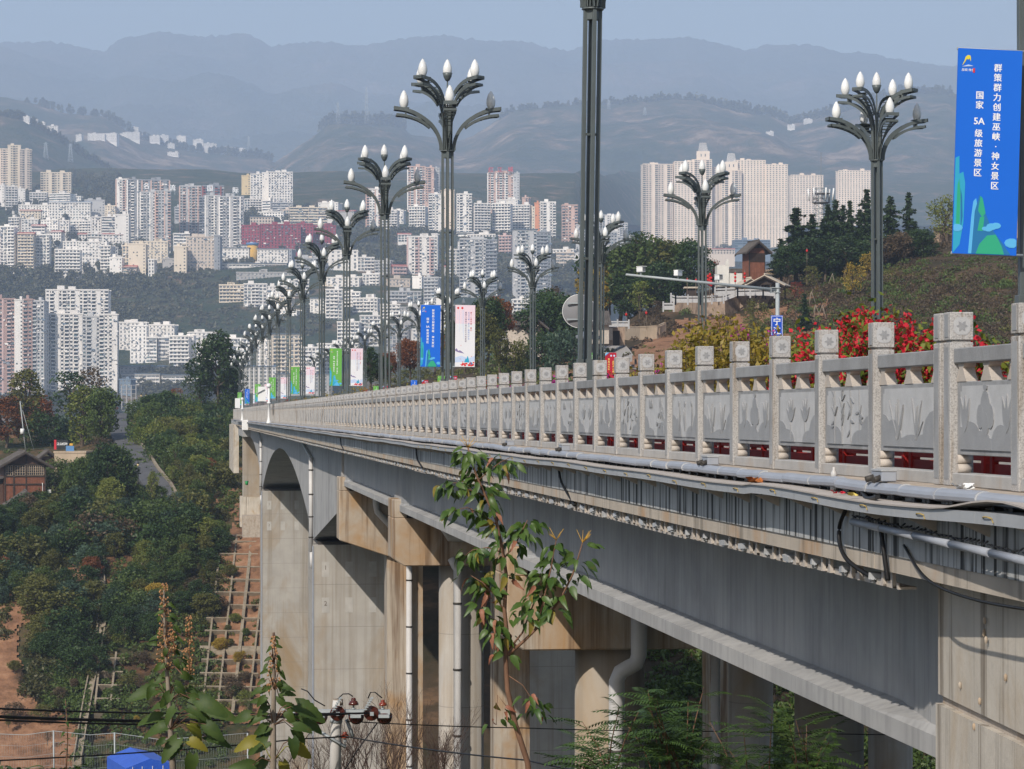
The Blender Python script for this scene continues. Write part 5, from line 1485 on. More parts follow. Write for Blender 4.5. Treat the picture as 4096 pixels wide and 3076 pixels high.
B(1950, 2056, 692, 838, 'tower', 'salmon', accent='white', yaw=.05, label='salmon tower with white balconies and three red rooftop characters'); B(2054, 2078, 694, 838, 'blank', 'grey', yaw=0)
B(2138, 2164, 814, 930, 'blank', 'orange', yaw=0); B(2160, 2224, 810, 965, 'tower', 'white', yaw=.02); B(2248, 2312, 822, 985, 'tower', 'salmon', yaw=.05); B(2122, 2144, 830, 930, 'blank', 'cream')
B(1628, 1752, 948, 1112, 'tower', 'offw', accent='pink', yaw=.06, label='tall off white tower with a pinkish stripe, its roof level with the tree belt'); B(1724, 1752, 938, 1000, 'blank', 'offw', D=2520)
B(1838, 1948, 958, 1215, 'tower', 'grey', yaw=.05); B(1942, 1988, 962, 1215, 'balc', 'dgrey', yaw=.0); B(2050, 2150, 922, 1212, 'tower', 'grey', yaw=.05, roof=3, label='tall grey tower with a dark flat roof behind the hill side lamps'); B(2146, 2204, 930, 1212, 'balc', 'dgrey', yaw=0)
B(1790, 1842, 1000, 1120, 'balc', 'offw'); B(1990, 2050, 945, 1030, 'balc', 'pink'); B(1860, 1990, 940, 965, 'low', 'offw'); B(2205, 2300, 1000, 1035, 'low', 'offw'); B(2240, 2300, 1015, 1040, 'frame', 'conc'); B(2050, 2120, 1200, 1290, 'balc', 'white'); B(2110, 2190, 1215, 1300, 'balc', 'offw')
B(2368, 2420, 862, 1010, 'balc', 'grey'); B(2416, 2482, 862, 1010, 'tower', 'offw'); B(2476, 2512, 894, 1010, 'balc', 'offw'); B(2300, 2380, 900, 1150, 'tower', 'grey', D=2700); B(2380, 2470, 930, 1150, 'tower', 'grey', D=2650); B(2470, 2540, 950, 1120, 'balc', 'grey', D=2750)
# beige towers on the right
def crown(e, W, z, Dp=10):
    m = MB(); m.box(-W * .5, W * .5, 1, Dp, z, z + 13); m.build('crown_house', M['f_beige'], e)
    g = MB()
    for k in (-1, 1): g.box(k * W * .16 - .7, k * W * .16 + .7, .95, 1.2, z + 5, z + 9)
    g.build('crown_window', M['pane'], e)
    m = MB()
    for k in range(8):
        a = -W * .34 + k * W * .68 / 7; m.add([(a - .3, 2, z + 13), (a + .3, 2, z + 13), (a * .72 + .3, 4, z + 25), (a * .72 - .3, 4, z + 25)], [(0, 1, 2, 3)]); m.add([(a - .3, 9, z + 13), (a + .3, 9, z + 13), (a * .72 + .3, 6, z + 25), (a * .72 - .3, 6, z + 25)], [(0, 1, 2, 3)])
    m.box(-W * .26, W * .26, 3.6, 6.4, z + 24.6, z + 25.4); m.build('crown_lantern', M['f_offw'], e)
kw = dict(fh=3.0, cell=4.6)
B(2568, 2696, 658, 992, 'tower', 'beige', yaw=.12, label='leftmost beige high rise, plain topped, beside the grey blocks', **kw)
e = B(2696, 2800, 648, 992, 'grid', 'beige', yaw=.05, label='beige high rise with a lantern crown next to the plain topped one', **kw)
e = B(2778, 2848, 640, 992, 'tower', 'beige', yaw=0, label='beige crowned stair tower joined to the first lantern topped high rise', **kw); crown(e, 19, 385 * .0 + (992 - 640) * float(city_D(992, 2813)) / F + .3)
e = B(2886, 2966, 682, 992, 'tower', 'beige', yaw=0, label='beige crowned high rise with its lantern beyond the gap', **kw); crown(e, 19, (992 - 682) * float(city_D(992, 2926)) / F + .3)
B(2936, 3064, 643, 990, 'grid', 'beige', yaw=.06, label='widest beige high rise with a dense window grid', **kw); B(3062, 3152, 660, 990, 'grid', 'beige', yaw=.05, label='beige high rise with a shaded end beside the widest one', **kw)
B(2840, 2892, 672, 990, 'grid', 'tan', yaw=0, **kw)
B(3160, 3296, 702, 940, 'grid', 'beige', yaw=.1, label='shorter beige high rise behind the lattice radio mast', **kw); B(3350, 3492, 684, 940, 'grid', 'beige', yaw=.12, label='beige high rise rising behind the conifers', **kw)
B(2935, 3085, 962, 1002, 'band', 'slate', D=3300, label='low glazed building at the foot of the beige high rises'); B(2832, 2940, 1000, 1018, 'low', 'tan', D=3000, roof=2)
# lower left, large
B(-40, 62, 1198, 1600, 'tower', 'redbr', yaw=.1, accent='pink', label='red brown high rise with pale balconies at the river bank'); B(58, 94, 1202, 1600, 'blank', 'offw', yaw=0, label='blank grey white stair tower with a red top'); B(90, 130, 1200, 1600, 'tower', 'redbr', yaw=0); B(126, 182, 1206, 1600, 'tower', 'grey', yaw=-.2)
B(182, 434, 1162, 1290, 'tower', 'offw', yaw=.03, D=2180, label='broad grey white upper block with a saw tooth roof line'); B(184, 332, 1258, 1575, 'tower', 'offw', yaw=.05, label='broad grey white high rise with stacked balconies on the river bank'); B(328, 402, 1268, 1575, 'tower', 'grey', yaw=0); B(396, 470, 1260, 1580, 'tower', 'offw', yaw=.05)
B(476, 588, 1292, 1402, 'grid', 'offw', yaw=.03); B(520, 586, 1305, 1455, 'grid', 'white', yaw=.02); B(584, 628, 1352, 1455, 'band', 'white', yaw=.05); B(590, 702, 1302, 1362, 'grid', 'offw'); B(628, 682, 1352, 1446, 'band', 'white'); B(676, 756, 1346, 1480, 'balc', 'white', yaw=.04); B(746, 776, 1342, 1462, 'blank', 'white'); B(750, 882, 1332, 1410, 'grid', 'white'); B(780, 880, 1395, 1475, 'balc', 'white'); B(760, 850, 1450, 1490, 'low', 'offw')
B(476, 700, 1470, 1495, 'low', 'conc', roof=3, top='blue'); B(482, 642, 1500, 1545, 'band', 'offw', roof=3, top='slate'); B(640, 850, 1505, 1545, 'band', 'white', roof=3, top='slate')
B(478, 552, 1540, 1642, 'frame', 'conc'); B(470, 530, 1520, 1580, 'low', 'slate')
B(898, 1004, 1356, 1430, 'band', 'white'); B(1086, 1216, 1342, 1500, 'balc', 'cream', roof=3); B(1196, 1284, 1392, 1530, 'balc', 'offw'); B(1020, 1094, 1365, 1480, 'grid', 'white'); B(1270, 1362, 1378, 1500, 'balc', 'white'); B(900, 1000, 1430, 1530, 'balc', 'white'); B(960, 1110, 1470, 1560, 'low', 'offw', roof=3, top='blue'); B(1100, 1330, 1500, 1570, 'low', 'conc', roof=3)
B(-140, -40, 940, 1090, 'balc', 'white'); B(-160, -30, 1210, 1600, 'tower', 'grey')
# fillers between
rf = random.Random(77)
for k in range(64):
    y = rf.uniform(830, 1120); x = rf.uniform(-100, 2380)
    if 700 < x < 1000 and y > 1090: continue
    if x < 560 and 690 < y < 780: continue
    w_ = rf.uniform(38, 95); h_ = rf.uniform(22, 62)
    B(x, x + w_, y - h_, y, rf.choice(('balc', 'balc', 'grid', 'grid', 'band', 'blank')), rf.choice(('white', 'offw', 'offw', 'grey', 'cream', 'tan', 'conc')), roof=rf.choice((1, 1, 1, 3, 2)))
for k in range(10):
    y = rf.uniform(1150, 1260); x = rf.uniform(1050, 1450); B(x, x + rf.uniform(40, 90), y - rf.uniform(25, 60), y, 'balc', rf.choice(('white', 'offw', 'cream')))
# village houses on the far left hill
HV = [(90, 120, 468, 492), (118, 150, 478, 500), (150, 182, 492, 512), (190, 232, 505, 545), (270, 350, 528, 552), (350, 420, 535, 562), (415, 470, 535, 570), (500, 560, 530, 560), (512, 556, 510, 535), (556, 600, 540, 562), (598, 640, 545, 568), (640, 676, 542, 562), (705, 745, 545, 568), (772, 812, 560, 575), (812, 870, 575, 584), (885, 940, 590, 602), (940, 985, 596, 612), (670, 700, 575, 592), (668, 715, 610, 625), (480, 520, 535, 552), (300, 330, 540, 565)]
def hit_D(G, px, py):
    D = G[..., 0] * ST + G[..., 1] * CT; X = (G[..., 0] * CT - G[..., 1] * ST) / D * F + 2048; Yp = YV - G[..., 2] / D * F
    return float(D.flat[np.argmin((X - px) ** 2 + (Yp - py) ** 2)])
for a in HV:
    D = hit_D(H1 if a[0] < 240 else H2, (a[0] + a[1]) / 2, a[3])
    B(*a, 'grid', 'offw', D=D, sink=20, roof=1, label=f'white village house {("beside the dark wooded spur" if a[0] < 240 else "on the bare ridge")} of the far left hill, {words_n[max(1, round((a[3] - a[2]) * D / F / 3.05))]} storeys')
for a in ((3120, 3150, 492, 508), (3150, 3180, 500, 515), (3215, 3250, 478, 498), (3062, 3095, 528, 545)):
    B(*a, 'grid', 'offw', D=hit_D(H3, a[0], a[3]), sink=20, label='pale farmhouse in the saddle of the hill behind the hill side lamps')
# rooftop characters
for ch, px, py, s_, mk_ in (('名', 586, 748, 6.5, 'text_white'), ('流', 690, 755, 6.5, 'text_white'), ('国', 840, 757, 6.5, 'text_white'), ('际', 942, 765, 6.5, 'text_white'), ('红', 1964, 680, 5.5, 'text_red'), ('江', 2000, 680, 5.5, 'text_red'), ('城', 2042, 679, 5.5, 'text_red')):
    D = 2690 if px < 1000 else float(city_D(838, 2000)) - 3
    s2 = empty('rooftop_sign', P(px, py, D), CAMYAW, f'rooftop character {ch} on a tower of the town', 'sign', 'rooftop signs of the town')
    text_obj('character', ch, M[mk_], s_ * D / 2690, s2, (0, 0, s_ * .6), (math.pi / 2, 0, 0), .02)
    m = MB(); m.box(-2.6, -2.2, .1, .4, -6, 3); m.box(2.2, 2.6, .1, .4, -6, 3); m.box(-2.6, 2.6, .1, .3, -2.4, -2.1); m.build('frame', M['steel'], s2)
# lattice masts and pylons
def mast(px, yt, yb, D, w0, w1, label, name='lattice_mast', mat='steel', head=False, r=.12, n=9):
    a = P(px, yb, D); H = (yb - yt) * D / F
    e = empty(name, a, CAMYAW + .4, label, 'mast', 'far pylons' if name == 'pylon' else None); m = MB()
    f = lambda k, z: Vector(((w0 + (w1 - w0) * z / H) * (.5 if k in (0, 3) else -.5), (w0 + (w1 - w0) * z / H) * (.5 if k in (0, 1) else -.5), z))
    for k in range(4): m.tube([f(k, 0), f(k, H)], r, 4)
    for i in range(n):
        for k in range(4): m.tube([f(k, H * i / n), f((k + 1) % 4, H * (i + 1) / n)], r * .7, 4); m.tube([f(k, H * (i + 1) / n), f((k + 1) % 4, H * (i + 1) / n)], r * .7, 4)
    m.build('lattice', M[mat], e)
    if head:
        m = MB(); m.lathe([(1.8, H - 3), (1.8, H - 2.8)], 12); m.lathe([(1.7, H - 1.2), (1.7, H - 1.0)], 12)
        for k in range(12): t = k * math.pi / 6; m.tube([(1.75 * math.cos(t), 1.75 * math.sin(t), H - 3), (1.75 * math.cos(t), 1.75 * math.sin(t), H)], .06, 4)
        m.tube([(0, 0, H - 1), (0, 0, H + 7)], .05, 4); m.build('platform', M['sign_back'], e)
        for t in (.3, 1.3, 2.6, 3.6, 4.6, 5.6):
            m = MB(); c = Vector((2.3 * math.cos(t), 2.3 * math.sin(t), H - 2.5)); m.tube([c, c + Vector((.25 * math.cos(t), .25 * math.sin(t), 2.4))], .16, 6); m.build('antenna_panel', M['white_paint'], e)
    else:
        m = MB()
        for z in (.7, .82, .93): m.box(-w0 * .55, w0 * .55, -.3, .3, H * z, H * z + .5)
        m.build('cross_arm', M[mat], e)
mast(3284, 752, 1000, 520, 2.6, 1.7, 'lattice radio mast with white antenna panels above the conifers', head=True, r=.07, n=12)
for px, yt, yb in ((183, 570, 640), (282, 575, 650), (995, 545, 610), (1352, 410, 492), (1466, 350, 495), (2435, 400, 440), (2580, 430, 462)):
    mast(px, yt, yb, hit_D(H1 if px < 700 else H3, px, yb), 9, 2, 'faint steel pylon on the hills behind the town', 'pylon', r=.4, n=6)

# ------------------------------------------------------------------ woods of the town slope (nobody could count them)
def wood(name, regions, n, size, label, mat='lf_wood', sd=3, clr=2.6, Dfun=city_D, crown=4.2, up=3.0):
    r = np.random.default_rng(sd); Cs = []
    for (x0, x1, y0, y1), k in regions:
        px = r.uniform(x0, x1, k); py = r.uniform(y0, y1, k); D = Dfun(py, px); c = PA(px, py, D)
        c[:, 2] += up * r.uniform(.2, 1.4, k)
        for ci, ra in zip(c, r.uniform(.55, 1.35, k) * crown):
            d = r.normal(0, 1, (n, 3)); d /= np.linalg.norm(d, axis=1, keepdims=True); d[:, 2] = d[:, 2] * 1.0
            Cs.append(ci + d * ra * (.55 + .45 * r.random((n, 1))))
    C = np.concatenate(Cs)
    o = link(name, quads_mesh(name, leaf_quads(C, size, r, 1.25), M[mat]))
    return tag(o, label, 'wood', None, 'stuff')
wood('woodland', [((-200, 980, 1060, 1290), 900), ((420, 1000, 1230, 1340), 260), ((860, 1320, 1250, 1360), 200), ((560, 900, 1480, 1620), 160), ((-100, 480, 1590, 1660), 130), ((280, 480, 690, 830), 200), ((-50, 180, 760, 860), 60), ((1000, 1500, 1000, 1120), 120), ((1420, 2060, 925, 960), 260), ((1450, 1650, 1000, 1070), 110), ((1750, 1850, 1000, 1200), 120), ((1980, 2060, 1020, 1240), 130), ((2200, 2420, 960, 1300), 300), ((860, 1300, 830, 905), 90), ((2400, 3600, 985, 1080), 260), ((-200, 1500, 850, 1080), 330)], 85, 2.3, 'bluish dark green woodland filling the ravine and gaps of the town')
def skyline(ridge, D, x0, x1, k, sd, hmin, hmax):
    r = np.random.default_rng(sd); px = r.uniform(x0, x1, k); py = pl(ridge, px) + r.uniform(-1, 16, k)
    out = []
    for a, b in zip(px, py):
        h = r.uniform(hmin, hmax); c = np.array(P(a, b, D)); n = 26; t = r.random(n)
        d = r.normal(0, 1, (n, 3)); d /= np.linalg.norm(d, axis=1, keepdims=True)
        w_ = h * .28 * (1 - t * .75)[:, None]; p = c + d * w_; p[:, 2] = c[2] + t * h
        out.append(p)
    return np.concatenate(out)
S_ = np.concatenate([skyline(HR3, 7190, 1280, 1620, 170, 1, 12, 34), skyline(HR3, 7190, 2000, 4090, 700, 2, 10, 28), skyline(HR1, 5190, 0, 450, 120, 3, 8, 18), skyline(HR2, 7190, 100, 1100, 170, 4, 8, 18)])
tag(link('hilltop_trees', quads_mesh('hilltop_trees', leaf_quads(S_, 8.0, rng, 1.5), M['lf_wood'])), 'fringe of far trees along the skyline of the hills', 'wood', None, 'stuff')
# ================================================================== left bank: road, houses, slope grid, trees
M['plank'] = mk('dark_timber', (0.10, 0.052, 0.034), .8, .3, 1.5, streak=.5, streak_col=(.05, .03, .022), streak_scale=(6, 6, .3), streak_lo=.45, streak_hi=.6)
M['plank_red'] = mk('red_brown_timber', (0.20, 0.075, 0.042), .8, .25, 1.5, streak=.5, streak_col=(.09, .04, .025), streak_scale=(7, 7, .3), streak_lo=.45, streak_hi=.6)
M['beam'] = mk('dark_beam', (0.045, 0.033, 0.026), .8, .2, 2)
M['tile'] = mk('grey_roof_tile', (0.10, 0.088, 0.08), .85, .25, 1.2)
M['tile_lt'] = mk('pale_thatch_roof', (0.46, 0.40, 0.32), .9, .12, 1.5)
M['plaster'] = mk('tan_plaster', (0.42, 0.33, 0.24), .9, .15, .6, streak=.4, streak_col=(.22, .16, .11), streak_scale=(2, 2, .2))
M['lime'] = mk('white_limewash', (0.66, 0.64, 0.60), .9, .1, 1)
M['glass_dk'] = mk('dark_glass', (0.02, 0.022, 0.026), .2, .1, 1, spec=.5)
M['rubble'] = mk('rubble_stone', (0.30, 0.22, 0.16), .95, .3, 1.3, stain=(.12, .08, .06), stain_scale=.8, bump=.6, bump_scale=3)
M['brick'] = mk('pale_brick', (0.47, 0.41, 0.35), .9, .15, 3)
M['lattice'] = mk('lattice_beam_concrete', (0.27, 0.225, 0.165), .9, .2, 1.0, stain=(.2, .16, .11), stain_scale=1.0)
M['iron'] = mk('black_iron', (0.02, 0.022, 0.022), .5, .1, 3)
M['lantern'] = mk('red_lantern', (0.50, 0.015, 0.012), .6, .1, 4)
def lsolve(px, y):
    lo, hi = 262.0, 515.0
    for _ in range(30):
        mid = (lo + hi) / 2
        if float(lb_y(px, mid)) > y: lo = mid
        else: hi = mid
    return (lo + hi) / 2
def rsolve(px, y):
    lo, hi = 140.0, 460.0
    for _ in range(30):
        mid = (lo + hi) / 2
        if float(rh_y(np.array(float(px)), np.array(mid))) > y: lo = mid
        else: hi = mid
    return (lo + hi) / 2
def LG(px, y, dz=0.0):
    return P(px, y, lsolve(px, y)) + Vector((0, 0, dz))
def RG(px, y, dz=0.0):
    return P(px, y, rsolve(px, y)) + Vector((0, 0, dz))
def strip(name, L, Rr, mat, dz=.5, kind='structure', thick=.6):
    m = MB(); rings = []
    for a, b in zip(L, Rr): rings.append([a + Vector((0, 0, dz)), b + Vector((0, 0, dz)), b + Vector((0, 0, dz - thick)), a + Vector((0, 0, dz - thick))])
    m.loft(rings); return tag(m.build(name, M[mat]), None, None, None, kind)
ROAD = [(1668, 478, 30), (1685, 475, 31), (1700, 474, 32), (1725, 477, 36), (1750, 484, 42), (1775, 498, 46), (1800, 518, 46), (1825, 538, 44), (1850, 556, 44), (1875, 571, 44), (1900, 586, 46), (1925, 602, 50), (1950, 620, 54), (1980, 640, 52), (2015, 662, 46), (2040, 676, 44)]
Lp = [LG(c - w, y) for y, c, w in ROAD]; Rp = [LG(c + w, y) for y, c, w in ROAD]
for a, b in zip(Lp, Rp): zz = (a.z + b.z) / 2; a.z = b.z = zz
strip('hill_road', Lp, Rp, 'asphalt', .75, thick=1.8)
kb = MB(); rings = []
for (y, c, w), b in list(zip(ROAD, Rp))[4:]:
    d = (b - Lp[0]).normalized(); rings.append([b + Vector((0, 0, 1.15)), b + Vector((.35, 0, 1.15)), b + Vector((.35, 0, -.5)), b + Vector((0, 0, -.5))])
kb.loft(rings); tag(kb.build('kerb_wall', M['lattice']), 'low pale stone kerb wall along the climbing asphalt road', 'wall')

# slope protection grid
grid = empty('slope_grid', LG(880, 2400), 0, 'pale concrete lattice beams gridding the steep soil slope below the bridge', 'retaining grid')
GO = Vector(grid.location)
def gx(k, y): return 444 + k * 61.5 - (y - 2250) * .11
HY = [2152, 2176, 2226, 2277, 2328, 2380, 2431, 2483, 2534, 2650, 2704, 2758, 2812, 2866]
def beam(pts, w, name):
    m = MB(); rings = []
    for i, p in enumerate(pts):
        d = (pts[min(i + 1, len(pts) - 1)] - pts[max(i - 1, 0)]).normalized(); s_ = d.cross(Vector((0, -.5, .85))).normalized() * w
        up = Vector((0, -.28, .42)); rings.append([p - s_ + up, p + s_ + up, p + s_ - up, p - s_ - up])
    m.loft(rings); o = m.build(name, M['lattice'], grid); o.location = -GO
for k in range(0, 11):
    yr = (2150, 2870) if k > 6 else (2620, 2830) if k in (0, 1) else (2240, 2360) if k in (2, 3) else None
    if yr is None: continue
    ys = np.linspace(*yr, 16); beam([LG(gx(k, y), y, .05) for y in ys], .12 if k != 9 else .2, 'beam')
for y in HY:
    for k0, k1 in (((6.6, 10.4),) + (((0, 1.6),) if y > 2600 else ()) + (((1.7, 3.6),) if 2250 < y < 2350 else ())): beam([LG(gx(k, y), y + (k - 5) * .8, .1) for k in np.linspace(k0, k1, 12)], .10, 'beam')
strip('berm', [LG(gx(k, 2592), 2592 + k * .6, .2) for k in np.linspace(6.4, 10.4, 20)], [LG(gx(k, 2612), 2610 + k * .6, .2) for k in np.linspace(6.4, 10.4, 20)], 'lattice', .25)
# concrete stair channel
CH_ = [(2240, 398), (2350, 404), (2450, 408), (2520, 405), (2600, 392), (2700, 372), (2800, 352), (2900, 334), (3000, 318), (3060, 308)]
strip('drain_channel', [LG(x - 13, y) for y, x in CH_], [LG(x + 13, y) for y, x in CH_], 'lattice', .35)
for sgn in (-1, 1):
    strip('channel_kerb', [LG(x + sgn * 15 - 2.5, y) for y, x in CH_], [LG(x + sgn * 15 + 2.5, y) for y, x in CH_], 'lattice', .75, thick=1.0)

# bare soil patches: thin sheets just above the bank
def soil(name, poly, lift=.35, sd=1, solver=LG, mat='soil'):
    xs = [p[0] for p in poly]; ys = [p[1] for p in poly]; r = random.Random(sd)
    nx, ny = max(6, int((max(xs) - min(xs)) / 9)), max(6, int((max(ys) - min(ys)) / 8))
    def inside(x, y):
        c = False; j = len(poly) - 1
        for i in range(len(poly)):
            (xi, yi), (xj, yj) = poly[i], poly[j]
            if (yi > y) != (yj > y) and x < (xj - xi) * (y - yi) / (yj - yi) + xi: c = not c
            j = i
        return c
    V = {}; m = MB(); fs = []
    for j in range(ny):
        for i in range(nx):
            x = min(xs) + (max(xs) - min(xs)) * (i + .5) / nx; y = min(ys) + (max(ys) - min(ys)) * (j + .5) / ny
            if inside(x + r.uniform(-14, 14), y + r.uniform(-10, 10)):
                f = []
                for a, b in ((i, j), (i + 1, j), (i + 1, j + 1), (i, j + 1)):
                    if (a, b) not in V:
                        V[a, b] = len(m.v); p = solver(min(xs) + (max(xs) - min(xs)) * a / nx, min(ys) + (max(ys) - min(ys)) * b / ny)
                        m.v.append(tuple(p + Vector((0, 0, lift + float(fbm(np.array(p.x), np.array(p.y), 3, 5, .05)) * 1.0 + r.uniform(-.08, .08)))))
                    f.append(V[a, b])
                m.f.append(tuple(f)); m.m.append(0); m.smooth.append(True)
    return tag(m.build(name, M[mat], fix=False), None, None, None, 'structure')
soil('bare_soil', [(930, 2108), (1060, 2090), (1060, 2160), (900, 2150)], sd=1)
soil('bare_soil', [(860, 2150), (1060, 2160), (1060, 2900), (840, 2880), (870, 2500)], .2, sd=2)
soil('bare_soil', [(0, 2380), (60, 2320), (150, 2280), (260, 2330), (330, 2420), (200, 2470), (60, 2520), (90, 2700), (150, 2800), (260, 2830), (330, 2880), (300, 3060), (0, 3060), (-60, 2700)], .3, sd=3)
soil('bare_soil', [(300, 2270), (390, 2260), (390, 2440), (290, 2420)], .3, sd=4)
soil('bare_soil', [(420, 2230), (860, 2230), (860, 2560), (420, 2560)], .1, sd=5, mat='bank2')
soil('bare_soil', [(420, 2620), (860, 2620), (840, 2900), (400, 2900)], .1, sd=9, mat='bank2')
soil('bare_soil', [(900, 1960), (1050, 1975), (1050, 2080), (940, 2090)], .3, sd=6)
soil('bare_soil', [(380, 2020), (470, 2030), (440, 2060), (350, 2055)], .3, sd=7)
soil('bare_soil', [(770, 2060), (900, 1980), (920, 2010), (800, 2090)], .3, sd=8)

# lamp posts along the bank road
def park_lamp(px, yb, h, label, two=False):
    e = empty('park_lamp', LG(px, yb, .2), CAMYAW, label, 'lamp post', 'black park lamps')
    m = MB(); m.lathe([(.16, 0), (.16, .3), (.07, .45), (.05, h - .7)], 10); m.build('pole', M['iron'], e)
    for x in ((-.5, .5) if two else (0,)):
        m = MB(); m.lathe([(.12, h - .65), (.19, h - .25)], 8, None, (x, 0, 0)); m.build('lantern_glass', M['f_yellow'], e)
        m = MB(); m.lathe([(.24, h - .24), (.12, h - .05), (.03, h + .2)], 8, None, (x, 0, 0)); m.build('lantern_cap', M['iron'], e)
    if two: m = MB(); m.box(-.5, .5, -.04, .04, h - .75, h - .68); m.build('arm', M['iron'], e)
park_lamp(552, 1945, 3.5, 'slim black park lamp with a yellow lantern beside the climbing road')
park_lamp(575, 1668, 4.4, 'black twin lantern park lamp at the crest of the climbing road', True)
park_lamp(238, 2062, 1.9, 'low twin lantern lamp among the shrubs below the timber house', True)

# timber house
def frame_at(name, px, py, D, yaw, label, cat='house'):
    d = lsolve(px, py); e = empty(name, P(px, py, d), CAMYAW + yaw, label, cat); e.scale = (d / D,) * 3; return e
th = frame_at('timber_house', 100, 2012, 432, .28, 'two storey brown timber house with a grey tiled gable roof')
W2, DP, ZE, ZR = 3.35, 10.0, 6.3, 8.5
m = MB(); m.box(-W2, W2, 0, DP, -3, 3.95); m.build('lower_wall', M['plank_red'], th)
m = MB(); m.box(-W2 + .02, W2 - .02, .03, DP - .03, 3.96, ZE + .3); m.prism([(-W2 + .02, ZE + .3), (0, ZR - .1), (W2 - .02, ZE + .3)], lambda a, b, d: (a, d, b), .03, DP - .03); m.build('upper_wall', M['plank'], th)
m = MB(); m.box(-W2 - .02, W2 + .02, -.06, .0, 3.2, 4.3); m.build('balustrade_boards', M['plank_red'], th)
for x in (-W2, -1.9, 0.1, W2 - .16):
    m = MB(); m.box(x - .02, x + .2, -.14, .06, -3, ZE + (1.9 if abs(x) < 1 else .3)); m.build('post', M['beam'], th)
m = MB(); m.box(-W2 - .1, W2 + .1, -.16, .0, 4.3, 4.5); m.box(-W2 - .1, W2 + .1, -.16, .0, 3.0, 3.2); m.box(-W2 - .1, W2 + .1, -.16, .0, 6.2, 6.45); m.build('beam', M['beam'], th)
for x0, x1 in ((-1.65, 0.0), (.35, 1.7), (1.75, 3.05), (-3.1, -2.0)):
    f = empty('window', (0, 0, 0), parent=th)
    m = MB(); m.box(x0, x1, -.05, .0, 4.55, 6.15); m.build('pane', M['glass_dk'], f)
    m = MB(); n = 4 if x1 - x0 > 1.2 else 3
    for k in range(n + 1): a = x0 + (x1 - x0) * k / n; m.box(a - .04, a + .04, -.09, -.04, 4.55, 6.15)
    for z in (4.55, 5.0, 5.4, 5.75, 6.12): m.box(x0, x1, -.085, -.04, z, z + .05)
    m.build('muntin', M['plaster'], f)
def gable_roof(e, w, y0, y1, ze, zr, mat, over=.9, name='roof', rib=True, th_=.16):
    sl = (zr - ze) / w
    for sgn in (-1, 1):
        m = MB(); x1 = (w + over) * sgn; z1 = ze - over * sl
        rings = []
        for y in (y0 - over, y1 + over): rings.append([(0, y, zr), (x1, y, z1), (x1, y, z1 - th_), (0, y, zr - th_)])
        m.loft(rings); m.build(name, M[mat], e)
        if rib:
            m = MB(); k = y0 - over
            while k < y1 + over - .2:
                m.tube([(0, k, zr + .02), (x1, k, z1 + .02)], .055, 4, cap=False); k += .32
            o = m.build('tile_rows', M[mat], e); o['kind'] = 'stuff'
    m = MB(); m.tube([(0, y0 - over, zr + .1), (0, y1 + over, zr + .1)], .14, 6); m.build('ridge', M[mat], e)
    for y in (y0 - over, y1 + over):
        for sgn in (-1, 1):
            m = MB(); m.loft([[(0, y - .05, zr - .16), (0, y + .05, zr - .16), (0, y + .05, zr - .42), (0, y - .05, zr - .42)], [((w + over) * sgn, y - .05, ze - over * sl - .16), ((w + over) * sgn, y + .05, ze - over * sl - .16), ((w + over) * sgn, y + .05, ze - over * sl - .42), ((w + over) * sgn, y - .05, ze - over * sl - .42)]]); m.build('barge_board', M['beam'], e)
gable_roof(th, W2, 0, DP, ZE + .3, ZR, 'tile', 1.2)
m = MB(); m.box(-W2 - 4.5, -W2 - .1, 1, DP - 1, -3, 3.2); m.build('side_wing', M['plank'], th)
m = MB(); m.loft([[(-W2 - 5.2, y, 2.9), (-W2 - .05, y, 4.3), (-W2 - .05, y, 4.1), (-W2 - 5.2, y, 2.7)] for y in (.3, DP - .5)]); m.build('side_roof', M['tile'], th)
for z in (-.6, 1.6):
    m = MB(); m.box(W2 + .35, W2 + .95, .4, .8, z, z + .55); o = m.build('air_conditioner', M['white_paint'], th)
m = MB(); m.tube([(W2 - .55, -.18, 3.3), (W2 - .5, -.2, 3.0), (W2 - .45, -.2, -3)], .06, 6); m.build('drain_pipe', M['white_paint'], th)
# flat roofed cafe
cf = frame_at('flat_roof_cafe', 280, 1920, 447, -.25, 'tan plastered flat roof cafe with sign frames on its roof', 'building')
m = MB(); m.box(-2.9, 2.9, 0, 6.5, -4, 4.6); m.build('wall', M['plaster'], cf)
m = MB(); m.box(-3.0, 3.0, -.1, 6.6, 4.601, 4.9); m.build('parapet', M['plaster'], cf)
m = MB(); m.box(.6, 2.9, -.9, -.02, 2.0, 2.4); m.build('canopy', M['plaster'], cf)
for x0, x1, z0, z1 in ((.9, 1.7, -.6, 1.9), (2.0, 2.8, .4, 1.8), (-2.3, -1.5, .5, 2.6)):
    m = MB(); m.box(x0, x1, -.06, .02, z0, z1); m.build('window', M['glass_dk'], cf)
m = MB(); m.box(-1.2, .0, -.12, -.02, .3, 2.9); m.build('wall_banner', M['text_dark'], cf)
DC = lsolve(280, 1920)
rs_ = empty('roof_sign', P(247, 1798, DC + 1), CAMYAW - .25, 'dark roof sign with white strokes above the flat roof cafe', 'sign')
m = MB(); m.box(-.9, 1.1, 0, .1, 0, 1.5); m.build('board', M['iron'], rs_)
text_obj('lettering', '江山红叶', M['text_white'], .48, rs_, (.1, -.02, 1.1), (math.pi / 2, 0, 0), .02)
m = MB(); m.box(-1.3, -.92, -.05, .1, 0, 1.55); m.build('side_board', M['text_red'], rs_)
pn = empty('roof_screen', P(268, 1816, DC + .5), CAMYAW - .25, 'blue grey panel standing on the cafe roof edge', 'panel'); m = MB(); m.box(-.2, 1.2, 0, .08, 0, 1.3); m.build('sheet', M['f_blue'], pn); m = MB(); m.box(.45, 1.0, -.03, .0, 1.35, 1.7); m.build('tag_board', M['f_gold'], pn)
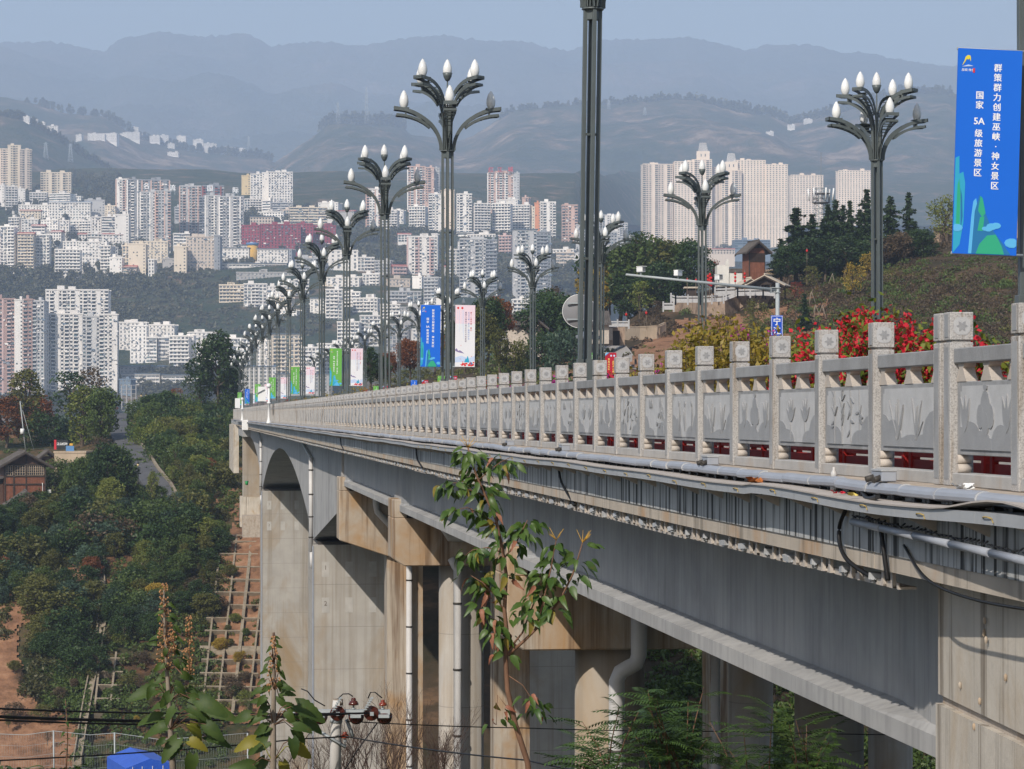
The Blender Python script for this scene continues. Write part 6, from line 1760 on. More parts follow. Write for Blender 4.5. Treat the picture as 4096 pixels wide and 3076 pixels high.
# little annexe and white gable house
ax = frame_at('annexe', 192, 1880, 452, .3, 'small dark annexe with a hipped grey roof between house and cafe'); m = MB(); m.box(-1.4, 1.4, 0, 4, -3, 2.3); m.build('wall', M['plank'], ax); gable_roof(ax, 1.4, 0, 4, 2.3, 3.4, 'tile', .7)
wh = frame_at('white_gable_house', 105, 2040, 416, .25, 'low white half timbered gable house among shrubs below the timber house'); m = MB(); m.box(-2.6, 2.6, 0, 7, -3, 1.3); m.prism([(-2.6, 1.3), (0, 2.9), (2.6, 1.3)], lambda a, b, d: (a, d, b), 0, 7); m.build('wall', M['lime'], wh); gable_roof(wh, 2.6, 0, 7, 1.3, 3.0, 'tile', .8)
m = MB(); m.box(-.12, .12, -.06, .0, -3, 2.9); m.box(-2.6, 2.6, -.055, 0, .5, .75); m.box(1.5, 1.7, -.06, 0, -3, 1.8); m.box(-1.7, -1.5, -.06, 0, -3, 1.8); m.build('timber', M['beam'], wh)
up = empty('utility_pole', LG(104, 1815, 0), 0, 'leaning thin utility pole with a white transformer behind the timber house', 'pole'); m = MB(); m.tube([(0, 0, 0), (-1.0, 0, 9)], .09, 7); m.tube([(1.5, 0, 0), (-.6, 0, 7.5)], .04, 5); m.build('shaft', M['conc'] if 'conc' in M else M['steel'], up); m = MB(); m.lathe([(.35, 3.4), (.35, 4.3)], 10, None, (-.6, -.3, 0)); m.build('transformer', M['white_paint'], up)
# small things by the far abutment
gb = empty('green_bucket', P(987, 1940, 291), 0, 'small green bucket on the planter by the far abutment', 'bucket'); m = MB(); m.lathe([(.14, 0), (.2, .45)], 10); m.build('body', mk('green_plastic', (.02, .25, .06), .5), gb); m = MB(); m.lathe([(.21, .43), (.21, .47), (.18, .47)], 10); m.build('rim', M['f_slate'], gb)

# ------------------------------------------------------------------ trees of the left bank
GL = 'trees and tall shrubs of the left bank'
def LT(px, yb, hpx, key, mat, label, wx=1.0, name='tree'):
    D = lsolve(px, yb); h = hpx * D / F; base = TREES[key][1]; hh = {'broad': 7.0, 'tall': 9.0, 'bush': 3.0, 'conifer': 9.0, 'airy': 6.5}[key[0]]
    s_ = h / hh; rr_ = random.Random(int(px * 7 + yb))
    plant(name, key, mat, P(px, yb, D), (s_ * wx, s_ * wx, s_), rr_.uniform(0, 6.28), label, 'tree' if key[0] != 'bush' else 'shrub', GL)
LT(105, 1780, 310, ('tall', 0), 'lf_olive', 'tall olive green tree with a narrow top behind the timber house', 1.2)
LT(25, 1800, 210, ('broad', 0), 'lf_rust', 'rust coloured autumn tree at the edge beside the red brown high rise', 1.2); LT(150, 1760, 170, ('broad', 1), 'lf_rust', 'rust coloured autumn tree below the tall olive one')
LT(285, 1730, 250, ('airy', 0), 'lf_dark', 'loose dark green tree with bare gaps before the grey white high rise', 1.25); LT(365, 1700, 205, ('airy', 1), 'lf_brown', 'thin brownish tree half bare beside the loose dark one')
LT(330, 1800, 265, ('tall', 1), 'lf_lime', 'bushy yellow green tree in front of the loose dark one', 1.3); LT(405, 1790, 240, ('broad', 2), 'lf_mid', 'bushy green tree at the left edge of the climbing road', .9); LT(425, 1700, 120, ('airy', 0), 'lf_red', 'small dark red leaved tree top beside the climbing road')
LT(190, 1790, 130, ('bush', 0), 'lf_dark', 'dark fan leaved shrub below the autumn trees', 1.1, 'shrub'); LT(255, 1790, 120, ('bush', 1), 'lf_blue', 'bluish dark shrub beside the fan leaved one', 1.1, 'shrub'); LT(395, 1860, 100, ('airy', 1), 'lf_brown', 'grey brown leafless looking bush above the cafe roof', 1.4)
LT(600, 1700, 120, ('broad', 3), 'lf_dark', 'dark green tree with red tips right of the road crest', 1.2); LT(660, 1700, 135, ('broad', 0), 'lf_dark', 'dark spreading tree over the parked roof right of the road crest', 1.3); LT(700, 1660, 110, ('airy', 0), 'lf_rust', 'reddish thin tree behind the dark spreading one', 1.2)
LT(868, 1650, 300, ('broad', 1), 'lf_dark', 'tall dark tree with open layered crown near the far bridge end', .95); LT(945, 1640, 190, ('tall', 0), 'lf_dark', 'dense dark tree close beside the far lamps', 1.2); LT(800, 1680, 190, ('airy', 1), 'lf_dark', 'thin stemmed dark tree left of the tall layered one', .9)
rt = random.Random(12)
spots = [(x, y) for y in range(1690, 2060, 26) for x in range(520, 935, 34)]
rightedge = lambda y: np.interp(y, [r[0] for r in ROAD], [r[1] + r[2] for r in ROAD])
cnt = 0
labs = {'lf_mid': 'mid green bushy tree on the bank right of the climbing road', 'lf_lime': 'yellow green feathery tree on the bank right of the climbing road', 'lf_dark': 'dark green bushy tree on the bank right of the climbing road', 'lf_olive': 'olive green bushy tree on the bank right of the climbing road', 'lf_rust': 'orange brown shrub on the bank right of the climbing road'}
for x, y in spots:
    x += rt.uniform(-14, 14); y += rt.uniform(-10, 10)
    if x < rightedge(y) + 16 or (x > 890 and y > 1880): continue
    if y > 1960 and x > 800: continue
    band = (x - 520) / 400
    mt = rt.choices(['lf_mid', 'lf_lime', 'lf_dark', 'lf_olive', 'lf_rust'], [4, 4 * (1 - band), 2 + 2 * band, 2, .7 if 1750 < y < 1880 and x < 740 else .1])[0]
    LT(x, y, rt.uniform(60, 115), rt.choice((('broad', 0), ('broad', 2), ('bush', 0), ('bush', 1), ('tall', 1), ('airy', 0))), mt, labs[mt], rt.uniform(.8, 1.25)); cnt += 1
for x, y, h, mt in ((345, 2005, 180, 'lf_mid'), (390, 2010, 215, 'lf_mid'), (430, 2030, 240, 'lf_dark'), (470, 2015, 220, 'lf_mid'), (510, 2020, 190, 'lf_dark'), (370, 2060, 120, 'lf_mid'), (440, 2065, 150, 'lf_lime'), (260, 1990, 120, 'lf_dark'), (300, 2000, 150, 'lf_mid'), (500, 1990, 150, 'lf_mid')):
    LT(x, y, h, rt.choice((('broad', 1), ('tall', 0), ('tall', 1), ('broad', 3))), mt, f'{"dark" if mt == "lf_dark" else "lime" if mt == "lf_lime" else "mid"} green dense tree of the group left of the slim park lamp', .95)
LT(608, 2040, 160, ('tall', 1), 'lf_lime', 'slender lime green tree standing in front of the climbing road', .8); LT(640, 2035, 90, ('broad', 0), 'lf_mid', 'small green tree leaning over the foot of the climbing road', 1.0)
for x, y, h in ((545, 2010, 60), (220, 1930, 90), (190, 2000, 100)): LT(x, y, h, ('bush', 0), 'lf_mid', 'green shrub beside the cafe and the road foot', 1.2, 'shrub')
for k in range(20):
    x, y = rt.uniform(0, 230), rt.uniform(2050, 2160); LT(x, y, rt.uniform(60, 110), ('broad', k % 4), rt.choice(('lf_olive', 'lf_mid', 'lf_dark')), 'dull green spreading shrub below the white gable house', 1.3)
SN = {'lf_dark': 'dark green', 'lf_mid': 'mid green', 'lf_olive': 'olive', 'lf_blue': 'bluish green', 'lf_lime': 'yellow green', 'lf_rust': 'rusty', 'lf_yellow': 'yellow', 'lf_brown': 'grey brown'}
def scatter(x0, x1, y0, y1, n, h0, h1, mats, where, wx=(1.0, 1.5), keys=(('broad', 0), ('broad', 1), ('broad', 2), ('broad', 3), ('bush', 0), ('bush', 1), ('airy', 1), ('tall', 0))):
    for k in range(n):
        mt = rt.choices(list(mats), list(mats.values()))[0]; LT(rt.uniform(x0, x1), y0 + (y1 - y0) * (k + rt.random()) / n, rt.uniform(h0, h1), rt.choice(keys), mt, f'{SN[mt]} rounded shrub {where}', rt.uniform(*wx), 'shrub')
scatter(-40, 880, 2070, 2250, 84, 70, 135, dict(lf_dark=5, lf_mid=3, lf_olive=2, lf_blue=2, lf_lime=.6, lf_brown=.4), 'on the upper part of the left slope')
scatter(-40, 400, 2250, 2440, 30, 70, 130, dict(lf_dark=4, lf_mid=2, lf_olive=3, lf_blue=1, lf_rust=.4), 'beside the red soil of the left slope')
scatter(480, 850, 2240, 2480, 30, 60, 115, dict(lf_dark=3, lf_mid=3, lf_olive=2, lf_lime=.8, lf_yellow=.3), 'over the old lattice beams')
scatter(140, 390, 2460, 2720, 15, 110, 170, dict(lf_dark=6, lf_blue=1, lf_olive=1.5), 'in the dense clump left of the drain channel')
scatter(420, 650, 2440, 2590, 14, 80, 130, dict(lf_dark=4, lf_blue=2, lf_mid=1), 'right of the drain channel')
scatter(420, 1020, 2260, 2960, 60, 26, 60, dict(lf_mid=3, lf_olive=4, lf_lime=1.5, lf_yellow=1, lf_brown=1.5), 'small among the lattice beams')
scatter(0, 330, 2350, 3000, 20, 24, 60, dict(lf_mid=3, lf_olive=4, lf_brown=2), 'small on the red soil')
# shrub cover of the slopes
M['lf_slope'] = leafm('slope_shrub', [(0.012, 0.026, 0.011), (0.026, 0.045, 0.016), (0.05, 0.065, 0.02), (0.085, 0.08, 0.028)], world_scale=.12)
def shrub_cover(name, regions, label, solver, leaf=.42, sd=1, n=70, mat='lf_dark'):
    r = np.random.default_rng(sd); out = []
    for (x0, x1, y0, y1), k, rad in regions:
        for _ in range(k):
            px, py = r.uniform(x0, x1), r.uniform(y0, y1)
            c = np.array(solver(px, py)); R = rad * r.uniform(.5, 1.3)
            nn = int(n * R); d = r.normal(0, 1, (nn, 3)); d /= np.linalg.norm(d, axis=1, keepdims=True); d[:, 2] = np.abs(d[:, 2]) * .95 - .1
            out.append(c + d * R * (.45 + .55 * r.random((nn, 1)) ** .6))
    o = link(name, quads_mesh(name, leaf_quads(np.concatenate(out), leaf, r), M[mat]))
    return tag(o, label, 'shrubs', None, 'stuff')
shrub_cover('shrub_cover', [((-60, 880, 2055, 2230), 170, 1.5), ((-60, 330, 2200, 2420), 70, 1.3), ((560, 860, 2200, 2450), 60, 1.3), ((120, 390, 2440, 2680), 50, 1.6), ((420, 640, 2400, 2570), 50, 1.3), ((-60, 40, 2320, 2560), 20, 1.4), ((110, 190, 2690, 2780), 12, 1.7)], 'dark green shrubs matting the upper slope of the left bank', LG, .29, 1, 125, 'lf_slope')
shrub_cover('shrub_cover', [((-60, 900, 2080, 2300), 90, 1.2), ((180, 360, 2660, 2830), 170, .8), ((420, 860, 2250, 2900), 190, .9), ((60, 300, 2300, 2520), 40, 1.0), ((300, 900, 2780, 3060), 140, .9)], 'mid green shrubs and creepers between the lattice beams', LG, .26, 2, 110, 'lf_mid')
shrub_cover('shrub_cover', [((-60, 860, 2060, 2500), 170, 1.3), ((420, 1030, 2180, 2900), 130, .7), ((240, 400, 2560, 2720), 50, 1.3), ((0, 300, 2300, 2560), 40, .9), ((860, 1040, 1980, 2120), 40, 1.0)], 'olive and yellowish shrubs dotted over the left slope', LG, .25, 3, 95, 'lf_olive')
shrub_cover('shrub_cover', [((500, 940, 1660, 2060), 330, 1.1), ((300, 560, 1960, 2060), 60, 1.2), ((0, 430, 1700, 1990), 150, 1.3), ((930, 1040, 1960, 2110), 30, 1.0)], 'low green undergrowth around the climbing road', LG, .26, 4, 90, 'lf_mid')
shrub_cover('shrub_cover', [((150, 520, 2060, 2140), 60, 1.5), ((480, 800, 2030, 2100), 60, 1.4)], 'bluish green shrubs in the middle of the left slope', LG, .28, 5, 110, 'lf_blue')
# ================================================================== the hill on the right
GR = 'trees of the hill on the right'
HHT = {'broad': 7.0, 'tall': 9.0, 'bush': 3.0, 'conifer': 9.0, 'airy': 6.5}
def RT(px, yb, hpx, key, mat, label, wx=1.0, D=None, name='tree'):
    D = D or rsolve(px, yb); h = hpx * D / F; s_ = h / HHT[key[0]]; rr_ = random.Random(int(px * 5 + yb))
    plant(name, key, mat, P(px, yb, D), (s_ * wx, s_ * wx, s_), rr_.uniform(0, 6.28), label, 'tree' if key[0] != 'bush' else 'shrub', GR)
# road, retaining walls, gate
RR = [(1352, 2440, 40), (1365, 2440, 42), (1380, 2446, 44), (1400, 2458, 46), (1420, 2476, 46), (1445, 2492, 46), (1480, 2500, 46)]
Lp = [RG(c - w, y) for y, c, w in RR]; Rp = [RG(c + w, y) for y, c, w in RR]
for a, b in zip(Lp, Rp): zz = (a.z + b.z) / 2; a.z = b.z = zz
strip('gate_road', Lp, Rp, 'pave', .45, thick=1.5)
def wall_along(name, pts, h, mat, label, thick=.5, cat='wall', down=2.0, solver=RG):
    e = empty(name, solver(*pts[0][:2]), 0, label, cat); O = Vector(e.location); q = [solver(x, y) for x, y in pts]
    m = MB(); rings = []
    for i, p in enumerate(q):
        d = (q[min(i + 1, len(q) - 1)] - q[max(i - 1, 0)]); d.z = 0; n_ = Vector((-d.y, d.x, 0)).normalized() * thick
        rings.append([p + Vector((0, 0, h)), p + n_ + Vector((0, 0, h)), p + n_ - Vector((0, 0, down)), p - Vector((0, 0, down))])
    m.loft(rings); o = m.build('masonry', M[mat], e); o.location = -O
    m = MB(); rings = [[r[0] + Vector((-.05, -.05, .0)), r[1] + Vector((0, 0, .0)), r[1] + Vector((0, 0, .18)), r[0] + Vector((-.05, -.05, .18))] for r in rings]
    m.loft(rings); o = m.build('coping', M[mat], e); o.location = -O
    return e
wall_along('retaining_wall', [(2492, 1352), (2560, 1353), (2630, 1350), (2665, 1338)], 1.7, 'plaster', 'tan retaining wall beside the gate below the bare slope')
wall_along('retaining_wall', [(2690, 1262), (2760, 1258), (2830, 1262), (2900, 1258), (2960, 1240), (3060, 1225), (3110, 1220)], 2.3, 'rubble', 'weathered rubble retaining wall below the pavilion terrace', .7)
wall_along('rubble_wall', [(3735, 975), (3790, 968), (3850, 962), (3980, 950), (4130, 940)], 2.6, 'rubble', 'broken rubble wall on the hill crest behind the blue banner', .7)
wall_along('garden_wall', [(2908, 1120), (3000, 1118), (3100, 1116), (3210, 1112)], 1.5, 'rubble', 'long dark capped garden wall behind the pavilion', .5)
def stone_rail(pts, label, D, h=1.1):
    e = empty('terrace_railing', P(*pts[0], D), 0, label, 'railing', 'pale stone railings of the hill terrace'); O = Vector(e.location); q = [P(x, y, D) for x, y in pts]
    for a, b in zip(q[:-1], q[1:]):
        L = (b - a).length; n = max(1, round(L / 1.8))
        for k in range(n + 1):
            p = a.lerp(b, k / n); m = MB(); m.box(-.11, .11, -.11, .11, -.3, h + .25); o = m.build('post', M['stone_lt'], e); o.location = p - O
        d = (b - a); s_ = Vector((-d.y, d.x, 0)).normalized() * .05
        for z0, z1, nm in ((.05, h * .62, 'panel'), (h * .78, h, 'top_rail')):
            m = MB(); m.loft([[p - s_ + Vector((0, 0, z0)), p + s_ + Vector((0, 0, z0)), p + s_ + Vector((0, 0, z1)), p - s_ + Vector((0, 0, z1))] for p in (a, b)]); o = m.build(nm, M['stone_lt'], e); o.location = -O
stone_rail([(2653, 1240), (2695, 1240)], 'short pale stone railing at the foot of the terrace steps', 412)
stone_rail([(2684, 1206), (2702, 1212), (2800, 1212), (2894, 1207)], 'pale stone railing along the lower terrace edge', 414)
stone_rail([(2894, 1207), (2950, 1185), (3052, 1183), (3098, 1186)], 'pale stone railing climbing to the pavilion terrace', 416)
stone_rail([(2860, 1182), (2948, 1178)], 'pale stone railing behind the lower terrace', 424)
stone_rail([(2425, 1308), (2515, 1308)], 'pale stone railing on top of the gate', 398, .9)
# gate
gt2 = empty('stone_gate', P(2470, 1355, 396), CAMYAW, 'low stone gateway with a dark arch at the end of the road', 'gate')
m = MB(); m.box(-2.6, -.7, 0, 2, -1, 1.75); m.box(.35, 1.1, 0, 2, -1, 1.75); m.box(-.7, .35, 0, 2, 1.2, 1.75); m.build('masonry', M['rubble'], gt2)
m = MB(); m.box(-.69, .34, 1.2, 1.9, -1, 1.2); m.build('recess', M['beam'], gt2)
m = MB(); m.box(-2.5, -.75, -.06, -.005, -.2, 1.6); m.build('facing', M['brick'], gt2)
# tiled houses
h1 = empty('brick_house', P(2090, 1372, 388), CAMYAW - .12, 'pale brick house with grey tiled gable roofs among dark trees', 'house')
m = MB(); m.box(-2.3, 1.0, 0, 6, -2, 2.6); m.box(-.0, 2.6, .6, 6, -2, 3.3); m.build('wall', M['brick'], h1)
m = MB(); m.loft([[(-2.9, y, z), (1.0, y, z), (1.0, y, z - .15), (-2.9, y, z - .15)] for y, z in ((-.9, 2.75), (3, 4.4), (6.6, 2.9))]); m.build('roof', M['tile'], h1)
m = MB(); k = -2.8
while k < .95: m.tube([(k, -.92, 2.78), (k, 3, 4.43)], .06, 4, cap=False); k += .3
m.build('tile_rows', M['tile'], h1)['kind'] = 'stuff'
hg = empty('gable_wing', (1.5, .4, 0), 0, parent=h1); m = MB(); m.prism([(-1.6, 2.9), (0, 4.1), (1.6, 2.9)], lambda a, b, d: (a, d, b), 0, 6); m.build('gable', M['plank'], hg); gable_roof(hg, 1.6, 0, 6, 2.9, 4.25, 'tile', .9, rib=False)
m = MB(); m.box(1.5, 1.9, .5, .62, 1.6, 2.6); m.build('window', M['glass_dk'], h1)
m = MB(); m.box(-3.1, -2.35, -.8, 0, -2, 1.1); m.build('lean_to', M['lime'], h1)
h2 = empty('tiled_house', P(2420, 1335, 392), CAMYAW + .1, 'dark tiled roof of a house beside the stone gate', 'house'); m = MB(); m.box(-2.4, .6, 0, 4, -1.5, 1.3); m.build('wall', M['brick'], h2); m = MB(); m.loft([[(-2.9, y, z), (.9, y, z), (.9, y, z - .15), (-2.9, y, z - .15)] for y, z in ((-.8, 1.4), (2.2, 3.5), (4.6, 1.6))]); m.build('roof', M['tile'], h2)
m = MB(); k = -2.8
while k < .85: m.tube([(k, -.82, 1.43), (k, 2.2, 3.53)], .06, 4, cap=False); k += .3
m.build('tile_rows', M['tile'], h2)['kind'] = 'stuff'
tw = empty('timber_tower', P(3028, 1072, 436), CAMYAW + .25, 'red brown timber tower house with a dark gable roof above the pavilion', 'house')
m = MB(); m.box(-1.35, 1.35, 0, 3.5, -2, 3.3); m.build('wall', M['plank_red'], tw)
m = MB()
for k in range(9): m.box(-1.42, 1.42, -.07, 0, 1.0 + k * .17, 1.1 + k * .17)
m.build('slat', M['beam'], tw)
m = MB(); m.prism([(-1.35, 3.3), (0, 4.3), (1.35, 3.3)], lambda a, b, d: (a, d, b), .05, 3.4); m.build('gable', M['beam'], tw)
gable_roof(tw, 1.35, 0, 3.5, 3.35, 4.5, 'tile', 1.0)
for x in (-1.4, 1.3): m = MB(); m.box(x, x + .12, -.1, .1, -2, 3.4); m.build('post', M['beam'], tw)
pv = empty('pavilion', P(3062, 1186, 418), CAMYAW - .3, 'open dark timber pavilion with a pale sloping roof on the terrace', 'pavilion')
for x in (-2.4, -.8, .8, 2.4):
    for y in (.2, 3.8): m = MB(); m.box(x - .1, x + .1, y - .1, y + .1, -.3, 2.2); m.build('post', M['beam'], pv)
m = MB(); m.box(-2.6, 2.6, 0, 4, 1.9, 2.15); m.prism([(-2.4, 2.15), (0, 3.3), (2.4, 2.15)], lambda a, b, d: (a, d, b), 0, 4); m.build('frame', M['beam'], pv)
gable_roof(pv, 2.5, 0, 4, 2.2, 3.45, 'tile_lt', .8, rib=False)
pv2 = empty('pavilion', P(3000, 1180, 423), CAMYAW + .2, 'smaller pavilion with a pale roof beside the open timber pavilion', 'pavilion')
for x in (-1.2, 1.2): m = MB(); m.box(x - .1, x + .1, .2, .4, -.3, 1.7); m.build('post', M['beam'], pv2)
gable_roof(pv2, 1.7, 0, 3.5, 1.7, 2.7, 'tile_lt', .5, rib=False)
wk = empty('white_gable_house', P(2890, 1098, 445), CAMYAW, 'small white house with stepped gables behind the terrace', 'house'); m = MB(); m.box(-.9, 1.1, 0, 5, -2, 1.6); m.box(.5, 1.1, -.05, .3, 1.6, 2.2); m.box(.7, 1.0, -.05, .3, 2.2, 2.6); m.build('wall', M['lime'], wk); m = MB(); m.box(1.11, 6.5, 0, 3, .4, 1.0); m.build('tile_roof', M['tile'], wk); m = MB(); m.box(1.12, 6.4, .2, 2.8, -2, .39); m.build('side_wall', M['lime'], wk)
ks = empty('kiosk', P(2766, 1196, 420), CAMYAW, 'little dark kiosk with a pale roof under the big trees', 'kiosk'); m = MB(); m.box(-.8, .8, 0, 1.6, -.5, 1.7); m.build('body', M['beam'], ks); m = MB(); m.box(-1.2, 1.2, -.4, 2, 1.7, 1.95); m.build('roof', M['tile_lt'], ks)
# lanterns
m = MB(); m.lathe([(.05, -.22), (.15, -.18), (.19, 0), (.15, .18), (.05, .22)], 10); LAN = m.mesh('lantern', M['lantern'])
def lanterns(px, y0, n, D, label, post=True):
    e = empty('lantern_string', P(px, y0, D), CAMYAW, label, 'lanterns', 'red lantern strings of the terrace')
    for k in range(n): link('lantern', LAN, e, (0, 0, -k * .56))
    m = MB(); m.tube([(.0, .15, .5), (.0, .15, -n * .56 - 2.0)], .04, 5); m.build('post', M['bark_lt'], e)
for px, y0, n in ((2832, 1105, 3), (2845, 1112, 3), (2838, 1122, 2), (2941, 1095, 3), (2979, 1095, 3), (2749, 1120, 1), (2784, 1121, 1), (2868, 1105, 1), (2840, 1098, 2)):
    lanterns(px, y0, n, 412, f'string of {["one", "two", "three"][n - 1]} red lantern{"s" if n > 1 else ""} hung on a post of the terrace')
lanterns(2585, 1252, 1, 402, 'single red lantern in the scrub above the stone gate'); lanterns(2505, 1258, 1, 402, 'single red lantern under the dark trees by the gate'); lanterns(3228, 1003, 1, 430, 'single red lantern hanging in the cedar branches')
# parked car by the road
cr = empty('parked_car', P(2352, 1366, 384), CAMYAW + .9, 'small dark parked car half hidden behind the leaning lamp post', 'car')
m = MB(); m.prism([(-2, .35), (-2, .85), (-1.3, 1.0), (-.8, 1.45), (.7, 1.45), (1.3, .95), (2.0, .85), (2.05, .35)], lambda a, b, d: (a, d, b), -.8, .8); m.build('body', mk('car_paint', (.16, .17, .19), .25, spec=.6), cr, .05)
m = MB(); m.prism([(-1.2, 1.0), (-.78, 1.38), (.66, 1.38), (1.15, 1.0)], lambda a, b, d: (a, d, b), -.82, .82); m.build('window', M['glass_dk'], cr)
for x in (-1.25, 1.25):
    for y in (-.75, .75):
        w_ = empty('wheel', (x, y, .33), 0, parent=cr); m = MB(); m.tube([(0, -.1, 0), (0, .1, 0)], .33, 16); m.build('tyre', M['iron'], w_); m = MB(); m.tube([(0, -.11, 0), (0, .11, 0)], .19, 10); m.build('rim', M['steel'], w_)
soil('bare_soil', [(2520, 1420), (2560, 1370), (2680, 1290), (2740, 1275), (2920, 1275), (3060, 1250), (3130, 1220), (3260, 1150), (3320, 1170), (3330, 1330), (3200, 1360), (2900, 1420), (2700, 1480), (2540, 1490)], .35, sd=11, solver=RG)
soil('bare_soil', [(2130, 1480), (2330, 1440), (2380, 1400), (2400, 1480), (2200, 1540)], .3, sd=12, solver=RG)
# trees
for x, y, h, k, mt, w in ((2420, 1290, 300, ('broad', 0), 'lf_dark', 1.1), (2480, 1262, 260, ('broad', 1), 'lf_mid', 1.2), (2540, 1260, 285, ('broad', 2), 'lf_mid', 1.15), (2600, 1255, 300, ('broad', 3), 'lf_mid', 1.1), (2660, 1240, 270, ('broad', 0), 'lf_olive', 1.1), (2720, 1225, 260, ('tall', 0), 'lf_mid', 1.1), (2760, 1215, 240, ('broad', 1), 'lf_dark', 1.0), (2560, 1290, 170, ('airy', 0), 'lf_lime', 1.1), (2510, 1300, 200, ('broad', 2), 'lf_dark', 1.2), (2640, 1260, 200, ('broad', 1), 'lf_dark', 1.2)):
    RT(x, y, h, k, mt, {'lf_dark': 'dark', 'lf_mid': 'mid green', 'lf_olive': 'olive', 'lf_lime': 'pale yellow green'}[mt] + ' bushy tree of the tall group left of the pavilion terrace', w)
RT(2550, 1070, 150, ('airy', 0), 'lf_dark', 'open crowned tree top against the beige high rises', 1.3, D=455)
RT(2392, 1290, 240, ('broad', 3), 'lf_yellow', 'bright yellow autumn tree beside the tall green group', 1.0); RT(2440, 1240, 190, ('broad', 0), 'lf_yellow', 'second yellow autumn tree partly behind a hill side lamp', .9)
for x, y, h, k, mt, w in ((2150, 1470, 250, ('broad', 0), 'lf_dark', 1.2), (2190, 1440, 260, ('broad', 1), 'lf_dark', 1.2), (2235, 1450, 270, ('broad', 2), 'lf_dark', 1.2), (2280, 1430, 240, ('broad', 3), 'lf_dark', 1.1), (2320, 1420, 200, ('tall', 0), 'lf_dark', 1.2), (2170, 1500, 160, ('bush', 0), 'lf_dark', .8), (2250, 1500, 170, ('bush', 1), 'lf_blue', .8)):
    RT(x, y, h, k, mt, 'dark evergreen tree of the clump behind the round sign', w)
RT(2210, 1350, 180, ('airy', 1), 'lf_brown', 'grey brown thin tree above the dark clump', 1.2, D=420); RT(2135, 1300, 140, ('airy', 0), 'lf_dark', 'open dark tree behind the brick house', 1.2, D=430)
for x, y, h, k, mt, w, lab in ((1985, 1400, 210, ('broad', 0), 'lf_rust', 1.0, 'reddish brown tree left of the brick house'), (1950, 1420, 230, ('broad', 2), 'lf_dark', 1.0, 'dark tree left of the brick house'), (1905, 1440, 200, ('broad', 1), 'lf_olive', 1.1, 'olive tree behind the pink banner'), (1860, 1450, 160, ('bush', 0), 'lf_olive', .9, 'olive shrub behind the pink banner'), (2000, 1480, 170, ('tall', 1), 'lf_olive', 1.1, 'olive green tree below the brick house'), (2060, 1480, 110, ('bush', 1), 'lf_olive', 1.0, 'dull shrub in front of the brick house'), (1810, 1470, 190, ('tall', 0), 'lf_dark', .8, 'slim conical dark tree behind the pink banner'), (1740, 1480, 150, ('airy', 0), 'lf_rust', 1.1, 'bare reddish tree between lamp posts'), (1640, 1500, 140, ('broad', 3), 'lf_rust', 1.1, 'autumn tree behind the far lamps'), (1560, 1520, 110, ('broad', 0), 'lf_rust', 1.1, 'autumn tree beside the green banner'), (1480, 1545, 160, ('tall', 1), 'lf_dark', 1.3, 'dark tree between the green and pink banners'), (1520, 1540, 110, ('broad', 1), 'lf_dark', 1.2, 'dark tree at the far right lamp'), (1790, 1300, 110, ('conifer', 0), 'lf_conifer', .9, 'small conifer against the grey tower')):
    RT(x, y, h, k, mt, lab, w, D=330 + (1550 - y) * .28)
for i, (x, yb, yt, w) in enumerate(((3185, 1100, 822, 1.5), (3125, 1110, 950, 1.6), (3250, 1090, 850, 1.3), (3312, 1080, 808, 1.1), (3342, 1075, 790, .8), (3372, 1072, 812, .8), (3400, 1068, 795, .8), (3468, 1060, 748, 1.0), (3440, 1065, 830, 1.2), (3560, 1030, 776, 1.0), (3634, 1010, 762, .85), (3660, 1040, 880, 1.4), (3290, 1105, 880, 1.4), (3400, 1100, 900, 1.4))):
    RT(x, yb, yb - yt, ('conifer', i % 5), 'lf_conifer', f'tall dark cedar of the row on the hill crest, {"broad and drooping" if w > 1.25 else "narrow and pointed"}', w * 1.25, D=440)
for x, y, h, mt in ((3150, 1130, 150, 'lf_dark'), (3230, 1120, 170, 'lf_conifer'), (3300, 1110, 150, 'lf_dark'), (3380, 1105, 160, 'lf_conifer'), (3450, 1100, 140, 'lf_dark'), (3530, 1070, 120, 'lf_brown'), (3600, 1060, 130, 'lf_brown'), (3690, 1045, 130, 'lf_dark')): RT(x, y, h, ('broad', x % 4), mt, 'dusky rounded tree at the foot of the cedars', 1.3, D=436)
RT(3220, 1330, 160, ('conifer', 1), 'lf_conifer', 'small pointed conifer on the bare slope behind the red flowers', 1.3)
RT(3780, 1000, 190, ('airy', 1), 'lf_lime', 'loose yellow green tree on the crest beside the blue banner', 1.2, D=452); RT(3815, 960, 130, ('airy', 0), 'lf_yellow', 'orange leaved branches beside the blue banner', .7, D=456)
for x, y, h, k, mt, lab in ((3185, 1215, 90, ('airy', 0), 'lf_red', 'small red leaved sapling on the planted slope'), (3410, 1200, 130, ('airy', 1), 'lf_yellow', 'small yellow leaved sapling on the planted slope'), (3250, 1180, 120, ('airy', 0), 'lf_olive', 'thin olive sapling above the red one'), (3018, 1370, 150, ('airy', 1), 'lf_olive', 'thin olive sapling on the bare soil below the terrace'), (2910, 1340, 90, ('airy', 0), 'lf_brown', 'bare twiggy sapling below the rubble wall'), (2850, 1190, 130, ('airy', 1), 'lf_red', 'dark red leaved tree behind the lantern posts'), (2630, 1290, 90, ('airy', 0), 'lf_brown', 'brown bare bush beside the terrace foot'), (3480, 1110, 90, ('airy', 1), 'lf_yellow', 'yellow brown sapling near the lamp post on the slope')):
    RT(x, y, h, k, mt, lab, 1.1)
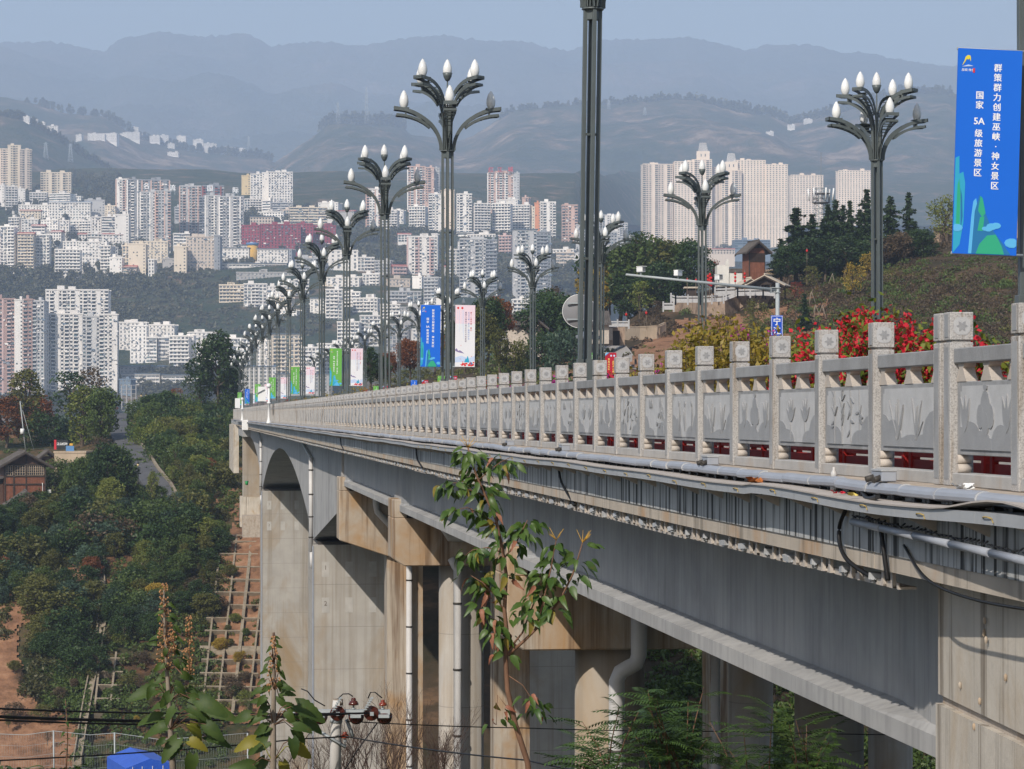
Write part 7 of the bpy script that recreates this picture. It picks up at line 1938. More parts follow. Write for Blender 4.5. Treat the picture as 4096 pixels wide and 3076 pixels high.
# stakes supporting the saplings
for i, (px, py) in enumerate(((3262, 1280), (3290, 1282), (3245, 1225), (3410, 1190), (3265, 1170), (3330, 1150))):
    e = empty('tree_stakes', RG(px, py, .3), i, 'tripod of pale wooden stakes supporting a sapling on the slope', 'stakes', 'sapling stakes on the slope')
    for k in range(3):
        t = k * 2.1; m = MB(); m.tube([(.9 * math.cos(t), .9 * math.sin(t), -.3), (0, 0, 2.0)], .05, 5); m.build('stake', M['bark_lt'], e)
shrub_cover('shrub_cover', [((3100, 4200, 1060, 1330), 420, 1.3), ((3350, 4200, 960, 1100), 150, 1.5), ((3280, 4200, 1020, 1420), 380, 1.5), ((3300, 4200, 1250, 1480), 260, 1.2), ((2500, 3100, 1270, 1500), 60, .9), ((2550, 2700, 1270, 1330), 60, 1.0)], 'grey brown dry scrub on the right hill', RG, .24, 21, 100, 'lf_brown')
shrub_cover('shrub_cover', [((3150, 4200, 1040, 1330), 190, 1.3), ((3400, 4100, 1000, 1100), 60, 1.5), ((3300, 4200, 1050, 1400), 90, 1.7), ((3000, 3500, 1290, 1440), 110, 1.3), ((2050, 2460, 1420, 1530), 60, 1.2), ((1950, 2150, 1380, 1500), 50, 1.4), ((2560, 2780, 1210, 1260), 30, 1.2)], 'green shrubs scattered over the right hill', RG, .24, 22, 100, 'lf_mid')
shrub_cover('shrub_cover', [((2000, 4200, 1400, 1560), 240, 1.2), ((3050, 3700, 1100, 1250), 90, 1.0), ((1500, 2000, 1490, 1560), 60, 1.3), ((3300, 4200, 980, 1350), 160, 1.2)], 'olive shrubs scattered over the right hill', RG, .23, 23, 90, 'lf_olive')
shrub_cover('shrub_cover', [((2300, 4100, 2300, 3300), 420, 1.8), ((2300, 4100, 1900, 2400), 200, 1.8)], 'dim undergrowth on the slope seen beneath the bridge', RG, .3, 24, 80, 'lf_mid')
# ================================================================== flowers on the bridge
M['lf_boug'] = leafm('bougainvillea_leaf', [(0.03, 0.06, 0.012), (0.07, 0.12, 0.02), (0.17, 0.20, 0.03)], world_scale=1.5)
M['lf_bougy'] = leafm('bougainvillea_yellow_leaf', [(0.05, 0.075, 0.012), (0.13, 0.13, 0.02), (0.27, 0.20, 0.03)], world_scale=1.5)
M['fl_red'] = leafm('red_bracts', [(0.22, 0.006, 0.012), (0.42, 0.010, 0.022), (0.60, 0.025, 0.045)], world_scale=2.0)
M['fl_mag'] = leafm('magenta_bracts', [(0.22, 0.012, 0.12), (0.36, 0.02, 0.20), (0.50, 0.05, 0.30)], world_scale=2.0)
pln = empty('planter', (8.25, 20, ZB), 0, 'long low concrete planter between footway and carriageway', 'planter')
m = MB(); m.box(-.35, .35, -6, 60, 0, .6); m.build('trough', M['plinth'], pln); m = MB(); m.box(-.28, .28, -5.9, 59.9, .601, .62); m.build('soil', M['soil'], pln)
def boug(y, h, w, leaf, flower, nf, label, sd, x=8.25, zc=0.0):
    r = np.random.default_rng(sd); rp = random.Random(sd)
    e = empty('bougainvillea', (x, y, ZB + .6), 0, label, 'shrub', 'bougainvillea in the bridge planter'); h += .12
    m = MB(); tips = []; C = []; Fl = []
    for k in range(int(16 * w)):
        a = rp.uniform(0, 6.28); L = h * rp.uniform(.65, 1.08); sp = rp.uniform(.1, .6) * w
        p1 = Vector((math.cos(a) * sp * .4, math.sin(a) * sp * .5, L * .5)); p2 = Vector((math.cos(a) * sp * .8, math.sin(a) * sp, L)); p0 = Vector((rp.uniform(-.1, .1), rp.uniform(-.4, .4) * w, 0))
        m.tube([p0, p1, p2], [.012, .008, .004], 4, cap=False)
        n = 95; t = r.random(n)[:, None] ** .8
        q = np.array(p0) * (1 - t) ** 2 + 2 * np.array(p1) * t * (1 - t) + np.array(p2) * t ** 2 + r.normal(0, .085, (n, 3)); C.append(q)
        if rp.random() < nf:
            n = 120; t = .45 + .52 * r.random((n, 1)) ** .7; Fl.append(np.array(p0) * (1 - t) ** 2 + 2 * np.array(p1) * t * (1 - t) + np.array(p2) * t ** 2 + r.normal(0, .06, (n, 3)))
    m.build('stems', M['bark'], e)
    link('foliage', quads_mesh('foliage', leaf_quads(np.concatenate(C), .062, r), M[leaf]), e)
    if Fl: link('blossom', quads_mesh('blossom', leaf_quads(np.concatenate(Fl), .06, r, 1.05), M[flower]), e)
RB = 'red bougainvillea shrub behind the carved railing'
for y, h, w, nf, lab in ((26.7, .78, .6, .5, RB + ' beside the near double posts'), (28.7, 1.05, .9, .85, RB + ' between double posts and hill side lamp'), (29.9, 1.1, 1.0, .85, RB + ' right beside the hill side lamp'), (31.1, 1.0, .9, .85, RB + ' under the hill side lamp'), (32.2, 1.3, .75, .95, RB + ' with the tallest crimson plume'), (33.3, 1.05, .9, .95, RB + ' left of the tallest plume'), (34.4, 1.1, .9, .95, RB + ' right of the small blue sign'), (35.6, .8, .8, .8, RB + ' below the small blue sign')):
    boug(y, h, w, 'lf_boug', 'fl_red', nf, lab, int(y * 10))
for y, h, w, nf in ((37.0, 1.15, 1.0, .12), (38.3, 1.3, 1.1, .12), (39.7, 1.5, 1.2, .12), (41.2, 1.5, 1.2, .14), (43, 1.4, 1.2, .12), (44.8, 1.15, 1.1, .14), (46.3, .85, 1.0, .25)):
    boug(y, h, w, 'lf_bougy', 'fl_mag', nf, 'yellowish bougainvillea shrub with magenta flowers left of the small blue sign', int(y * 10))
for y, h in ((49, .75), (53, .8), (58, .75), (63, .7), (68.5, .75), (74, .7)):
    boug(y, h, .8, 'lf_boug', 'fl_mag', .6, 'small magenta flowered shrub peeping over the railing posts', int(y * 10))
for y, h in ((72, 1.0), (80, .9), (88, 1.0), (97, .9), (106, 1.1), (112, .9), (118, 1.0), (126, 1.2), (134, 1.0), (142, 1.2), (150, 1.0), (158, 1.3), (168, 1.1), (178, 1.2), (190, 1.2), (202, 1.2), (215, 1.2)):
    boug(y, h, 1.3, 'lf_bougy', 'fl_red', .15, 'low yellow green shrub along the far part of the railing', int(y * 10))

# ================================================================== plants in front of the camera
def leaf_mesh(L, W, fold, curl, mat, serr=0, name='leaf', heart=0.0, n=8):
    m = MB(); ax, lf, rt = [], [], []
    for i in range(n + 1):
        t = i / n; w = W * .5 * math.sin(math.pi * min(1, t ** .72)) ** .85 * (1 - .15 * t)
        if heart: w = W * .5 * (1 - t) ** .55 * (1 - (1 - t) ** 9 * .55)
        if serr and 0 < i < n: w *= 1 + serr * (1 if i % 2 else -1)
        z = -curl * L * t * t; y = L * t
        ax.append((0, y, z)); lf.append((-w, y - heart * L * .18 * (t < .05), z + fold * w)); rt.append((w, y - heart * L * .18 * (t < .05), z + fold * w))
    vs = ax + lf + rt; k = n + 1; fs = []
    for i in range(n): fs += [(i, i + 1, k + i + 1, k + i), (i, 2 * k + i, 2 * k + i + 1, i + 1)]
    m.add(vs, fs, None, True)
    return m.mesh(name, M[mat], fix=False)
M['lf_sap'] = leafm('sapling_leaf', [(0.014, 0.040, 0.009), (0.028, 0.070, 0.014), (0.065, 0.115, 0.02)], rough=.42, trans=.22, patch=.35, patch_col=(.16, .10, .03), world_scale=3, spec=.4)
M['lf_sap_y'] = leafm('sapling_leaf_yellowing', [(0.07, 0.10, 0.015), (0.13, 0.14, 0.02), (0.22, 0.17, 0.03)], trans=.3, patch=.7, patch_col=(.26, .09, .03), world_scale=3)
M['lf_sap_r'] = leafm('sapling_leaf_russet', [(0.16, 0.05, 0.025), (0.28, 0.09, 0.05), (0.34, 0.15, 0.09)], trans=.3, world_scale=3)
M['stem_g'] = mk('green_brown_stem', (0.16, 0.085, 0.05), .7, .25, 8)
LFS = [leaf_mesh(.135, .066, .35, .35, 'lf_sap', .06), leaf_mesh(.135, .06, .5, .7, 'lf_sap', .05), leaf_mesh(.13, .062, .3, .2, 'lf_sap', .06), leaf_mesh(.125, .06, .4, .6, 'lf_sap_y', .08), leaf_mesh(.105, .045, .6, .9, 'lf_sap_r', .1)]
def lookn(d, n):
    d = d.normalized(); z = (n - d * n.dot(d)).normalized(); x = d.cross(z)
    return Matrix((x, d, z)).transposed().to_euler()
VIEW = Vector((-ST, -CT, 0))
def lookrot(d, roll=0.0):
    d = d.normalized(); q = d.to_track_quat('Y', 'Z'); return (q.to_matrix() @ Matrix.Rotation(roll, 3, 'Y')).to_euler()
def sapling():
    D = 18.0; rp = random.Random(21)
    PP = lambda x, y, dd=0: P(x, y, D + dd)
    e = empty('sapling', PP(2130, 3300), 0, 'slender leafy sapling with a reddish bent stem rising before the bridge', 'tree'); O = Vector(e.location)
    def stem(pts, r0, r1):
        pts = [PP(*p) if len(p) == 2 else PP(p[0], p[1], p[2]) for p in pts]; m = MB(); n = len(pts)
        m.tube(pts, [r0 + (r1 - r0) * i / (n - 1) for i in range(n)], 7); o = m.build('stem', M['stem_g'], e); o.location = -O
        return pts
    def bez(pts, t):
        k = min(int(t * (len(pts) - 1)), len(pts) - 2); u = t * (len(pts) - 1) - k; return pts[k].lerp(pts[k + 1], u)
    main = stem([(2140, 3320), (2110, 3050), (2062, 2900), (2030, 2760), (2022, 2620), (2030, 2560), (2018, 2440), (2025, 2300), (2010, 2200), (1985, 2080), (1940, 1980), (1905, 1900), (1880, 1830), (1872, 1790)], .022, .005)
    br = [stem([(2032, 2620), (2100, 2560), (2180, 2480), (2240, 2400), (2290, 2300), (2310, 2240), (2330, 2170)], .012, .004),
          stem([(2140, 2520), (2170, 2420), (2190, 2330), (2205, 2270), (2215, 2210), (2225, 2160)], .008, .003),
          stem([(2035, 2600), (2090, 2530), (2120, 2450), (2150, 2380), (2160, 2300)], .008, .003),
          stem([(2024, 2640), (1990, 2560), (1960, 2480), (1930, 2420)], .007, .003),
          stem([(2020, 2450), (1980, 2380), (1930, 2330), (1880, 2300)], .006, .003),
          stem([(2018, 2230), (2060, 2180), (2090, 2120), (2110, 2080)], .006, .003),
          stem([(1990, 2100), (1930, 2060), (1870, 2030), (1820, 2040)], .005, .002),
          stem([(1940, 1985), (1880, 1960), (1820, 1930), (1780, 1940)], .005, .002),
          stem([(1915, 1920), (1960, 1880), (2000, 1850), (2040, 1830)], .004, .002),
          stem([(2010, 2210), (1950, 2190), (1890, 2200), (1850, 2230)], .005, .002),
          stem([(2045, 2850), (1990, 2780), (1985, 2900)], .004, .002),
          stem([(2030, 2700), (2090, 2740), (2130, 2800), (2150, 2860)], .004, .002)]
    k = 0
    def leafat(p, d, s_, kind=None):
        nonlocal k
        k += 1
        me = LFS[kind if kind is not None else rp.choices((0, 1, 2, 3, 4), (6, 5, 5, .6, .12))[0]]
        link('leaf', me, e, p - O, lookn(d, VIEW * rp.uniform(-.2, 1.0) + Vector((rp.uniform(-.5, .5), 0, rp.uniform(.2, 1)))), (s_, s_, s_))
    def fan(pts, t0, t1, n, size, lowred=False):
        for i in range(n):
            t = t0 + (t1 - t0) * (i + rp.random()) / n; p = bez(pts, t)
            for j in range(rp.choice((4, 5, 5, 6))):
                a = rp.uniform(0, 6.28); d = Vector((math.cos(a), math.sin(a) * .8, rp.uniform(-.75, .25)))
                pet = p + d.normalized() * rp.uniform(.02, .10)
                kind = None
                if lowred and rp.random() < .2: kind = rp.choice((3, 4, 4))
                leafat(pet, d + Vector((0, 0, -.35)), size * rp.uniform(.55, 1.0), kind)
    fan(main, .80, 1.0, 12, .72); fan(main, .55, .82, 12, .85)
    fan(main, .30, .55, 6, .9, True)
    for i, b in enumerate(br[:10]): fan(b, .35, 1.0, 8 if i < 4 else 7, .95 if i < 6 else .8, i in (3, 4, 2))
    fan(br[10], .6, 1, 2, .8, True); fan(br[11], .5, 1, 4, .8, True)
    for pts in (main, br[0], br[1]):      # young shoots at the tips
        tip = pts[-1]
        m = MB()
        for j in range(9):
            a = rp.uniform(0, 6.28); d = Vector((math.cos(a) * .06, math.sin(a) * .05, rp.uniform(.03, .09))); m.tube([tip, tip + d], [.003, .001], 4)
        o = m.build('young_shoot', M['f_gold'], e); o.location = -O
sapling()
# paulownia: big soft leaves and seed spikes
M['lf_pau'] = leafm('paulownia_leaf', [(0.016, 0.036, 0.010), (0.030, 0.060, 0.014), (0.060, 0.098, 0.02)], rough=.55, trans=.28, patch=.45, patch_col=(.10, .09, .025), world_scale=6)
M['lf_pau_y'] = leafm('paulownia_leaf_yellowing', [(0.09, 0.11, 0.015), (0.16, 0.17, 0.02), (0.24, 0.21, 0.03)], trans=.35, patch=.6, patch_col=(.16, .07, .03), world_scale=2)
M['seed'] = mk('tan_seed_pods', (0.36, 0.19, 0.09), .8, .25, 20)
M['petiole'] = mk('yellow_petiole', (0.34, 0.33, 0.06), .6, .15, 6)
PFS = [leaf_mesh(.27, .22, .35, .45, 'lf_pau', .07, heart=1.0, n=12), leaf_mesh(.27, .20, .5, .75, 'lf_pau', .07, heart=1.0, n=12), leaf_mesh(.24, .20, .3, .6, 'lf_pau_y', .08, heart=1.0, n=12)]
def paulownia(D, stem_px, spikes, leaves, label, sd):
    rp = random.Random(sd); PP = lambda x, y, dd=0: P(x, y, D + dd)
    e = empty('paulownia', PP(*stem_px[0]), 0, label, 'tree', None); O = Vector(e.location); u = D / F
    pts = [PP(*p) for p in stem_px]; n = len(pts); m = MB(); m.tube(pts, [.035 - .028 * i / (n - 1) for i in range(n)], 7); o = m.build('stem', M['bark_lt'], e); o.location = -O
    for (x0, y0, x1, y1, w) in spikes:
        a, b = PP(x0, y0), PP(x1, y1); m = MB(); m.tube([a, b], [.007, .003], 5); o = m.build('spike_stem', M['stem_g'], e); o.location = -O
        m = MB()
        for k in range(int((y0 - y1) * .42)):
            t = rp.random() ** .9; p = a.lerp(b, t) + Vector((rp.uniform(-1, 1), rp.uniform(-1, 1), rp.uniform(-.5, .5))) * w * u * (1.15 - t * .8)
            m.tube([a.lerp(b, t), p], .002, 3, cap=False); m.lathe([(0, -.010), (.0085, -.004), (.0085, .004), (0, .013)], 6, None, p)
        o = m.build('seed_pods', M['seed'], e); o.location = -O; o['kind'] = 'stuff'
    for (x, y, ang, s_, kd) in leaves:
        dd = rp.uniform(-.5, .5); p = PP(x, y, dd); t = math.radians(ang); R_ = Vector((CT, -ST, 0)); Fw = Vector((-ST, -CT, 0))
        d = R_ * math.cos(t) + Vector((0, 0, math.sin(t))) + Fw * rp.uniform(-.1, .6)
        yy = y + 40; k = min(range(n), key=lambda i: abs(stem_px[i][1] - yy)); q = pts[k]
        m = MB(); m.tube([q, q.lerp(p, .55) + Vector((0, 0, .05)), p], [.005, .004, .004], 4, cap=False); o = m.build('petiole', M['petiole'] if kd == 2 else M['stem_g'], e); o.location = -O
        link('leaf', PFS[kd], e, p - O, lookn(d, VIEW * rp.uniform(.4, 1.2) + Vector((rp.uniform(-.5, .5), 0, rp.uniform(.1, .8)))), (s_ * .74, s_ * .8 * rp.uniform(.85, 1.15), s_ * .8))
def auto_leaves(x, y0, y1, spread, n, rp, s0=.5, s1=1.0):
    out = []
    for k in range(n):
        t = k / n; y = y0 + (y1 - y0) * t + rp.uniform(-15, 15); sgn = -1 if k % 2 else 1
        out.append((x + sgn * rp.uniform(.1, .8) * spread * (.35 + .65 * t), y, (0 if sgn > 0 else 180) + sgn * rp.uniform(-75, 5), s0 + (s1 - s0) * t * rp.uniform(.8, 1.15), 0 if rp.random() < .55 else 1))
    return out
rp = random.Random(3)
paulownia(25, [(700, 3180), (688, 3020), (682, 2920), (676, 2800), (668, 2680), (662, 2560), (656, 2450), (655, 2360)], [(668, 2680, 655, 2335, 40), (760, 2700, 755, 2460, 26), (700, 2620, 690, 2520, 40)],
          auto_leaves(668, 2420, 2600, 60, 14, rp, .32, .45) + auto_leaves(690, 2600, 2760, 120, 18, rp, .4, .65) + auto_leaves(730, 2740, 2960, 160, 16, rp, .7, 1.1) + [(620, 2760, 190, 1.15, 0), (760, 2900, -40, 1.0, 2), (760, 2965, -15, .95, 2), (800, 2800, -25, 1.3, 0), (840, 2830, -20, 1.2, 0), (720, 2980, 230, .7, 0), (770, 3020, 260, 1.0, 0), (660, 2960, 200, .6, 1)], 'big leaved paulownia with tan seed spikes in front of the slope grid', 5)
paulownia(22, [(1090, 3200), (1092, 3050), (1093, 2900), (1095, 2760), (1095, 2650), (1094, 2560)], [(1095, 2760, 1094, 2550, 26)],
          auto_leaves(1094, 2550, 2680, 40, 12, rp, .2, .3) + auto_leaves(1095, 2680, 2780, 90, 10, rp, .3, .5) + auto_leaves(1100, 2770, 2980, 130, 16, rp, .5, .85) + [(1020, 2960, 200, .9, 2), (1180, 2980, -40, .9, 2), (1190, 2820, -25, 1.1, 0), (1060, 3040, 230, .8, 0), (1000, 2860, 195, .8, 0), (1200, 2880, -20, 1.0, 0), (1130, 3050, 290, .8, 2), (1010, 3060, 180, .8, 0)], 'smaller paulownia with a single seed spike left of the utility pole', 6)
# pinnate shrub at the lower right
M['lf_neem'] = leafm('pinnate_leaf', [(0.014, 0.034, 0.010), (0.030, 0.062, 0.015), (0.06, 0.11, 0.025)], trans=.2, world_scale=2)
def frond_mesh(sd):
    r = random.Random(sd); m = MB(); m.tube([(0, 0, 0), (0, .22, .01), (0, .44, -.05)], [.004, .003, .0015], 4, cap=False)
    for k in range(11):
        t = .12 + .08 * k; z = .01 - .28 * max(0, t - .5) ** 2; 
        for s_ in (-1, 1):
            a = Vector((0, .44 * t, z)); L = .10 * (1.1 - .35 * t); d = Vector((s_ * .8, .55, -.25 - .2 * r.random())).normalized(); b = a + d * L; w = Vector((-d.y, d.x, .1)).normalized() * .011
            m.add([a, a.lerp(b, .4) + w, b, a.lerp(b, .4) - w], [(0, 1, 2, 3)])
    return m.mesh('frond', M['lf_neem'], fix=False)
FR = [frond_mesh(k) for k in range(3)]
def pinnate(px, yb, yt, D, w, n, label, sd):
    rp = random.Random(sd); e = empty('pinnate_shrub', P(px, yb, D), 0, label, 'shrub', 'pinnate leaved shrubs below the bridge'); O = Vector(e.location); u = D / F
    for k in range(n):
        x1 = px + rp.uniform(-1, 1) * w; y1 = yt + (yb - yt) * rp.random() ** 1.1 * .75 + abs(x1 - px) * .35; a = P(px + rp.uniform(-.3, .3) * w, yb, D); b = P(x1, y1, D + rp.uniform(-.9, .9)); mid = a.lerp(b, .55) + Vector((0, 0, .1))
        m = MB(); m.tube([a, mid, b], [.010, .006, .003], 5, cap=False); o = m.build('stem', M['stem_g'], e); o.location = -O
        for j in range(10):
            t = .35 + .65 * j / 9; p = a.lerp(b, t) if t > .55 else a.lerp(mid, t / .55); ang = rp.uniform(0, 6.28); d = Vector((math.cos(ang), math.sin(ang), rp.uniform(-.15, .55)))
            link('frond', FR[rp.randrange(3)], e, p - O, lookrot(d, rp.uniform(-.3, .3)), (rp.uniform(.7, 1.05),) * 3)
pinnate(2420, 3200, 2760, 24, 150, 10, 'dark pinnate shrub in front of the white drain pipe', 1); pinnate(2700, 3200, 2680, 25, 220, 13, 'dark pinnate shrub with one tall shoot beneath the girder', 2); pinnate(3020, 3220, 2800, 26, 200, 11, 'dark pinnate shrub before the shaded columns', 3); pinnate(3220, 3250, 2850, 26, 120, 9, 'small dark pinnate shrub at the foot of the darkest column', 4)
# mango like leaves along the lower left edge
M['lf_mango'] = leafm('lance_leaf', [(0.014, 0.035, 0.008), (0.03, 0.06, 0.012), (0.06, 0.10, 0.02)], trans=.2)
ML = leaf_mesh(.2, .045, .3, .9, 'lf_mango')
for k, (px, py) in enumerate(((40, 3050), (150, 3055), (240, 3060), (330, 3045), (390, 3058), (-20, 3060))):
    rp2 = random.Random(k); e = empty('lance_leaf_shrub', P(px, py + 60, 24), 0, 'drooping rosette of lance shaped leaves below the mesh fence', 'shrub', 'lance leaved rosettes along the foreground'); m = MB(); m.tube([(0, 0, -.6), (0, 0, .06)], [.014, .008], 5); m.build('stem', M['stem_g'], e)
    for j in range(26):
        a = rp2.uniform(0, 6.28); z = rp2.uniform(-.06, .1); link('leaf', ML, e, (rp2.uniform(-.12, .12), rp2.uniform(-.08, .08), z), lookrot(Vector((math.cos(a), math.sin(a), rp2.uniform(-.3, .7))), rp2.uniform(-.3, .3)))
# small red stemmed shoot
e = empty('young_shoot', P(262, 3130, 24), 0, 'thin young shoot with few small leaves before the mesh fence', 'plant'); m = MB(); m.tube([(0, 0, 0), (.02, 0, .4), (0, 0, .75)], [.008, .006, .003], 5); m.build('stem', M['stem_g'], e)
for j in range(16):
    a = j * 2.4; link('leaf', LFS[j % 3], e, (0, 0, .25 + .03 * j), lookrot(Vector((math.cos(a), math.sin(a), .1)), 0), (.55,) * 3)
# bare twiggy shrubs in front of the piers
for k, (px, yb, h, D) in enumerate(((1330, 3180, 560, 47), (1480, 3200, 690, 48), (1560, 3190, 700, 47), (1400, 3200, 470, 46), (1700, 3200, 640, 49), (1800, 3220, 480, 48), (1240, 3200, 430, 47), (1620, 3230, 520, 46), (1150, 3230, 400, 47), (1430, 3200, 600, 46.5), (1530, 3230, 560, 48.5), (1750, 3200, 540, 46.5))):
    e = empty('bare_shrub', P(px, yb, D), 0, 'leafless brown shrub of the thicket around the utility pole', 'shrub', 'leafless thicket around the utility pole')
    link('branches', bare_tree(200 + k, h * D / F * .75, 3.0, 'twig', .013), e)

# ------------------------------------------------------------------ utility pole with insulators and wires
M['porcelain'] = mk('brown_porcelain', (0.075, 0.018, 0.012), .12, .1, 6, spec=.7)
M['porcelain_r'] = mk('red_porcelain', (0.20, 0.035, 0.015), .12, .1, 6, spec=.7)
M['polec'] = mk('pale_concrete_pole', (0.52, 0.50, 0.47), .85, .08, 2)
DU = 44.0
PU = lambda x, y, d=0: P(x, y, DU + d)
po = empty('utility_pole', PU(1335, 3300), CAMYAW, 'pale concrete utility pole with brown disc insulators on a steel crossarm', 'utility pole'); OP = Vector(po.location); u = DU / F
def pl_(px, py, d=0): 
    return Vector(((px - 1335) * u, d, (3300 - py) * u))
m = MB(); m.tube([pl_(1335, 3300), pl_(1345, 2880), pl_(1352, 2800)], [.105, .09, .085], 14); m.build('shaft', M['polec'], po)
m = MB(); m.tube([pl_(1352, 2820), pl_(1352, 2796)], .085, 12); m.build('pole_top', M['bark_lt'], po)
m = MB(); m.tube([pl_(1345, 2890), pl_(1345, 2870)], .105, 14); m.build('clamp_band', M['steel'], po)
m = MB(); m.box(*sorted((pl_(1130, 0).x, pl_(1560, 0).x)), -.04, .04, pl_(0, 2858).z, pl_(0, 2838).z); m.build('crossarm', M['steel'], po)
m = MB(); m.tube([pl_(1250, 2905, -.1), pl_(1385, 2985, -.12)], .028, 4); m.tube([pl_(1385, 2880, .1), pl_(1410, 2950, .1)], .03, 4); m.build('brace', M['steel'], po)
def disc(px, py, yaw, big, name='disc_insulator', d=-.12):
    e = empty(name, OP + Matrix.Rotation(CAMYAW, 3, 'Z') @ pl_(px, py, d), CAMYAW + yaw, 'brown ribbed disc insulator facing along the wires' if big else 'dark glossy disc insulator seen edge on', 'insulator', 'disc insulators on the crossarm')
    m = MB(); m.lathe([(0, -.06), (.04, -.05), (.115, -.02), (.127, .0), (.12, .012), (.105, .0), (.095, .014), (.08, .002), (.07, .016), (.055, .004), (.045, .018), (.03, .01), (0, .02)], 28); o = m.build('disc', M['porcelain'], e); o.rotation_euler = (math.pi / 2, 0, 0)
    m = MB(); m.tube([(0, -.06, 0), (0, .12, 0)], .02, 8); m.build('pin', M['steel'], e)
    m = MB(); m.box(-.03, .03, -.10, -.06, -.03, .03); m.build('cap', M['steel'], e)
def bowl(px, py):
    e = empty('disc_insulator', OP + Matrix.Rotation(CAMYAW, 3, 'Z') @ pl_(px, py, .06), CAMYAW, 'dark glossy bowl shaped insulator hanging behind the crossarm', 'insulator', 'disc insulators on the crossarm')
    m = MB(); m.lathe([(0, -.135), (.06, -.122), (.108, -.08), (.132, -.02), (.135, .03), (.12, .06), (.05, .08), (0, .085)], 24); m.build('disc', M['porcelain'], e)
    m = MB(); m.box(-.09, .09, -.2, -.1, .0, .05); m.build('yoke', M['steel'], e)
for px in (1213, 1352, 1487): disc(px, 2850, .15, True)
for px in (1278, 1424, 1537): bowl(px, 2868)
def pin_ins(px, py, mat, label, s_=1.0):
    e = empty('pin_insulator', OP + Matrix.Rotation(CAMYAW, 3, 'Z') @ pl_(px, py), 0, label, 'insulator', 'pin insulators on the pole'); e.scale = (s_,) * 3
    m = MB(); m.lathe([(.02, .05), (.085, .052), (.08, .085), (.06, .115), (.035, .13), (.045, .145), (.03, .17), (0, .175)], 16); m.build('bell', M[mat], e)
    m = MB(); m.tube([(0, 0, -.08), (0, 0, .06)], .014, 8); m.lathe([(.035, -.02), (.035, 0)], 8); m.build('pin', M['steel'], e)
pin_ins(1414, 2832, 'porcelain', 'dark brown bell insulator upright on the crossarm'); pin_ins(1531, 2832, 'porcelain_r', 'red brown bell insulator upright at the crossarm end', .8); pin_ins(1380, 2962, 'porcelain_r', 'red brown bell insulator on the lower brace', .85)
def wire(pts, r, label, grp='overhead wires', mat='cable'):
    out = []
    for a, b in zip(pts[:-1], pts[1:]):
        for k in range(12): out.append(a.lerp(b, k / 12) + Vector((0, 0, -4 * .010 * (b - a).length * (k / 12) * (1 - k / 12) * .4)))
    out.append(pts[-1]); m = MB(); m.tube(out, r, 5); return tag(m.build('overhead_wire', M[mat]), label, 'wire', grp)
for y0, y1, xe in ((2830, 2852, 1487), (2860, 2852, 1352), (2876, 2853, 1213), (2865, 2855, 1400)):
    wire([PU(-250, y0 - 8, -5), PU(600, y0 + 22, -2), PU(xe, y1, -.15)], .016, 'black insulated wire running left from the crossarm past the paulownia')
wire([PU(-250, 3052, -6), PU(700, 3000, -3), PU(1200, 2955, -1), PU(1380, 2945, -.1), PU(2100, 3040, -8), PU(2900, 3180, -14)], .012, 'black wire crossing in front of the pole on the lower bell insulator')
wire([PU(1390, 2885, 0), PU(2100, 2912, 3), PU(2900, 2925, 6), PU(4300, 2940, 10)], .010, 'thin black wire stretching right beneath the bridge girder')
wire([PU(1510, 2890, .1), PU(1430, 3000, .1), PU(1300, 3200, .2)], .011, 'black stay wire dropping diagonally left from the crossarm'); wire([PU(1270, 2890, .1), PU(1180, 3010, .1), PU(1060, 3200, .1)], .008, 'thin stay wire behind the smaller paulownia')
def jumper(p, label):
    m = MB(); m.tube(p, .011, 6); tag(m.build('jumper_cable', M['cable']), label, 'cable', 'jumper cables on the crossarm')
jumper([PU(1352, 2795), PU(1372, 2776), PU(1395, 2775), PU(1412, 2786)], 'looped black jumper cable over the dark bell insulator'); jumper([PU(1472, 2793), PU(1482, 2770), PU(1500, 2769), PU(1528, 2792)], 'looped black jumper cable over the red bell insulator'); jumper([PU(1205, 2755), PU(1230, 2765), PU(1258, 2800), PU(1300, 2824)], 'black jumper cable curving down to the left disc')
for px in (1340, 1465):
    m = MB()
    for k in range(6): a = PU(px - 4 + k * 5, 2838 - k * 9, -.2); m.box(a.x - .03, a.x + .03, a.y - .02, a.y + .02, a.z - .008, a.z + .008)
    m.tube([PU(px - 12, 2850, -.2), PU(px + 26, 2788, -.2)], .015, 6); tag(m.build('strain_clamp', M['steel']), 'ribbed grey strain clamp beside a disc insulator', 'clamp', 'strain clamps on the crossarm')
# blue roofed hut and mesh fence
hut = empty('blue_hut', P(596, 3120, 60), CAMYAW + .35, 'blue sheet metal roof of a hut at the lower edge', 'hut'); u6 = 60 / F
m = MB(); m.box(-.42, .42, 0, 2, -3, .25); m.build('wall', M['white_paint'], hut)
M['bluesheet'] = mk('blue_sheet_metal', (.03, .10, .50), .45, .1, 3, streak=.4, streak_col=(.08, .2, .6), streak_scale=(20, 20, 20))
m = MB(); m.loft([[(-.55, -.1, .30), (0, -.1, .50), (.55, -.1, .36), (.55, -.1, -.4), (-.55, -.1, -.4)], [(-.55, 2.1, .30), (0, 2.1, .50), (.55, 2.1, .36), (.55, 2.1, -.4), (-.55, 2.1, -.4)]]); m.build('roof', M['bluesheet'], hut)
m = MB()
for x in (-.4, -.18, .06, .3): m.box(x - .006, x + .006, -.115, -.10, -.3, .33)
m.build('seam', M['white_paint'], hut)
fe = empty('mesh_fence', P(210, 3060, 70), CAMYAW, 'sagging wire mesh fence with thin grey posts across the lower slope', 'fence'); u7 = 70 / F; fx = lambda x, y: Vector(((x - 210) * u7, 0, (3060 - y) * u7))
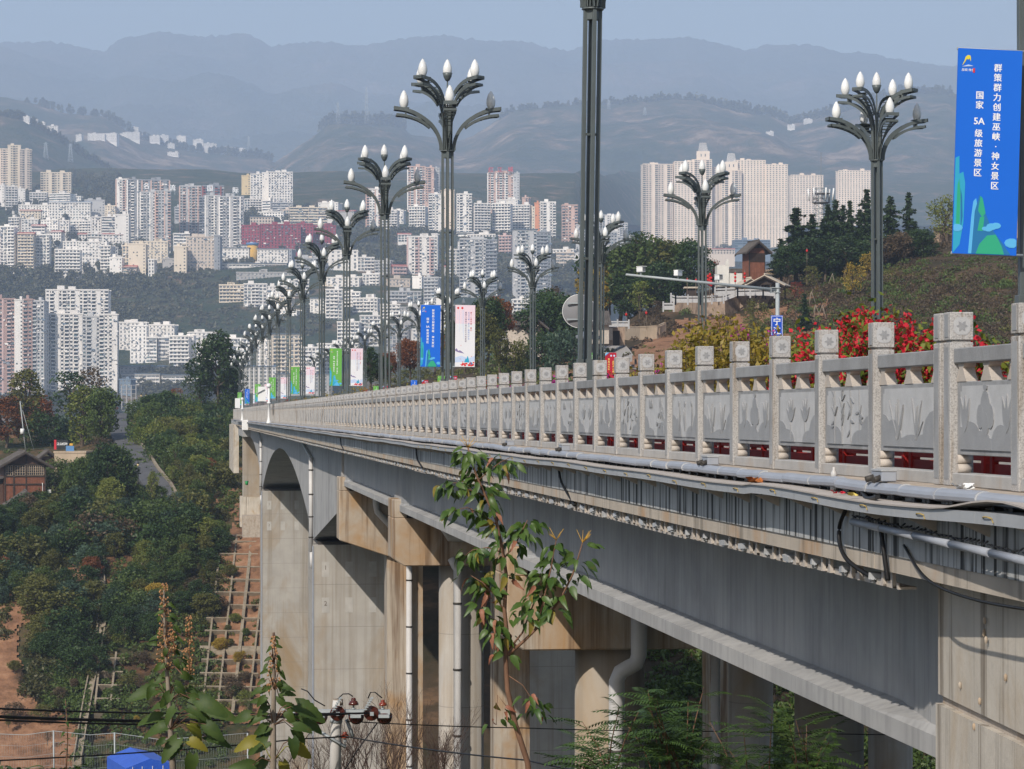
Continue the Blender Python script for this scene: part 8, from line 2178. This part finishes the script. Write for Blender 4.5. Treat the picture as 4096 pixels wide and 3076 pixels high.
for x, y in ((-150, 2925), (214, 2922), (458, 2930), (990, 2932)): m = MB(); m.tube([fx(x, y), fx(x + 3, y + 260)], .022, 6); m.build('post', M['steel'], fe)
m = MB(); pts = [(-150, 2930), (100, 2940), (214, 2924), (360, 2940), (458, 2932), (640, 2958), (850, 2945), (990, 2932)]
m.tube([fx(*p) for p in pts], .009, 4)
for dy in (45, 90, 135): m.tube([fx(x, y + dy) for x, y in pts], .004, 3)
m.build('wire', M['steel'], fe)
m = MB()
for k in range(110):
    x = -140 + k * 10.2; y = float(pl(pts, x)); m.tube([fx(x, y), fx(x - 14, y + 160)], .0015, 3, cap=False); m.tube([fx(x, y), fx(x + 14, y + 160)], .0015, 3, cap=False)
m.build('mesh', M['steel'], fe)['kind'] = 'stuff'

# ------------------------------------------------------------------ near slope the foreground plants stand on (below the frame)
cols = np.linspace(-1200, 5200, 60); rows = np.linspace(8, 150, 40); C_, R_ = np.meshgrid(cols, rows)
Yn = np.interp(R_, [8, 20, 30, 45, 70, 100, 150], [4700, 3700, 3420, 3290, 3300, 3900, 6200])
G = PA(C_, Yn, R_); G[..., 2] += fbm(G[..., 0], G[..., 1], 9, 4, .3) * .15 - np.clip(C_ - 3300, 0, 600) / 600 * 3
tag(link('near_slope', grid_mesh('near_slope', G, M['bank'])), None, None, None, 'structure')

# ------------------------------------------------------------------ haze
hz = bpy.data.meshes.new('haze'); mb = MB(); mb.box(-9600, 12600, -3100, 18100, -80, 2080); hz = mb.mesh('haze')
hm = bpy.data.materials.new('haze'); hm.use_nodes = True; nt = hm.node_tree
for n_ in list(nt.nodes):
    if n_.type != 'OUTPUT_MATERIAL': nt.nodes.remove(n_)
pv_ = nt.nodes.new('ShaderNodeVolumePrincipled'); pv_.inputs['Color'].default_value = (.61, .755, 1.0, 1); pv_.inputs['Density'].default_value = 1.35e-4; pv_.inputs['Anisotropy'].default_value = 0.0
nt.links.new(pv_.outputs[0], nt.nodes['Material Output'].inputs['Volume'])
hz.materials.append(hm)
tag(link('haze', hz), 'pale blue haze filling the valley and veiling the town', None, None, 'stuff')
